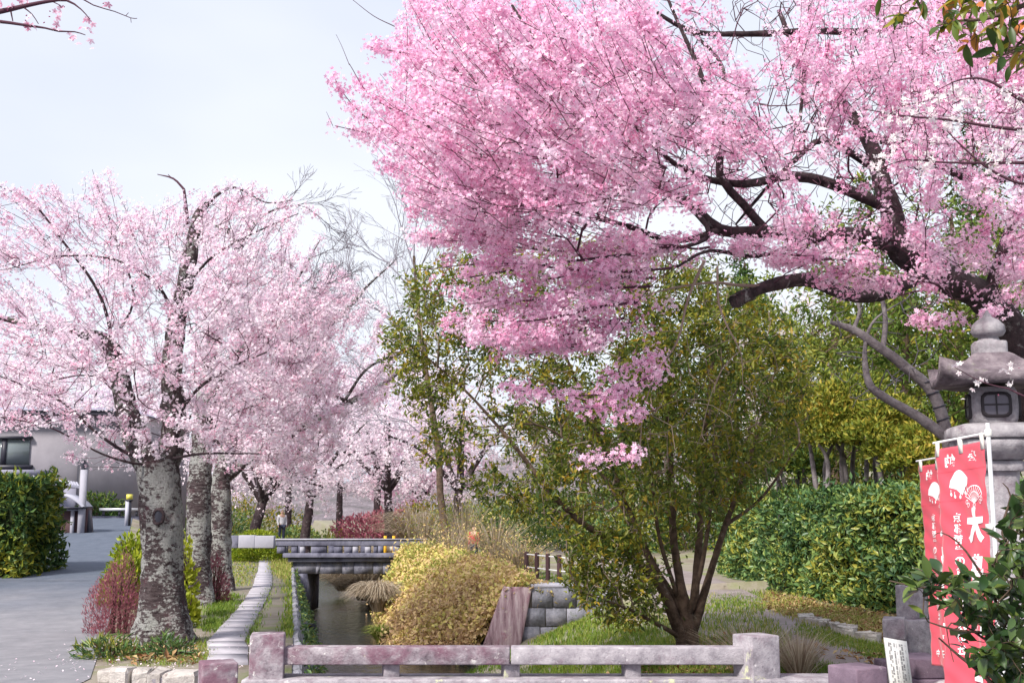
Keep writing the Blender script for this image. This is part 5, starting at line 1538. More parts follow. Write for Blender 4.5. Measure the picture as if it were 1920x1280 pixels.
# second and third cherries behind it
b1 = G(372, 1132); Y1 = b1[1]
cherry("second pale cherry tree just behind the scarred trunk, its limb bending over at the top", b1, [
    L([(372, 1136, Y1, .30), (370, 1060, Y1, .28), (372, 980, Y1, .27), (376, 900, Y1, .26), (380, 800, Y1, .22), (392, 690, Y1, .18), (410, 600, Y1 - .1, .15), (438, 535, Y1 - .2, .13), (450, 485, Y1 - .2, .12), (432, 436, Y1 - .2, .11), (404, 424, Y1 - .2, .08)]),
    L([(445, 470, Y1 - .2, .08), (470, 430, Y1 - .4, .06), (500, 400, Y1 - .5, .03), (560, 385, Y1 - .6, .015), (605, 410, Y1 - .6, .006)]),
    L([(385, 760, Y1, .10), (430, 680, Y1 - .5, .08), (500, 610, Y1 - .8, .06), (560, 520, Y1 - 1, .04), (600, 450, Y1 - 1.1, .02)]),
    L([(410, 600, Y1, .06), (470, 590, Y1 - .5, .05), (540, 560, Y1 - .8, .03), (620, 530, Y1 - 1, .015)]),
], [(380, 400), (480, 380), (560, 390), (610, 440), (640, 520), (660, 600), (640, 680), (580, 740), (560, 830), (480, 880), (400, 880), (350, 760), (360, 560)], 900, dome(500, 620, 200, 280, Y1 - 0.5, 2.2), [(460, 490, 60, 60, .4), (580, 470, 40, 50, .4)], size=0.033, k=4.2, per=6, rt=0.003)
b2 = G(413, 1106); Y2 = b2[1]
cherry("third pale cherry tree behind the lichen trunks, its long limbs reaching over the canal", b2, [
    L([(413, 1110, Y2, .30), (414, 1040, Y2, .27), (414, 960, Y2, .26), (418, 880, Y2, .24), (440, 820, Y2, .20), (480, 745, Y2 - .1, .17), (520, 693, Y2 - .2, .15), (570, 652, Y2 - .3, .13), (610, 615, Y2 - .4, .11), (650, 580, Y2 - .5, .08), (690, 535, Y2 - .6, .04), (740, 490, Y2 - .7, .02)]),
    L([(418, 900, Y2, .16), (470, 855, Y2 + .2, .15), (540, 815, Y2 + .3, .135), (600, 782, Y2 + .3, .125), (650, 756, Y2 + .3, .12), (705, 728, Y2 + .3, .10), (745, 700, Y2 + .3, .08), (775, 672, Y2 + .3, .05), (800, 640, Y2 + .3, .03)]),
    L([(600, 625, Y2 - .4, .05), (585, 600, Y2 - .5, .04), (580, 560, Y2 - .5, .02)]),
    L([(650, 752, Y2 + .3, .05), (610, 730, Y2, .04), (580, 690, Y2 - .2, .02)]),
    L([(640, 760, Y2 + .3, .045), (690, 690, Y2, .04), (760, 660, Y2 - .3, .03), (830, 620, Y2 - .4, .012)]),
], [(430, 560), (560, 520), (650, 490), (690, 540), (740, 600), (760, 680), (740, 740), (660, 790), (640, 860), (560, 900), (470, 920), (430, 800)], 1000, dome(580, 700, 200, 220, Y2, 2.6), [(690, 660, 50, 60, .25)], size=0.037, k=4.2, per=5.5, rt=0.003)
# far cherries on both banks
FARG = "far pale cherry trees beyond the footbridge"
def farcherry(label, px, Yb, h, hw, n, seed, lean=0.0, size=0.06, mat="petal_pale", k=3.0, pyb=None, per=4.0, tint=(0.1, 0.6)):
    X = (px - 960) / F * Yb
    z0 = float(zg(np.array([X]), Yb)[0])
    if -1.4 > z0: z0 = 0.0
    t = thing("cherry_tree", label, "cherry tree", (X, Yb, z0), FARG)
    b = np.array([X, Yb, z0])
    lines = []
    tr = [b + [0, 0, -0.1], b + [lean * 0.3, 0, h * 0.22], b + [lean * 0.6, 0.2, h * 0.45], b + [lean, 0, h * 0.75]]
    lines.append(smoothline(tr, [0.22, 0.18, 0.13, 0.05], 0.2))
    for a in range(5):
        an = a * 1.256 + seed
        e = b + [lean * 0.5 + hw * 0.75 * math.cos(an), hw * 0.75 * math.sin(an), h * (0.55 + 0.25 * ((a * 7 + seed) % 3) / 3)]
        st_ = tr[1] * 0.6 + tr[2] * 0.4
        lines.append(smoothline([st_, (st_ + e) / 2 + [0, 0, h * 0.06], e], [0.11, 0.07, 0.03], 0.2))
    q = unit(rng.normal(0, 1, (n, 3))) * (rng.random((n, 1)) ** 0.45)
    at = b + np.array([lean * 0.6, 0, h * 0.62]) + q * np.array([hw, hw, h * 0.40])
    tw = grow(lines, at, 0.25, 0.35, 0.006, 0.4, 0.07, 0.45, 0.06)
    mb = MB(); limbs(mb, lines, 8, 0.1, (0.6, 0.3, 0.15)); mb.obj("trunk", "bark_dark", t, None, True)
    mb = MB(); mb.sticks(tw["p0"], tw["p1"], tw["r0"], tw["r1"], 3); mb.obj("twigs", "twig_grey", t, "stuff")
    pts, d = clusters(tw, per, 5)
    mb = MB(); flowers(mb, pts, k * 1.9, 0.13, size * 1.1, tint, FS, 0.55, 0.1); mb.obj("crown", mat, t, "stuff")
for (lab, px, Yb, h, hw, n, lean, mt) in (
    ("far pale cherry tree just past the footbridge left end, behind the round bush", 470, 41, 6.0, 3.4, 420, 1.2, "petal_pale"),
    ("far pale cherry tree drooping low over the canal beyond the footbridge", 575, 47, 6.6, 3.8, 440, 0.5, "petal_pale"),
    ("far pale cherry tree with a dark trunk above the brown grasses", 735, 48, 7.6, 4.2, 460, -0.3, "petal_pale"),
    ("far pale cherry tree standing behind the olive tree on the right bank", 855, 44, 7.4, 3.8, 420, 0.3, "petal_pale"),
    ("far deeper pink cherry tree low between the grasses and the olive tree", 790, 62, 6.6, 4.0, 360, 0.0, "petal_pink"),
    ("far pale cherry tree at the end of the canal", 640, 70, 12.0, 6.0, 480, 0.0, "petal_pale"),
    ("far pale cherry tree beside the lavender house", 300, 46, 6.4, 4.2, 380, 0.0, "petal_pale"),
    ("far pale cherry tree behind the lavender house", 150, 56, 8.5, 4.6, 380, 0.0, "petal_pale"),
    ("far pale cherry tree between the lichen trunks and the round shrub", 420, 54, 7.2, 4.4, 400, 0.0, "petal_pale"),
    ("far pale cherry tree farthest along the left bank", 545, 64, 10.5, 5.2, 440, 0.0, "petal_pale"),
    ("far pale cherry tree farthest along the right bank", 710, 60, 10.5, 5.0, 460, 0.0, "petal_pale"),
    ("far pale cherry tree rising behind the house at the picture edge", -20, 53, 7.5, 4.0, 420, 0.0, "petal_pale"),
    ("white flowering cherry tree among the green wood on the slope", 1495, 36, 8.6, 2.5, 330, 0.0, "petal_white"),
):
    farcherry(lab, px, Yb, h, hw, n, px * 0.01, lean, 0.055 if Yb < 50 else 0.075, mt)

# bare grey tree rising behind the pink crown
bt = thing("bare_tree", "tall leafless grey tree rising between the pale cherries and the pink crown", "bare tree", G(838, 1010))
trunk_l = L([(838, 1012, 38, .13), (826, 930, 38, .12), (822, 850, 38, .11), (806, 740, 38, .095), (790, 640, 38, .08), (782, 560, 38, .06), (776, 480, 38, .045)])
segs = []
for (x, y, dx, dz, ln, r) in ((776, 480, -0.05, 1, 1.7, .035), (782, 560, -0.75, .8, 1.6, .04), (790, 640, -0.95, .6, 1.7, .045), (786, 600, 0.6, .9, 1.6, .04), (806, 740, -1.0, .5, 1.6, .045), (806, 720, 0.8, .7, 1.6, .04), (780, 520, .4, 1, 1.5, .035), (778, 500, -.45, 1, 1.5, .035), (822, 830, -1, .45, 1.3, .035), (760, 620, -1, .5, 1.5, .03), (740, 690, -1, .55, 1.6, .03), (730, 600, -.8, .7, 1.5, .03), (790, 680, -.6, .9, 1.6, .035)):
    ramify(segs, P(x, y, 38), unit(np.array([dx, rng.normal(0, .35), dz])), ln, r, 4)
mb = MB(); limbs(mb, [trunk_l], 9, .06); mb.obj("trunk", "bark_brown", bt, None, True)
mb = MB(); A_ = np.array([q[0] for q in segs]); B_ = np.array([q[1] for q in segs])
mb.sticks(A_, B_, np.maximum([q[2] for q in segs], .006), np.maximum([q[3] for q in segs], .005), 3); mb.obj("twigs", "twig_pale", bt, "stuff")
print("bare", len(segs))

# olive evergreen tree in the middle, several stems from one base
gt = thing("evergreen_tree", "broad olive green evergreen tree with many stems behind the stone railing", "evergreen tree", G(1285, 1212), None)
YB = 14.2
gs = [
    L([(1288, 1228, YB, .25), (1288, 1190, YB, .21), (1285, 1150, YB, .16), (1275, 1090, YB, .09), (1262, 1000, YB, .075), (1258, 880, YB, .06), (1245, 740, YB, .045), (1225, 600, YB, .03), (1200, 500, YB, .015)], 0.08),
    L([(1280, 1200, YB - .05, .13), (1245, 1110, YB - .1, .10), (1205, 1062, YB - .2, .08), (1150, 1015, YB - .3, .068), (1090, 978, YB - .4, .06), (1030, 920, YB - .5, .05), (960, 830, YB - .5, .036), (880, 740, YB - .5, .024), (790, 660, YB - .5, .012)], 0.08),
    L([(1280, 1150, YB, .10), (1225, 1060, YB + .1, .075), (1185, 970, YB + .2, .06), (1140, 860, YB + .2, .05), (1090, 740, YB + .2, .035), (1040, 620, YB + .2, .02), (980, 520, YB + .2, .01)], 0.08),
    L([(1296, 1200, YB, .13), (1303, 1110, YB + .1, .085), (1312, 1000, YB + .2, .07), (1318, 880, YB + .3, .055), (1330, 740, YB + .3, .035), (1345, 600, YB + .3, .015)], 0.08),
    L([(1300, 1180, YB, .10), (1330, 1080, YB - .1, .07), (1360, 985, YB - .2, .058), (1395, 890, YB - .2, .045), (1430, 780, YB - .2, .03), (1460, 670, YB - .2, .012)], 0.08),
    L([(1292, 1150, YB - .05, .06), (1318, 1050, YB - .3, .045), (1335, 930, YB - .5, .035), (1350, 800, YB - .6, .02)], 0.08),
    L([(1270, 1190, YB - .1, .05), (1215, 1160, YB - .5, .035), (1150, 1130, YB - .8, .02), (1090, 1110, YB - 1, .01)], 0.08),
    L([(1205, 1062, YB - .2, .05), (1170, 960, YB - .5, .04), (1120, 880, YB - .6, .03), (1020, 800, YB - .7, .02), (900, 800, YB - .8, .01)], 0.08),
    L([(1270, 1120, YB, .05), (1235, 1000, YB - .3, .04), (1215, 860, YB - .4, .03), (1160, 700, YB - .4, .015)], 0.08),
    L([(1360, 985, YB - .2, .04), (1430, 930, YB, .03), (1500, 830, YB, .015)], 0.08),
]
gp = [(770, 500), (850, 465), (1000, 470), (1150, 440), (1260, 450), (1380, 520), (1470, 600), (1535, 690), (1520, 780), (1490, 850), (1410, 940), (1340, 980), (1280, 1040), (1230, 1160), (1130, 1170), (1070, 1100), (1050, 1010), (980, 960), (900, 950), (850, 900), (780, 870), (790, 790), (735, 740), (745, 680), (705, 620), (760, 590)]
gh_ = [(850, 665, 70, 45, .25), (900, 765, 60, 40, .35), (960, 860, 70, 40, .4), (1290, 1010, 70, 40, .35), (1180, 1010, 50, 60, .4), (1240, 1080, 50, 60, .2), (870, 860, 50, 40, .5), (1340, 1060, 40, 60, .3)]
at = np.vstack([polyfill(gp, 1500, dome(1150, 780, 460, 400, YB, 1.9), gh_), polyfill([(1150, 500), (1400, 530), (1520, 690), (1480, 850), (1380, 950), (1240, 960), (1160, 800)], 700, dome(1320, 740, 240, 260, YB, 1.7)), polyfill([(710, 620), (760, 520), (850, 480), (960, 560), (900, 700), (780, 780), (740, 740)], 170, lambda x, y, n: YB - .3 + .8 * rng.uniform(-1, 1, n)), polyfill([(1060, 1000), (1200, 980), (1240, 1160), (1130, 1175), (1070, 1110)], 230, lambda x, y, n: YB - 0.6 + 0.6 * rng.uniform(-1, 1, n))])
tw = grow(gs, at, 0.3, 0.22, 0.0035, 0.5, 0.035, 0.45, 0.03)
mb = MB(); limbs(mb, [(p, r * .62) for p, r in gs], 12, 0.08); mb.obj("trunk", "bark_brown", gt, None, True)
mb = MB(); mb.sticks(tw["p0"], tw["p1"], tw["r0"], tw["r1"], 4); mb.obj("twigs", "twig_tan", gt, "stuff")
pts, d = clusters(tw, 12, 5)
mb = MB(); leaves(mb, pts, d, 8.0, 0.06, 0.082, (-0.05, 0.8), LEAF, 0.15); mb.obj("crown", "leaf_olive", gt, "stuff")
print("green", len(pts), mb.nv)

# thin tied tree that leans across beside the lantern
tt_ = thing("leaning_tree", "thin bare lichen tree leaning left beside the stone lantern, dark ties round its stem", "leaning tree", G(1808, 1235))
YT = 12.0
tl = [
    L([(1812, 1245, YT, .085), (1800, 1050, YT, .075), (1786, 900, YT, .07), (1774, 810, YT, .066), (1748, 735, YT, .06), (1700, 690, YT, .055), (1650, 652, YT, .05), (1600, 618, YT, .045), (1557, 604, YT, .02)], 0.06),
    L([(1776, 820, YT, .062), (1742, 795, YT, .058), (1712, 775, YT, .05), (1655, 742, YT, .045), (1628, 715, YT, .04), (1622, 650, YT, .022), (1640, 600, YT, .012), (1700, 560, YT, .006)], 0.06),
    L([(1655, 655, YT, .03), (1660, 600, YT, .028), (1650, 540, YT, .02), (1640, 480, YT, .012)], 0.06),
    L([(1600, 618, YT, .025), (1612, 580, YT, .02), (1590, 540, YT, .012)], 0.06),
]
mb = MB(); limbs(mb, tl, 12, 0.06); mb.obj("trunk", "bark_grey", tt_, None, True)
tw = grow(tl, polyfill([(1540, 540), (1700, 470), (1800, 600), (1720, 720), (1600, 780), (1560, 700)], 110, lambda x, y, n: YT + 0.5 * rng.uniform(-1, 1, n)), 0.1, 0.2, 0.0035, 0.6, 0.05, 0.42, 0.02)
mb = MB(); mb.sticks(tw["p0"], tw["p1"], tw["r0"], tw["r1"], 4); mb.obj("twigs", "twig_grey", tt_, "stuff")
for (px, py) in ((1738, 716), (1749, 737), (1762, 762), (1768, 786)):
    c = P(px, py, YT)
    d_ = unit(P(1774, 810, YT) - P(1738, 715, YT)); x_ = unit(np.cross(d_, [0, 1, 0])); y_ = np.cross(d_, x_)
    rp_ = np.array([c + 0.066 * (x_ * math.cos(a) + y_ * math.sin(a)) for a in np.linspace(0, 2 * math.pi, 13)])
    MB().tube(rp_, 0.009, 5, 0, False).obj("tie", "metal_dark", tt_)

# ------------------------------------------------------------------ wood on the slope behind the hedge
WOOD = "green trees of the wooded slope behind the hedge"
def woodtree(name, label, px, Yb, h, hw, n, mat, shape, size, k=10, bark="bark_brown", tint=(0.0, 0.9), tm=LEAF):
    X = (px - 960) / F * Yb
    z0 = float(zg(np.array([X]), Yb)[0])
    t = thing(name, label, "tree", (X, Yb, z0), WOOD)
    b = np.array([X, Yb, z0])
    tr = smoothline([b + [0, 0, -0.2], b + [0.1, 0, h * 0.4], b + [rng.uniform(-.3, .3), 0, h * 0.95]], [0.2, 0.14, 0.04], 0.4)
    q = unit(rng.normal(0, 1, (n, 3))) * rng.random((n, 1)) ** 0.4
    if shape == "cone":
        zz = rng.random(n) ** 1.4
        r_ = hw * (1 - zz) ** 0.8 * rng.random(n) ** 0.35 * (0.75 + 0.25 * np.sin(zz * 34))
        a = rng.uniform(0, 6.283, n)
        at = b + np.stack([r_ * np.cos(a), r_ * np.sin(a), h * (0.12 + 0.88 * zz)], -1)
    else:
        at = b + np.array([0, 0, h * 0.6]) + q * np.array([hw, hw, h * 0.42]) * (1 + 0.18 * np.sin(q[:, :1] * 7 + px) * np.cos(q[:, 2:] * 6))
    tw = grow([tr], at, 0.05, 0.5, 0.008, 0.2, 0.08, 0.42, 0.07)
    mb = MB(); limbs(mb, [tr], 8, 0.08); mb.sticks(tw["p0"], tw["p1"], tw["r0"], tw["r1"], 3); mb.obj("trunk", bark, t, None, False)
    pts, d = clusters(tw, 5, 4)
    mb = MB(); leaves(mb, pts, d, k, 0.13, size, tint, tm, 0.2); mb.obj("crown", mat, t, "stuff")
    return mb.nv
tot = 0
for (nm, lab, px, Yb, h, hw, n, mt, shp, sz, tint) in (
    ("broadleaf_tree", "tall fresh green tree on the slope above the lantern roof", 1800, 27, 8.5, 3.2, 420, "leaf_forest", "round", 0.16, (0.1, 0.9)),
    ("broadleaf_tree", "fresh green tree on the slope under the cut cherry limb", 1560, 33, 9.5, 3.2, 420, "leaf_forest", "round", 0.18, (0.2, 1.0)),
    ("broadleaf_tree", "yellowish green tree on the slope between lantern and leaning tree", 1690, 24, 6.6, 2.6, 380, "leaf_garden", "round", 0.15, (0.0, 0.6)),
    ("conifer_tree", "dark green conifer behind the olive tree on the right", 1400, 40, 10.5, 3.2, 430, "leaf_conifer", "cone", 0.24, (0.0, 0.5)),
    ("conifer_tree", "dark conifer tree behind the clipped garden trees", 1640, 36, 11.5, 3.4, 430, "leaf_conifer", "cone", 0.24, (0.1, 0.7)),
    ("broadleaf_tree", "green tree behind the middle of the olive tree", 1250, 46, 9.0, 3.8, 380, "leaf_forest", "round", 0.22, (0.0, 0.7)),
    ("broadleaf_tree", "dense green tree on the slope at the right picture edge", 1930, 22, 7.0, 3.0, 420, "leaf_forest", "round", 0.15, (0.0, 0.6)),
    ("broadleaf_tree", "low olive tree far behind the right bank", 1090, 55, 7.5, 4.0, 330, "leaf_garden", "round", 0.24, (0.0, 0.6)),
    ("conifer_tree", "tall conifer tree far behind the lantern", 1860, 40, 14.0, 3.6, 400, "leaf_conifer", "cone", 0.26, (0.0, 0.6)),
):
    tot += woodtree(nm, lab, px, Yb, h, hw, n, mt, shp, sz, 9, tint=tint)
print("wood", tot)
# clipped garden trees over the hedge
GARD = "clipped garden trees over the long hedge"
for (px, Yb, ytop, hw, lab) in ((1548, 21.5, 720, 0.75, "clipped golden garden tree on forked grey stems at the left end of its row"),
                           (1608, 21.5, 705, 0.9, "clipped golden garden tree on several grey stems, highest of its row"),
                           (1668, 20.5, 740, 0.75, "clipped golden green garden tree right behind the leaning stem over the hedge"),
                           (1735, 19.8, 790, 0.75, "clipped golden green garden tree closest to the red banners"),
                           (1480, 23.5, 790, 0.8, "clipped dark green garden tree beside the olive tree over the hedge")):
    X = (px - 960) / F * Yb
    z0 = float(zg(np.array([X]), Yb)[0])
    ztop = P(px, ytop, Yb)[2]
    t = thing("garden_tree", lab, "garden tree", (X, Yb, z0), GARD)
    b = np.array([X, Yb, z0])
    lines = []
    for a in range(4):
        an = a * 1.6 + px
        e = b + [hw * 0.6 * math.cos(an), hw * 0.5 * math.sin(an), (ztop - z0) * rng.uniform(0.72, 0.85)]
        m1 = b + [hw * 0.35 * math.cos(an + 0.6), hw * 0.3 * math.sin(an + 0.6), (ztop - z0) * 0.62]
        m0 = b + [hw * 0.30 * math.cos(an), hw * 0.25 * math.sin(an), 0]
        lines.append(smoothline([m0, m1 * 0.5 + m0 * 0.5 + [0.06 * math.cos(a * 3), 0, 0], m1, e], [0.055, 0.05, 0.045, 0.02], 0.12))
    mb = MB(); limbs(mb, lines, 8, 0.08); mb.obj("trunk", "bark_grey", t, None, True)
    pads = [(e[0][-1], hw * rng.uniform(0.5, 0.7)) for e in lines] + [(np.array([X, Yb, ztop - 0.3]), hw * 0.7), (np.array([X - hw * 0.5, Yb - 0.2, ztop - 0.75]), hw * 0.6), (np.array([X + hw * 0.5, Yb - 0.1, ztop - 0.9]), hw * 0.6), (np.array([X, Yb - 0.3, ztop - 1.05]), hw * 0.7)]
    mb = MB()
    for (c, r_) in pads:
        N = 620
        q = unit(rng.normal(0, 1, (N, 3))); q[:, 2] = np.abs(q[:, 2]) * 1.0 - 0.25
        p = c + q * np.array([r_, r_, r_ * 0.8]) * rng.uniform(0.7, 1.08, (N, 1)) * (1 + 0.22 * np.sin(q[:, :1] * 6 + c[0] * 9) * np.sin(q[:, 1:2] * 5 + q[:, 2:] * 7 + c[2] * 8))
        scatter(mb, NEEDLE if False else LEAF, p, q + rng.normal(0, .4, (N, 3)), 0.11 * rng.uniform(.7, 1.3, N), rng.uniform(0, .3) + 0.55 * rng.random(N), 1.0, "x", unit(q + rng.normal(0, .6, (N, 3)) + [0, 0, .5]))
    mb.obj("crown", "leaf_garden" if px != 1480 else "leaf_conifer", t, "stuff")

# ------------------------------------------------------------------ shrubs
def bush(name, label, c, rx, ry, rz, n, mat, size, tint=(0.1, 0.9), tm=LEAF, up=0.4, group=None, inner="hedge_inner", lump=0.12):
    c = np.array(c, float)
    t = thing(name, label, "shrub", c, group)
    st_ = MB()
    for k in range(9):
        a = rng.uniform(0, 6.28); rr_ = rng.uniform(0.2, 0.75)
        st_.tube([c + [0.1 * math.cos(a), 0.1 * math.sin(a), -0.05], c + [rx * rr_ * math.cos(a) * .6, ry * rr_ * math.sin(a) * .6, rz * .5], c + [rx * rr_ * math.cos(a), ry * rr_ * math.sin(a), rz * .85]], [0.02, 0.014, 0.006], 5)
    st_.obj("stems", "bark_brown", t)
    q = unit(rng.normal(0, 1, (n, 3))); q[:, 2] = np.abs(q[:, 2])
    wob = 1 + lump * (np.sin(q[:, 0] * 6 + c[0]) + np.sin(q[:, 1] * 7 + q[:, 2] * 5 + c[1]) + np.sin(q[:, 2] * 9 - q[:, 0] * 4)) * 0.6
    p = c + q * np.array([rx, ry, rz]) * (rng.random((n, 1)) ** 0.28) * wob[:, None]
    mb = MB()
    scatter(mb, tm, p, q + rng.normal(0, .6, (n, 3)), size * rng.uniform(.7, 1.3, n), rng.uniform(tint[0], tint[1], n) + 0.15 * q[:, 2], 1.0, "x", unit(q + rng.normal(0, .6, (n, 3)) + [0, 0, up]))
    mb.obj("foliage", mat, t, "stuff")
    return t
def gz(px, py, Y):
    X = (px - 960) / F * Y
    return [X, Y, float(zg(np.array([X]), Y)[0])]
bush("shrub", "dusty red twiggy shrub at the foot of the scarred cherry trunk", gz(238, 1180, 15.4), 0.40, 0.45, 0.92, 5200, "leaf_red", 0.05, (0.1, 0.9), NEEDLE, 1.2)
bush("shrub", "yellow green leafy shrub between the road and the scarred trunk", gz(252, 1060, 18.5), 0.34, 0.6, 0.72, 1300, "leaf_bright", 0.12, (0.0, 0.8))
bush("shrub", "yellow green leafy shrub further up the road edge", gz(262, 1010, 23), 0.36, 0.7, 0.75, 900, "leaf_bright", 0.13, (0.1, 0.7))
bush("shrub", "small bright lime shrub showing between the two lichen trunks", gz(358, 1020, 17.6), 0.17, 0.2, 1.12, 420, "leaf_bright", 0.10, (0.4, 1.0), BROAD)
bush("shrub", "small bright lime sprout low beside the scarred trunk", gz(362, 1110, 16.2), 0.16, 0.2, 0.46, 360, "leaf_bright", 0.09, (0.4, 1.0), BROAD)
bush("shrub", "dull reddish shrub around the base of the third cherry trunk", gz(412, 1100, 20.5), 0.30, 0.3, 0.75, 1600, "leaf_red", 0.07, (0.0, 0.7), NEEDLE, 1.0)
bush("shrub", "round yellow green clipped shrub behind the grey slab wall", gz(490, 1010, 37.5), 0.98, 0.9, 0.98, 5200, "leaf_bright", 0.10, (0.0, 0.75), LEAF, 0.4, None, "hedge_inner", 0.04)
bush("pine_shrub", "dark green low pine shrub by the house door", [(195 - 960) / F * 41.2, 41.2, 1.35], 0.9, 0.6, 0.85, 900, "leaf_conifer", 0.16, (0.0, 0.4))
# undergrowth along the far banks
for j, (px, Yb, rx, rz, mt) in enumerate(((560, 62, 2.6, 1.5, "leaf_hedge"), (640, 66, 3.0, 1.9, "leaf_olive"), (720, 58, 2.4, 1.6, "leaf_red"), (820, 60, 3.2, 2.2, "leaf_garden"), (900, 52, 2.6, 2.0, "leaf_hedge"), (980, 56, 3.0, 2.4, "leaf_olive"), (1080, 48, 2.6, 2.2, "leaf_hedge"), (380, 60, 3.4, 2.0, "leaf_hedge"), (470, 66, 3.2, 2.4, "leaf_olive"), (1180, 44, 2.6, 2.6, "leaf_hedge"), (1290, 42, 2.6, 2.8, "leaf_conifer"))):
    kind_ = {"leaf_hedge": "green", "leaf_olive": "olive", "leaf_red": "dull reddish", "leaf_garden": "yellowish", "leaf_conifer": "dark green"}[mt]
    where = ("in the gap left of the canal end", "closing the end of the canal", "behind the brown grass clumps", "behind the twiggy shrubs on the right bank", "right of the red jacket person", "behind the low bank fence", "behind the left part of the olive tree", "behind the lichen trunks", "behind the round clipped shrub", "behind the middle of the olive tree", "behind the right part of the olive tree")[j]
    bush("shrub", kind_ + " far shrub " + where, gz(px, 0, Yb), rx, rx * .7, rz, 2600, mt, 0.22, (0.0, 0.8), LEAF, 0.4, "far undergrowth along both banks")
# light dry shrubs behind the golden hedge, twigs and small leaves
def dry_shrub(label, c, h, w, n, mat="dry_blade", leaf=None, nl=0, arch=0.6, wd=0.012, name="dry_shrub"):
    c = np.array(c, float)
    t = thing(name, label, "shrub" if "shrub" in name else "grass clump", c)
    a = rng.uniform(0, 6.283, n); rr_ = rng.random(n) ** 0.6
    hh = h * rng.uniform(0.55, 1.0, n)
    b = c + np.stack([0.16 * w * np.cos(a), 0.16 * w * np.sin(a), np.full(n, -0.03)], -1) * rng.random((n, 1))
    out = np.stack([np.cos(a), np.sin(a), np.zeros(n)], -1)
    p0, P_, W_ = b, [], []
    K = 6
    pts = []
    for k in range(K):
        s = k / (K - 1)
        pts.append(b + out * (w * rr_ * s ** 1.3)[:, None] + np.array([0, 0, 1]) * (hh * (s * (1 + arch) - arch * s * s * 1.0))[:, None] - np.array([0, 0, 1]) * (arch * hh * 0.75 * np.maximum(0, s - 0.55) ** 1.5 * rr_ * 2)[:, None])
    side = np.stack([-np.sin(a), np.cos(a), np.zeros(n)], -1) + rng.normal(0, .3, (n, 3))
    side = unit(side)
    V = []
    for k in range(K):
        wk = wd * (1 - 0.85 * k / (K - 1))
        V += [pts[k] - side * wk, pts[k] + side * wk]
    V = np.stack(V, 1)
    Fc = np.array([[2 * k, 2 * k + 1, 2 * k + 3, 2 * k + 2] for k in range(K - 1)])
    mb = MB()
    mb.add(V.reshape(-1, 3), (np.arange(n)[:, None, None] * 2 * K + Fc[None]).reshape(-1, 4), np.repeat(rng.random(n), 2 * K))
    mb.obj("blades", mat, t, "stuff")
    if leaf:
        i_ = rng.integers(0, n, nl); k_ = rng.integers(2, K, nl)
        p = np.array(pts)[k_, i_] + rng.normal(0, .06, (nl, 3))
        mb = MB(); scatter(mb, LEAF, p, rng.normal(0, .6, (nl, 3)) + [0, 0, 1], 0.09 * rng.uniform(.7, 1.3, nl), rng.random(nl), 1.0, "x", rng.normal(0, 1, (nl, 3)))
        mb.obj("foliage", leaf, t, "stuff")
    return t
dry_shrub("large arching clump of pale brown dry grass beyond the footbridge", gz(700, 1010, 40.0), 2.3, 2.2, 1500, arch=0.8, wd=0.022, name="grass_clump")
dry_shrub("second arching clump of brown dry grass beside the big one past the footbridge", gz(775, 1010, 41.5), 2.0, 1.6, 800, arch=0.7, wd=0.022, name="grass_clump")
xx = [-3.30, 30.6, -1.05]
dry_shrub("drooping pale dry grass tuft hanging over the water before the footbridge", [-3.55, 30.8, -1.0], 0.9, 0.95, 1100, arch=1.1, wd=0.014, name="grass_clump")
dry_shrub("brown dry grass tuft in the shade under the footbridge", [-4.9, 38.6, -1.3], 1.0, 1.4, 800, arch=0.9, wd=0.016, name="grass_clump")
dry_shrub("low brown grass clump on the bank deep under the footbridge", [-6.2, 43.0, -1.3], 1.0, 1.5, 700, arch=0.8, wd=0.018, name="grass_clump")
dry_shrub("green and brown weedy tuft at the water below the golden hedge end", [-3.1, 27.6, -1.5], 0.55, 0.5, 420, "grass_blade", arch=0.8, wd=0.012, name="grass_clump")
for j, (px, Yb, h, w, lab) in enumerate(((800, 39, 2.0, 1.1, "grey brown twiggy shrub right behind the footbridge end"), (870, 36, 2.3, 1.2, "tall thin twiggy shrub on the right bank behind the golden hedge"),
                        (930, 33, 1.6, 1.2, "pale yellowish twiggy shrub on the right bank near the fence"), (975, 29.5, 1.0, 1.0, "low pale dry shrub between golden hedge and fence"), (845, 33, 1.3, 1.2, "light dry shrub just above the golden hedge top"))):
    dry_shrub(lab, gz(px, 0, Yb), h, w, 260, "dry_blade", "leaf_gold" if j > 1 else "leaf_olive", 500, 0.25, 0.012)
dry_shrub("upright clump of thin brown stems right behind the right stone post", gz(1400, 0, 12.2), 0.62, 0.7, 500, "dry_blade", None, 0, 0.2, 0.006, name="grass_clump")
dry_shrub("second clump of thin brown stems behind the right post", gz(1482, 0, 11.6), 0.55, 0.45, 420, "dry_blade", None, 0, 0.25, 0.006, name="grass_clump")
bush("shrub", "low bright green leafy plant between the right post and the dark low post", gz(1520, 0, 9.6), 0.35, 0.25, 0.30, 500, "leaf_bright", 0.075, (0.0, 0.8), BROAD)
bush("shrub", "green leafy weeds in the ground at the foot of the scarred cherry", gz(228, 0, 12.9), 0.42, 0.25, 0.20, 420, "leaf_hedge", 0.11, (0.0, 0.9), NEEDLE, 0.2)
bush("shrub", "dark leafy weeds hugging the right side of the scarred cherry base", gz(335, 0, 12.9), 0.3, 0.2, 0.22, 340, "leaf_hedge", 0.10, (0.0, 0.5), NEEDLE, 0.2)
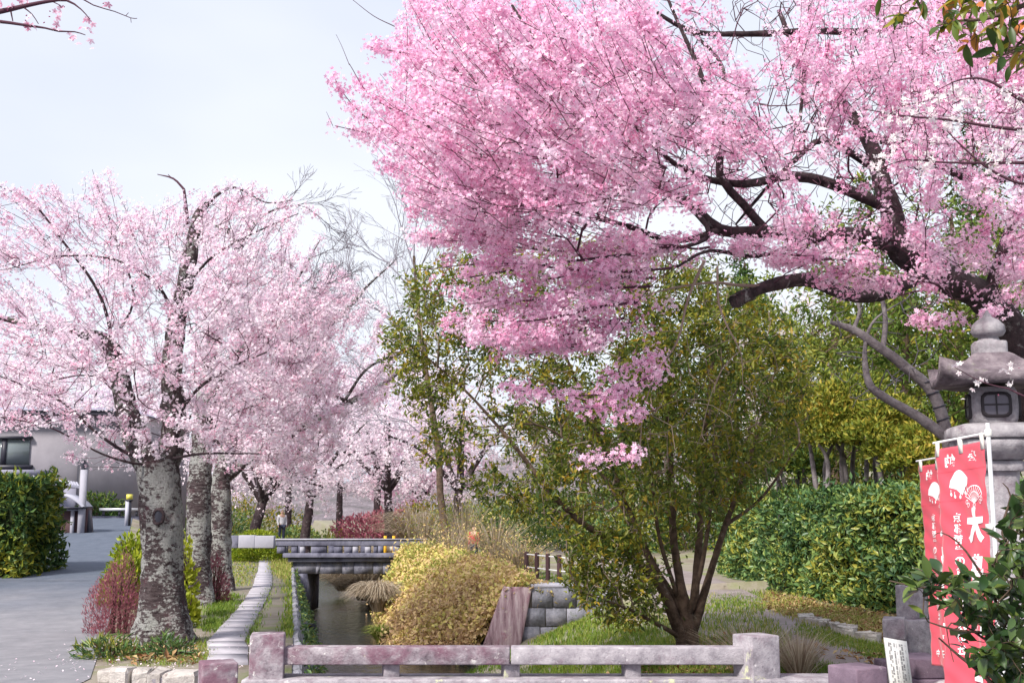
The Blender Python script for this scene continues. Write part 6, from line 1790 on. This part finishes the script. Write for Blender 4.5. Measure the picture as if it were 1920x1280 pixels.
# creeper on the left canal wall
N = 4200
y_ = 9 + 25 * rng.random(N) ** 0.8; u_ = rng.random(N)
keep = (np.sin(y_ * 1.1) + np.sin(y_ * 2.7 + u_ * 4) + rng.normal(0, .5, N)) > 0.1
y_, u_ = y_[keep], u_[keep]
p = np.stack([XL(y_) + 0.13 + 0.55 * u_, y_, -0.02 - 1.4 * u_], -1)
mb = MB(); scatter(mb, LEAF, p, rng.normal(0, .4, p.shape) + [1, -0.2, 0.4], 0.10 * rng.uniform(.6, 1.3, len(p)), rng.random(len(p)) * 0.8, 1.0, "x", rng.normal(0, 1, p.shape) + [0, 0, -0.5])
mb.obj("creeper", "leaf_hedge", None, "stuff")
# water pipe in the left wall
o = MB().tube([P(572, 1173, 22.5), P(588, 1173.5, 22.3)], 0.055, 10).obj("drain_pipe", "metal_dark")
tag(o, "short dark drain pipe sticking out of the left canal wall", "pipe")

# ------------------------------------------------------------------ grass and litter
def blades(name, regs, mat, h=0.12, w=0.012, lie=0.35):
    mb = MB()
    for (poly, n, ymid, tint, hs) in regs:
        n = int(n * 1.8)
        poly = np.array(poly, float)
        lo, hi = poly.min(0), poly.max(0)
        x = rng.uniform(lo[0], hi[0], n * 3); y = rng.uniform(lo[1], hi[1], n * 3)
        k = inpoly(x, y, poly); x, y = x[k][:n], y[k][:n]
        x = x + rng.normal(0, 7, len(x)); y = y + rng.normal(0, 2.5, len(y))
        q = np.array([G(a, b) for a, b in zip(x, y)])
        q[:, 2] = zg(q[:, 0], q[:, 1])
        # a sloping bank shows nearer or farther than the flat plane: slide along the view line a little
        for _ in range(3):
            d = np.stack([q[:, 0], q[:, 1]], -1)
            tgt = np.array([G(a, b, z) for a, b, z in zip(x, y, q[:, 2])])
            q[:, :2] = 0.5 * q[:, :2] + 0.5 * tgt[:, :2]
            q[:, 2] = zg(q[:, 0], q[:, 1])
        cl = np.sin(q[:, 0] * 5.3) * np.sin(q[:, 1] * 3.1) + np.sin(q[:, 0] * 11 + q[:, 1] * 7) * 0.6
        kk = rng.random(len(q)) < 0.65 + 0.35 * cl
        q = q[kk]; N = len(q)
        if not N: continue
        far = np.clip(q[:, 1] / 14, 0.8, 3)
        a = rng.uniform(0, 6.283, N)
        out = np.stack([np.cos(a), np.sin(a), np.zeros(N)], -1) * (rng.random(N) * lie * 2)[:, None]
        hh = h * hs * rng.uniform(.5, 1.3, N)
        sd_ = np.stack([-np.sin(a), np.cos(a), np.zeros(N)], -1) * (w * far)[:, None]
        p0, p1, p2 = q - [0, 0, 0.01], q + (np.array([0, 0, .6]) + out * .3) * hh[:, None], q + (np.array([0, 0, 1.0]) + out) * hh[:, None]
        V = np.stack([p0 - sd_, p0 + sd_, p1 + sd_ * .7, p1 - sd_ * .7, p2], 1).reshape(-1, 3)
        t_ = np.repeat(np.clip(rng.uniform(tint[0], tint[1], N) + 0.15 * cl[kk] * 0, 0, 1), 5)
        b0_ = np.arange(N)[:, None] * 5
        base = mb.nv
        mb.add(V, b0_ + np.array([[0, 1, 2, 3]]), t_)
        mb.L.append((b0_ + np.array([[3, 2, 4]]) + base).ravel()); mb.N.append(np.full(N, 3))
    return mb.obj(name, mat, None, "stuff")
blades("grass", [
    ([(380, 1180), (395, 1130), (440, 1112), (452, 1130), (425, 1160), (400, 1186)], 1500, 0, (0.0, 0.6), 1.0),
    ([(425, 1100), (430, 1030), (480, 1032), (482, 1065), (470, 1095)], 1400, 0, (0.3, 1.0), 0.8),
    ([(508, 1070), (508, 1030), (545, 1035), (556, 1075), (540, 1090)], 1700, 0, (0.4, 1.0), 1.6),
    ([(535, 1085), (556, 1080), (560, 1195), (528, 1195), (540, 1140)], 1500, 0, (0.1, 0.8), 1.0),
    ([(508, 1090), (514, 1085), (500, 1130), (478, 1185), (466, 1215), (462, 1195), (482, 1160)], 900, 0, (0.0, 0.6), 0.9),
    ([(360, 1200), (390, 1185), (396, 1232), (376, 1240)], 300, 0, (0.2, 0.9), 0.7),
    ([(985, 1290), (1000, 1200), (1080, 1140), (1120, 1140), (1250, 1200), (1250, 1290)], 9000, 0, (0.1, 0.75), 1.3),
    ([(1250, 1290), (1200, 1160), (1330, 1110), (1420, 1130), (1480, 1200), (1400, 1290)], 6500, 0, (0.1, 0.9), 1.3),
    ([(790, 1290), (800, 1240), (860, 1225), (985, 1215), (985, 1290)], 1500, 0, (0.0, 0.5), 1.2),
    ([(1000, 1100), (1010, 1075), (1100, 1082), (1090, 1100)], 700, 0, (0.1, 0.5), 0.8),
    ([(1340, 1150), (1330, 1105), (1420, 1105), (1440, 1140)], 1200, 0, (0.0, 0.5), 1.0),
    ([(1490, 1190), (1500, 1172), (1560, 1185), (1660, 1215), (1665, 1240), (1600, 1225), (1520, 1200)], 2600, 0, (0.1, 0.8), 0.9),
    ([(1440, 1290), (1470, 1225), (1530, 1240), (1600, 1262), (1600, 1290)], 2500, 0, (0.0, 0.5), 1.0),
    ([(1420, 1135), (1430, 1105), (1560, 1140), (1700, 1170), (1700, 1215), (1600, 1195), (1500, 1165)], 4200, 0, (0.5, 1.0), 1.2),
    ([(820, 1060), (880, 1000), (1010, 1020), (1010, 1075), (960, 1085)], 2600, 0, (0.4, 1.0), 2.2),
    ([(190, 1240), (215, 1215), (300, 1225), (370, 1225), (380, 1244), (300, 1250)], 500, 0, (0.1, 0.9), 0.8),
], "grass_blade", 0.07, 0.0055, 0.7)
mb = MB()
for (poly, n) in (([(1000, 1290), (1040, 1180), (1250, 1195), (1400, 1190), (1400, 1290)], 2600), ([(1430, 1140), (1440, 1110), (1560, 1135), (1720, 1165), (1700, 1215), (1560, 1180)], 3200),
                  ([(200, 1244), (215, 1205), (375, 1215), (375, 1248)], 260), ([(820, 1070), (960, 1060), (1000, 1095), (960, 1110)], 700), ([(1480, 1205), (1660, 1235), (1640, 1255), (1500, 1220)], 120)):
    poly = np.array(poly, float); lo, hi = poly.min(0), poly.max(0)
    x = rng.uniform(lo[0], hi[0], n * 2); y = rng.uniform(lo[1], hi[1], n * 2)
    k = inpoly(x, y, poly); q = np.array([G(a, b) for a, b in zip(x[k][:n], y[k][:n])])
    q[:, 2] = zg(q[:, 0], q[:, 1]) + rng.uniform(0.01, 0.06, len(q))
    scatter(mb, LEAF, q, rng.normal(0, .45, q.shape) + [0, 0, 1], 0.09 * rng.uniform(.6, 1.3, len(q)), rng.random(len(q)), 1.0, "x", rng.normal(0, 1, q.shape) * [1, 1, .3])
mb.obj("leaf_litter", "litter", None, "stuff")
# fallen petals round the scarred cherry
mb = MB()
N = 500
q = np.stack([rng.normal(-3.7, 0.8, N), rng.normal(12.9, 1.1, N), np.zeros(N)], -1)
q[:, 2] = zg(q[:, 0], q[:, 1]) + 0.02
scatter(mb, (FL[0][:4], FL[1][:1], FL[2][:4]), q, rng.normal(0, .15, q.shape) + [0, 0, 1], 0.03, rng.random(N) * .5, .6)
mb.obj("fallen_petals", "petal_pale", None, "stuff")
# small stones edging the footpath
me_ = [stone_mesh("edge_stone", (0.22, 0.16, 0.14), "kerb_stone", 0.10) for _ in range(3)]
for j in range(16):
    t0 = j / 15
    c = G(1510 + 125 * t0, 1163 + 42 * t0)
    if j == 0:
        eg = bpy.data.objects.new("path_edging", None); COL.objects.link(eg); eg["kind"] = "structure"
    o = place("edge_stone", me_[j % 3], eg, (c[0] + rng.normal(0, .05), c[1] + rng.normal(0, .08), 0.04), (0, 0, rng.uniform(0, 3)), tuple(rng.uniform(.7, 1.2, 3)))

# ------------------------------------------------------------------ branches that hang into view
def leafmesh(name, w, l_, mat, curl):
    bm = bmesh.new()
    rows_ = []
    K = 6
    for k in range(K):
        s = k / (K - 1)
        ww = w * math.sin(math.pi * min(0.98, 0.06 + s * 0.92)) ** 0.8
        zc_ = -curl * s * s
        rows_.append([bm.verts.new((s * l_, y, zc_ + abs(y) * 0.35)) for y in (-ww, 0, ww)])
    for k in range(K - 1):
        for j in range(2):
            bm.faces.new((rows_[k][j], rows_[k + 1][j], rows_[k + 1][j + 1], rows_[k][j + 1]))
    me = bpy.data.meshes.new(name)
    bm.to_mesh(me); bm.free()
    me.polygons.foreach_set("use_smooth", np.ones(len(me.polygons), bool))
    me.materials.append(MATS[mat])
    return me
def orient(d, n):
    x = Vector(d).normalized(); z = Vector(n); z = (z - x * z.dot(x)).normalized(); y = z.cross(x)
    return Matrix((x, y, z)).transposed().to_euler()
def leafy(t, tw, nmax, meshes, size, mat_stuff, per=18, wmax=4, rest=0):
    pts, d = clusters(tw, per, wmax)
    o_ = rng.permutation(len(pts))
    for j in o_[:nmax]:
        al = unit(d[j] * 0.5 + rng.normal(0, .7, 3) + [0, 0, -.1]); s = size * rng.uniform(.65, 1.2)
        place("leaf", meshes[rng.integers(len(meshes))], t, pts[j], orient(al, rng.normal(0, .5, 3) + [0, -0.35, 1]), (s, s, s))
    if rest:
        j = o_[nmax:nmax + rest]
        mb = MB(); scatter(mb, BROAD, pts[j], rng.normal(0, .5, (len(j), 3)) + [0, -0.3, 1], size * rng.uniform(.6, 1.1, len(j)), rng.random(len(j)), 1.0, "x", unit(d[j] * .5 + rng.normal(0, .7, (len(j), 3))))
        mb.obj("foliage", mat_stuff, t, "stuff")
    return len(pts)
# camellia-like shrub at the right edge, nearest thing to the camera
YC = 5.0
cm = thing("leafy_shrub", "near glossy dark leaved shrub in front of the red banners at the right edge", "shrub", (2.45, YC + .1, 0))
cl = [
    L([(2010, 1640, YC, .03), (1985, 1400, YC, .025), (1930, 1230, YC, .018), (1880, 1150, YC, .012), (1800, 1110, YC, .008), (1720, 1100, YC, .005), (1668, 1088, YC, .003)], 0.05),
    L([(2010, 1640, YC, .03), (2000, 1350, YC + .1, .024), (1960, 1180, YC + .1, .016), (1920, 1080, YC + .1, .010), (1880, 1000, YC + .1, .007), (1895, 930, YC + .1, .004), (1880, 905, YC + .1, .002)], 0.05),
    L([(1985, 1400, YC, .02), (1900, 1330, YC - .1, .014), (1850, 1270, YC - .1, .009), (1800, 1230, YC - .1, .006), (1760, 1195, YC - .1, .003)], 0.05),
    L([(1930, 1230, YC, .012), (1860, 1190, YC - .1, .008), (1790, 1180, YC - .15, .005), (1740, 1165, YC - .15, .003)], 0.05),
    L([(1880, 1150, YC, .008), (1830, 1060, YC, .005), (1795, 1015, YC, .004), (1765, 998, YC, .002), (1752, 1003, YC, .0015)], 0.05),
    L([(1800, 1110, YC, .005), (1740, 1075, YC, .003), (1710, 1062, YC, .002)], 0.05),
    L([(1850, 1200, YC - .1, .006), (1800, 1168, YC - .1, .004), (1775, 1178, YC - .1, .0025), (1788, 1240, YC - .1, .0015)], 0.05),
]
cpoly = [(1690, 1110), (1720, 1080), (1770, 1085), (1810, 1090), (1850, 1060), (1870, 1010), (1890, 960), (1925, 930), (1960, 1280), (1860, 1285), (1820, 1240), (1790, 1190), (1740, 1130)]
at = np.vstack([polyfill(cpoly, 120, lambda x, y, n: YC + .25 * rng.uniform(-1, 1, n)), polyfill([(1830, 1110), (1930, 900), (1990, 1000), (1990, 1290), (1850, 1290)], 330, lambda x, y, n: YC + .35 * rng.uniform(-1, 1, n)), polyfill([(1740, 1060), (1860, 1080), (1900, 1160), (1820, 1160), (1700, 1110)], 60, lambda x, y, n: YC + .2 * rng.uniform(-1, 1, n))])
tw = grow(cl, at, 0.1, 0.06, 0.0016, 0.4, 0.012, 0.4, 0.012)
mb = MB(); limbs(mb, cl, 6, 0); mb.sticks(tw["p0"], tw["p1"], tw["r0"], tw["r1"], 4); mb.obj("stems", "bark_brown", cm)
lm = [leafmesh("leaf", w_, 1.0, "leaf_camellia", c_) for (w_, c_) in ((.24, .15), (.27, .3), (.21, .05), (.25, -0.1))]
print("camellia", leafy(cm, tw, 300, lm, 0.088, "leaf_glossy", 34, 4, 1500))

# evergreen bough at the top right corner, from a tree beyond the edge
ev = thing("evergreen_bough_tree", "evergreen tree bough with green and orange leaves hanging in at the top right corner", "evergreen tree", (3.6, 5.2, 0))
YE = 5.2
el = [
    smoothline([np.array([3.6, YE, -0.05]), np.array([3.55, YE, 1.6]), np.array([3.5, YE, 3.2]), P(2060, -40, YE)], [.09, .08, .06, .04], .15),
    L([(2060, -40, YE, .035), (1990, -20, YE, .02), (1920, 10, YE, .013), (1850, 35, YE, .009), (1790, 40, YE, .005), (1755, 50, YE, .003)], .05),
    L([(2050, -60, YE, .03), (1940, -60, YE, .016), (1840, -40, YE, .010), (1740, -15, YE, .006), (1690, 10, YE, .003)], .05),
    L([(1990, -20, YE, .014), (1930, 60, YE, .009), (1890, 100, YE, .006), (1850, 110, YE, .003)], .05),
    L([(1960, 20, YE, .01), (1925, 90, YE, .006), (1905, 135, YE, .003)], .05),
]
at = polyfill([(1770, -20), (1760, 50), (1800, 85), (1840, 100), (1850, 130), (1900, 125), (1930, 150), (1990, 60), (1990, -40)], 130, lambda x, y, n: YE + .3 * rng.uniform(-1, 1, n))
at = np.vstack([at, polyfill([(1620, -30), (1690, 40), (1730, 20), (1760, -30)], 12, lambda x, y, n: YE + .2 * rng.uniform(-1, 1, n))])
tw = grow(el, at, .1, .07, .0018, .4, .015, .4, .012)
mb = MB(); limbs(mb, el[:1], 10, .06); mb.obj("trunk", "bark_brown", ev, None, True)
mb = MB(); limbs(mb, el[1:], 6, 0); mb.sticks(tw["p0"], tw["p1"], tw["r0"], tw["r1"], 4); mb.obj("twigs", "bark_brown", ev, "stuff")
lm2 = [leafmesh("leaf", w_, 1.0, "leaf_autumn", c_) for (w_, c_) in ((.19, .2), (.22, .35), (.17, .1))]
print("bough", leafy(ev, tw, 290, lm2, 0.095, "leaf_olive", 24, 3, 0))

# nearer white cherry branch from the right
def petalmesh(name, mat, shade):
    V, Fc, T = FL
    bm = MB()
    V2 = V.copy()
    bm.add(V2, Fc, np.clip(T * .65 + shade, 0, 1))
    return bm.mesh(name, mat)
def blossoms_on(t, pts, meshes, nmax, size, k, spread, mat, tint=(.1, .5)):
    c = np.repeat(np.arange(len(pts)), rng.poisson(k, len(pts)))
    off = rng.normal(0, spread, (len(c), 3)); pos = pts[c] + off
    nr = unit(off + rng.normal(0, spread * .6, off.shape))
    o_ = rng.permutation(len(c))
    for j in o_[:nmax]:
        s = size * rng.uniform(.8, 1.2)
        x = np.cross(nr[j], rng.normal(0, 1, 3))
        place("blossom", meshes[rng.integers(len(meshes))], t, pos[j], orient(x, nr[j]), (s, s, s))
    j = o_[nmax:]
    mb = MB()
    if len(j):
        scatter(mb, FL, pos[j], nr[j], size * rng.uniform(.8, 1.2, len(j)), rng.uniform(tint[0], tint[1], len(j)), .6)
    m_ = max(4, len(pts) // 2); b_ = rng.integers(0, len(pts), m_)
    scatter(mb, BUD, pts[b_] + rng.normal(0, spread, (m_, 3)), rng.normal(0, 1, (m_, 3)), size * .5, np.zeros(m_), 0.0)
    mb.obj("buds", mat, t, "stuff")
    return len(c)
YW = 7.0
wc = thing("cherry_tree", "nearer white cherry tree whose thin flowering branches reach in at the right edge", "cherry tree", (4.3, YW, 0))
wl_ = [
    smoothline([np.array([4.3, YW, -.05]), np.array([4.25, YW, 1.8]), np.array([4.15, YW, 3.2]), P(2110, 190, YW)], [.12, .10, .08, .05], .15),
    L([(2110, 190, YW, .035), (1990, 215, YW, .018), (1920, 190, YW, .012), (1850, 150, YW, .008), (1800, 150, YW, .005), (1760, 168, YW, .003)], .05),
    L([(2090, 230, YW, .03), (1980, 245, YW, .016), (1880, 240, YW, .011), (1780, 225, YW, .008), (1700, 218, YW, .005), (1620, 205, YW, .003)], .05),
    L([(2100, 250, YW, .03), (1990, 300, YW, .015), (1880, 305, YW, .010), (1780, 305, YW, .007), (1700, 300, YW, .005), (1660, 312, YW, .003)], .05),
    L([(1990, 300, YW, .014), (1930, 345, YW, .01), (1860, 320, YW, .008), (1810, 280, YW, .006), (1775, 245, YW, .003)], .05),
    L([(2090, 235, YW, .02), (1990, 560, YW - .3, .012), (1950, 735, YW - .5, .007), (1890, 728, YW - .5, .005), (1840, 715, YW - .5, .003), (1790, 688, YW - .5, .002)], .05),
]
at = polyfill([(1620, 190), (1700, 190), (1780, 150), (1860, 130), (1990, 160), (1990, 340), (1880, 320), (1760, 320), (1650, 315)], 150, lambda x, y, n: YW + .4 * rng.uniform(-1, 1, n))
tw = grow(wl_, at, .1, .1, .0018, .4, .02, .42, .012)
mb = MB(); limbs(mb, wl_[:1], 12, .08); mb.obj("trunk", "bark_dark", wc, None, True)
mb = MB(); limbs(mb, wl_[1:], 6, 0); mb.sticks(tw["p0"], tw["p1"], tw["r0"], tw["r1"], 4); mb.obj("twigs", "twig", wc, "stuff")
pts, d = clusters(tw, 9, 5)
p2 = np.array([P(x, y, YW - .5) for (x, y) in ((1802, 728), (1818, 724), (1843, 717), (1848, 712), (1876, 730), (1884, 726), (1890, 706), (1874, 708), (1902, 678), (1912, 730), (1796, 690))])
wm = [petalmesh("blossom", "petal_white", s) for s in (.15, .25, .35)]
print("white", blossoms_on(wc, np.vstack([p2[::2], pts]), wm, 300, .021, 3.8, .03, "petal_white", (.2, .5)))

# twig with buds at the top left corner
YU = 4.2
ul = thing("cherry_tree", "cherry tree whose dark budding twigs hang in at the top left corner", "cherry tree", (-4.3, YU, 0))
ull = [
    smoothline([np.array([-4.3, YU, -.05]), np.array([-4.25, YU, 1.8]), np.array([-4.0, YU, 2.9]), P(-200, 40, YU)], [.12, .10, .07, .03], .15),
    L([(-200, 40, YU, .025), (-60, 30, YU, .008), (0, 22, YU, .006), (40, 13, YU, .005), (90, 3, YU, .004), (125, 1, YU, .003), (152, 18, YU, .0016), (168, 36, YU, .0012)], .03),
    L([(-200, 40, YU, .02), (-60, 38, YU, .006), (0, 41, YU, .004), (50, 48, YU, .003), (85, 53, YU, .0022), (110, 59, YU, .002), (140, 60, YU, .0015), (160, 66, YU, .001)], .03),
    L([(90, -30, YU, .004), (140, -10, YU, .002), (175, 10, YU, .0014), (215, 22, YU, .0011), (245, 34, YU, .0009), (257, 35, YU, .0008)], .03),
    L([(20, 20, YU, .002), (24, 40, YU, .0012)], .03), L([(44, 14, YU, .002), (60, 27, YU, .0012), (72, 45, YU, .001)], .03), L([(95, 2, YU, .0015), (110, 9, YU, .001), (116, 15, YU, .0008)], .03),
    L([(236, 30, YU, .0008), (241, 24, YU, .0006)], .02), L([(245, 34, YU, .0008), (246, 43, YU, .0006)], .02),
]
mb = MB(); limbs(mb, ull[:1], 10, .06); mb.obj("trunk", "bark_dark", ul, None, True)
mb = MB(); limbs(mb, [(p, r * 1.7) for p, r in ull[1:]], 6, 0); mb.obj("twigs", "twig", ul, "stuff")
um = [petalmesh("blossom", "petal_pale", s) for s in (-.3, -.15, .0)]
p2 = np.array([P(x, y, YU) for (x, y) in ((10, 12), (18, 4), (30, 6), (40, 2), (22, 26), (48, 38), (54, 44), (100, 33), (105, 40), (108, 46), (118, 18), (106, 14), (160, 26), (168, 40), (150, 52), (146, 68), (132, 66), (138, 80), (168, 76), (190, 0), (198, 2), (80, 44))])
blossoms_on(ul, p2, um, 300, .017, 2.0, .013, "petal_pale", (-.2, .2))

# ------------------------------------------------------------------ people, far off
def skin_mesh(name, joints, edges, mat, parent):
    me = bpy.data.meshes.new(name)
    me.from_pydata([j[:3] for j in joints], edges, [])
    o = bpy.data.objects.new(name, me)
    COL.objects.link(o)
    md = o.modifiers.new("skin", "SKIN"); md.use_smooth_shade = True
    sv = me.skin_vertices[0].data
    for k, j in enumerate(joints):
        sv[k].radius = (j[3], j[3] * (j[4] if len(j) > 4 else 1))
    sv[0].use_root = True
    o.modifiers.new("sub", "SUBSURF").levels = 1
    o.modifiers["sub"].render_levels = 1
    me.materials.append(MATS[mat])
    o.parent = parent
    return o
def person(label, loc, h, top, legs, turn=0.0):
    t = thing("person", label, "person", loc)
    t.scale = (h / 1.7,) * 3
    t.rotation_euler = (0, 0, turn)
    J = [(0, 0, .95, .13, .8), (0, 0, 1.2, .14, .7), (0, 0, 1.40, .13, .7), (0, 0, 1.50, .055), (0, -.01, 1.60, .095, 1.1), (0, 0, 1.69, .06),
         (.09, 0, .90, .09), (.10, -.02, .50, .065), (.10, .03, .09, .045), (.10, -.10, .04, .035),
         (-.09, 0, .90, .09), (-.10, .04, .50, .065), (-.10, .10, .09, .045), (-.10, -.03, .04, .035),
         (.19, 0, 1.40, .06), (.23, .02, 1.12, .045), (.22, -.06, .88, .033), (.22, -.08, .79, .03),
         (-.19, 0, 1.40, .06), (-.23, .02, 1.12, .045), (-.22, -.06, .88, .033), (-.22, -.08, .79, .03)]
    E = [(0, 1), (1, 2), (2, 3), (3, 4), (4, 5), (0, 6), (6, 7), (7, 8), (8, 9), (0, 10), (10, 11), (11, 12), (12, 13), (2, 14), (14, 15), (15, 16), (16, 17), (2, 18), (18, 19), (19, 20), (20, 21)]
    skin_mesh("body", J, E, "skin", t)
    g = .022
    T = [(0, 0, .88, .16, .85), (0, 0, 1.2, .165, .72), (0, 0, 1.41, .145, .72), (.19, 0, 1.41, .075), (.235, .02, 1.12, .06), (.22, -.06, .90, .05), (-.19, 0, 1.41, .075), (-.235, .02, 1.12, .06), (-.22, -.06, .90, .05)]
    skin_mesh("jacket", T, [(0, 1), (1, 2), (2, 3), (3, 4), (4, 5), (2, 6), (6, 7), (7, 8)], top, t)
    Q = [(0, 0, .95, .15, .85), (.09, 0, .88, .105), (.10, -.02, .50, .082), (.10, .03, .12, .068), (-.09, 0, .88, .105), (-.10, .04, .50, .082), (-.10, .10, .12, .068)]
    skin_mesh("trousers", Q, [(0, 1), (1, 2), (2, 3), (0, 4), (4, 5), (5, 6)], legs, t)
    skin_mesh("hair", [(0, .02, 1.63, .10, 1.05), (0, .025, 1.70, .075)], [(0, 1)], "hair_black", t)
    return t
person("distant person in a white top on the far path behind the round shrub", (P(529, 970, 58)[0], 58.0, 0.0), 1.62, "cloth_white", "cloth_navy", .6)
person("distant small person in a red jacket behind the twiggy shrubs on the right bank", (P(889, 1000, 34)[0], 34.0, 0.0), 1.15, "cloth_red", "cloth_navy", -.5)
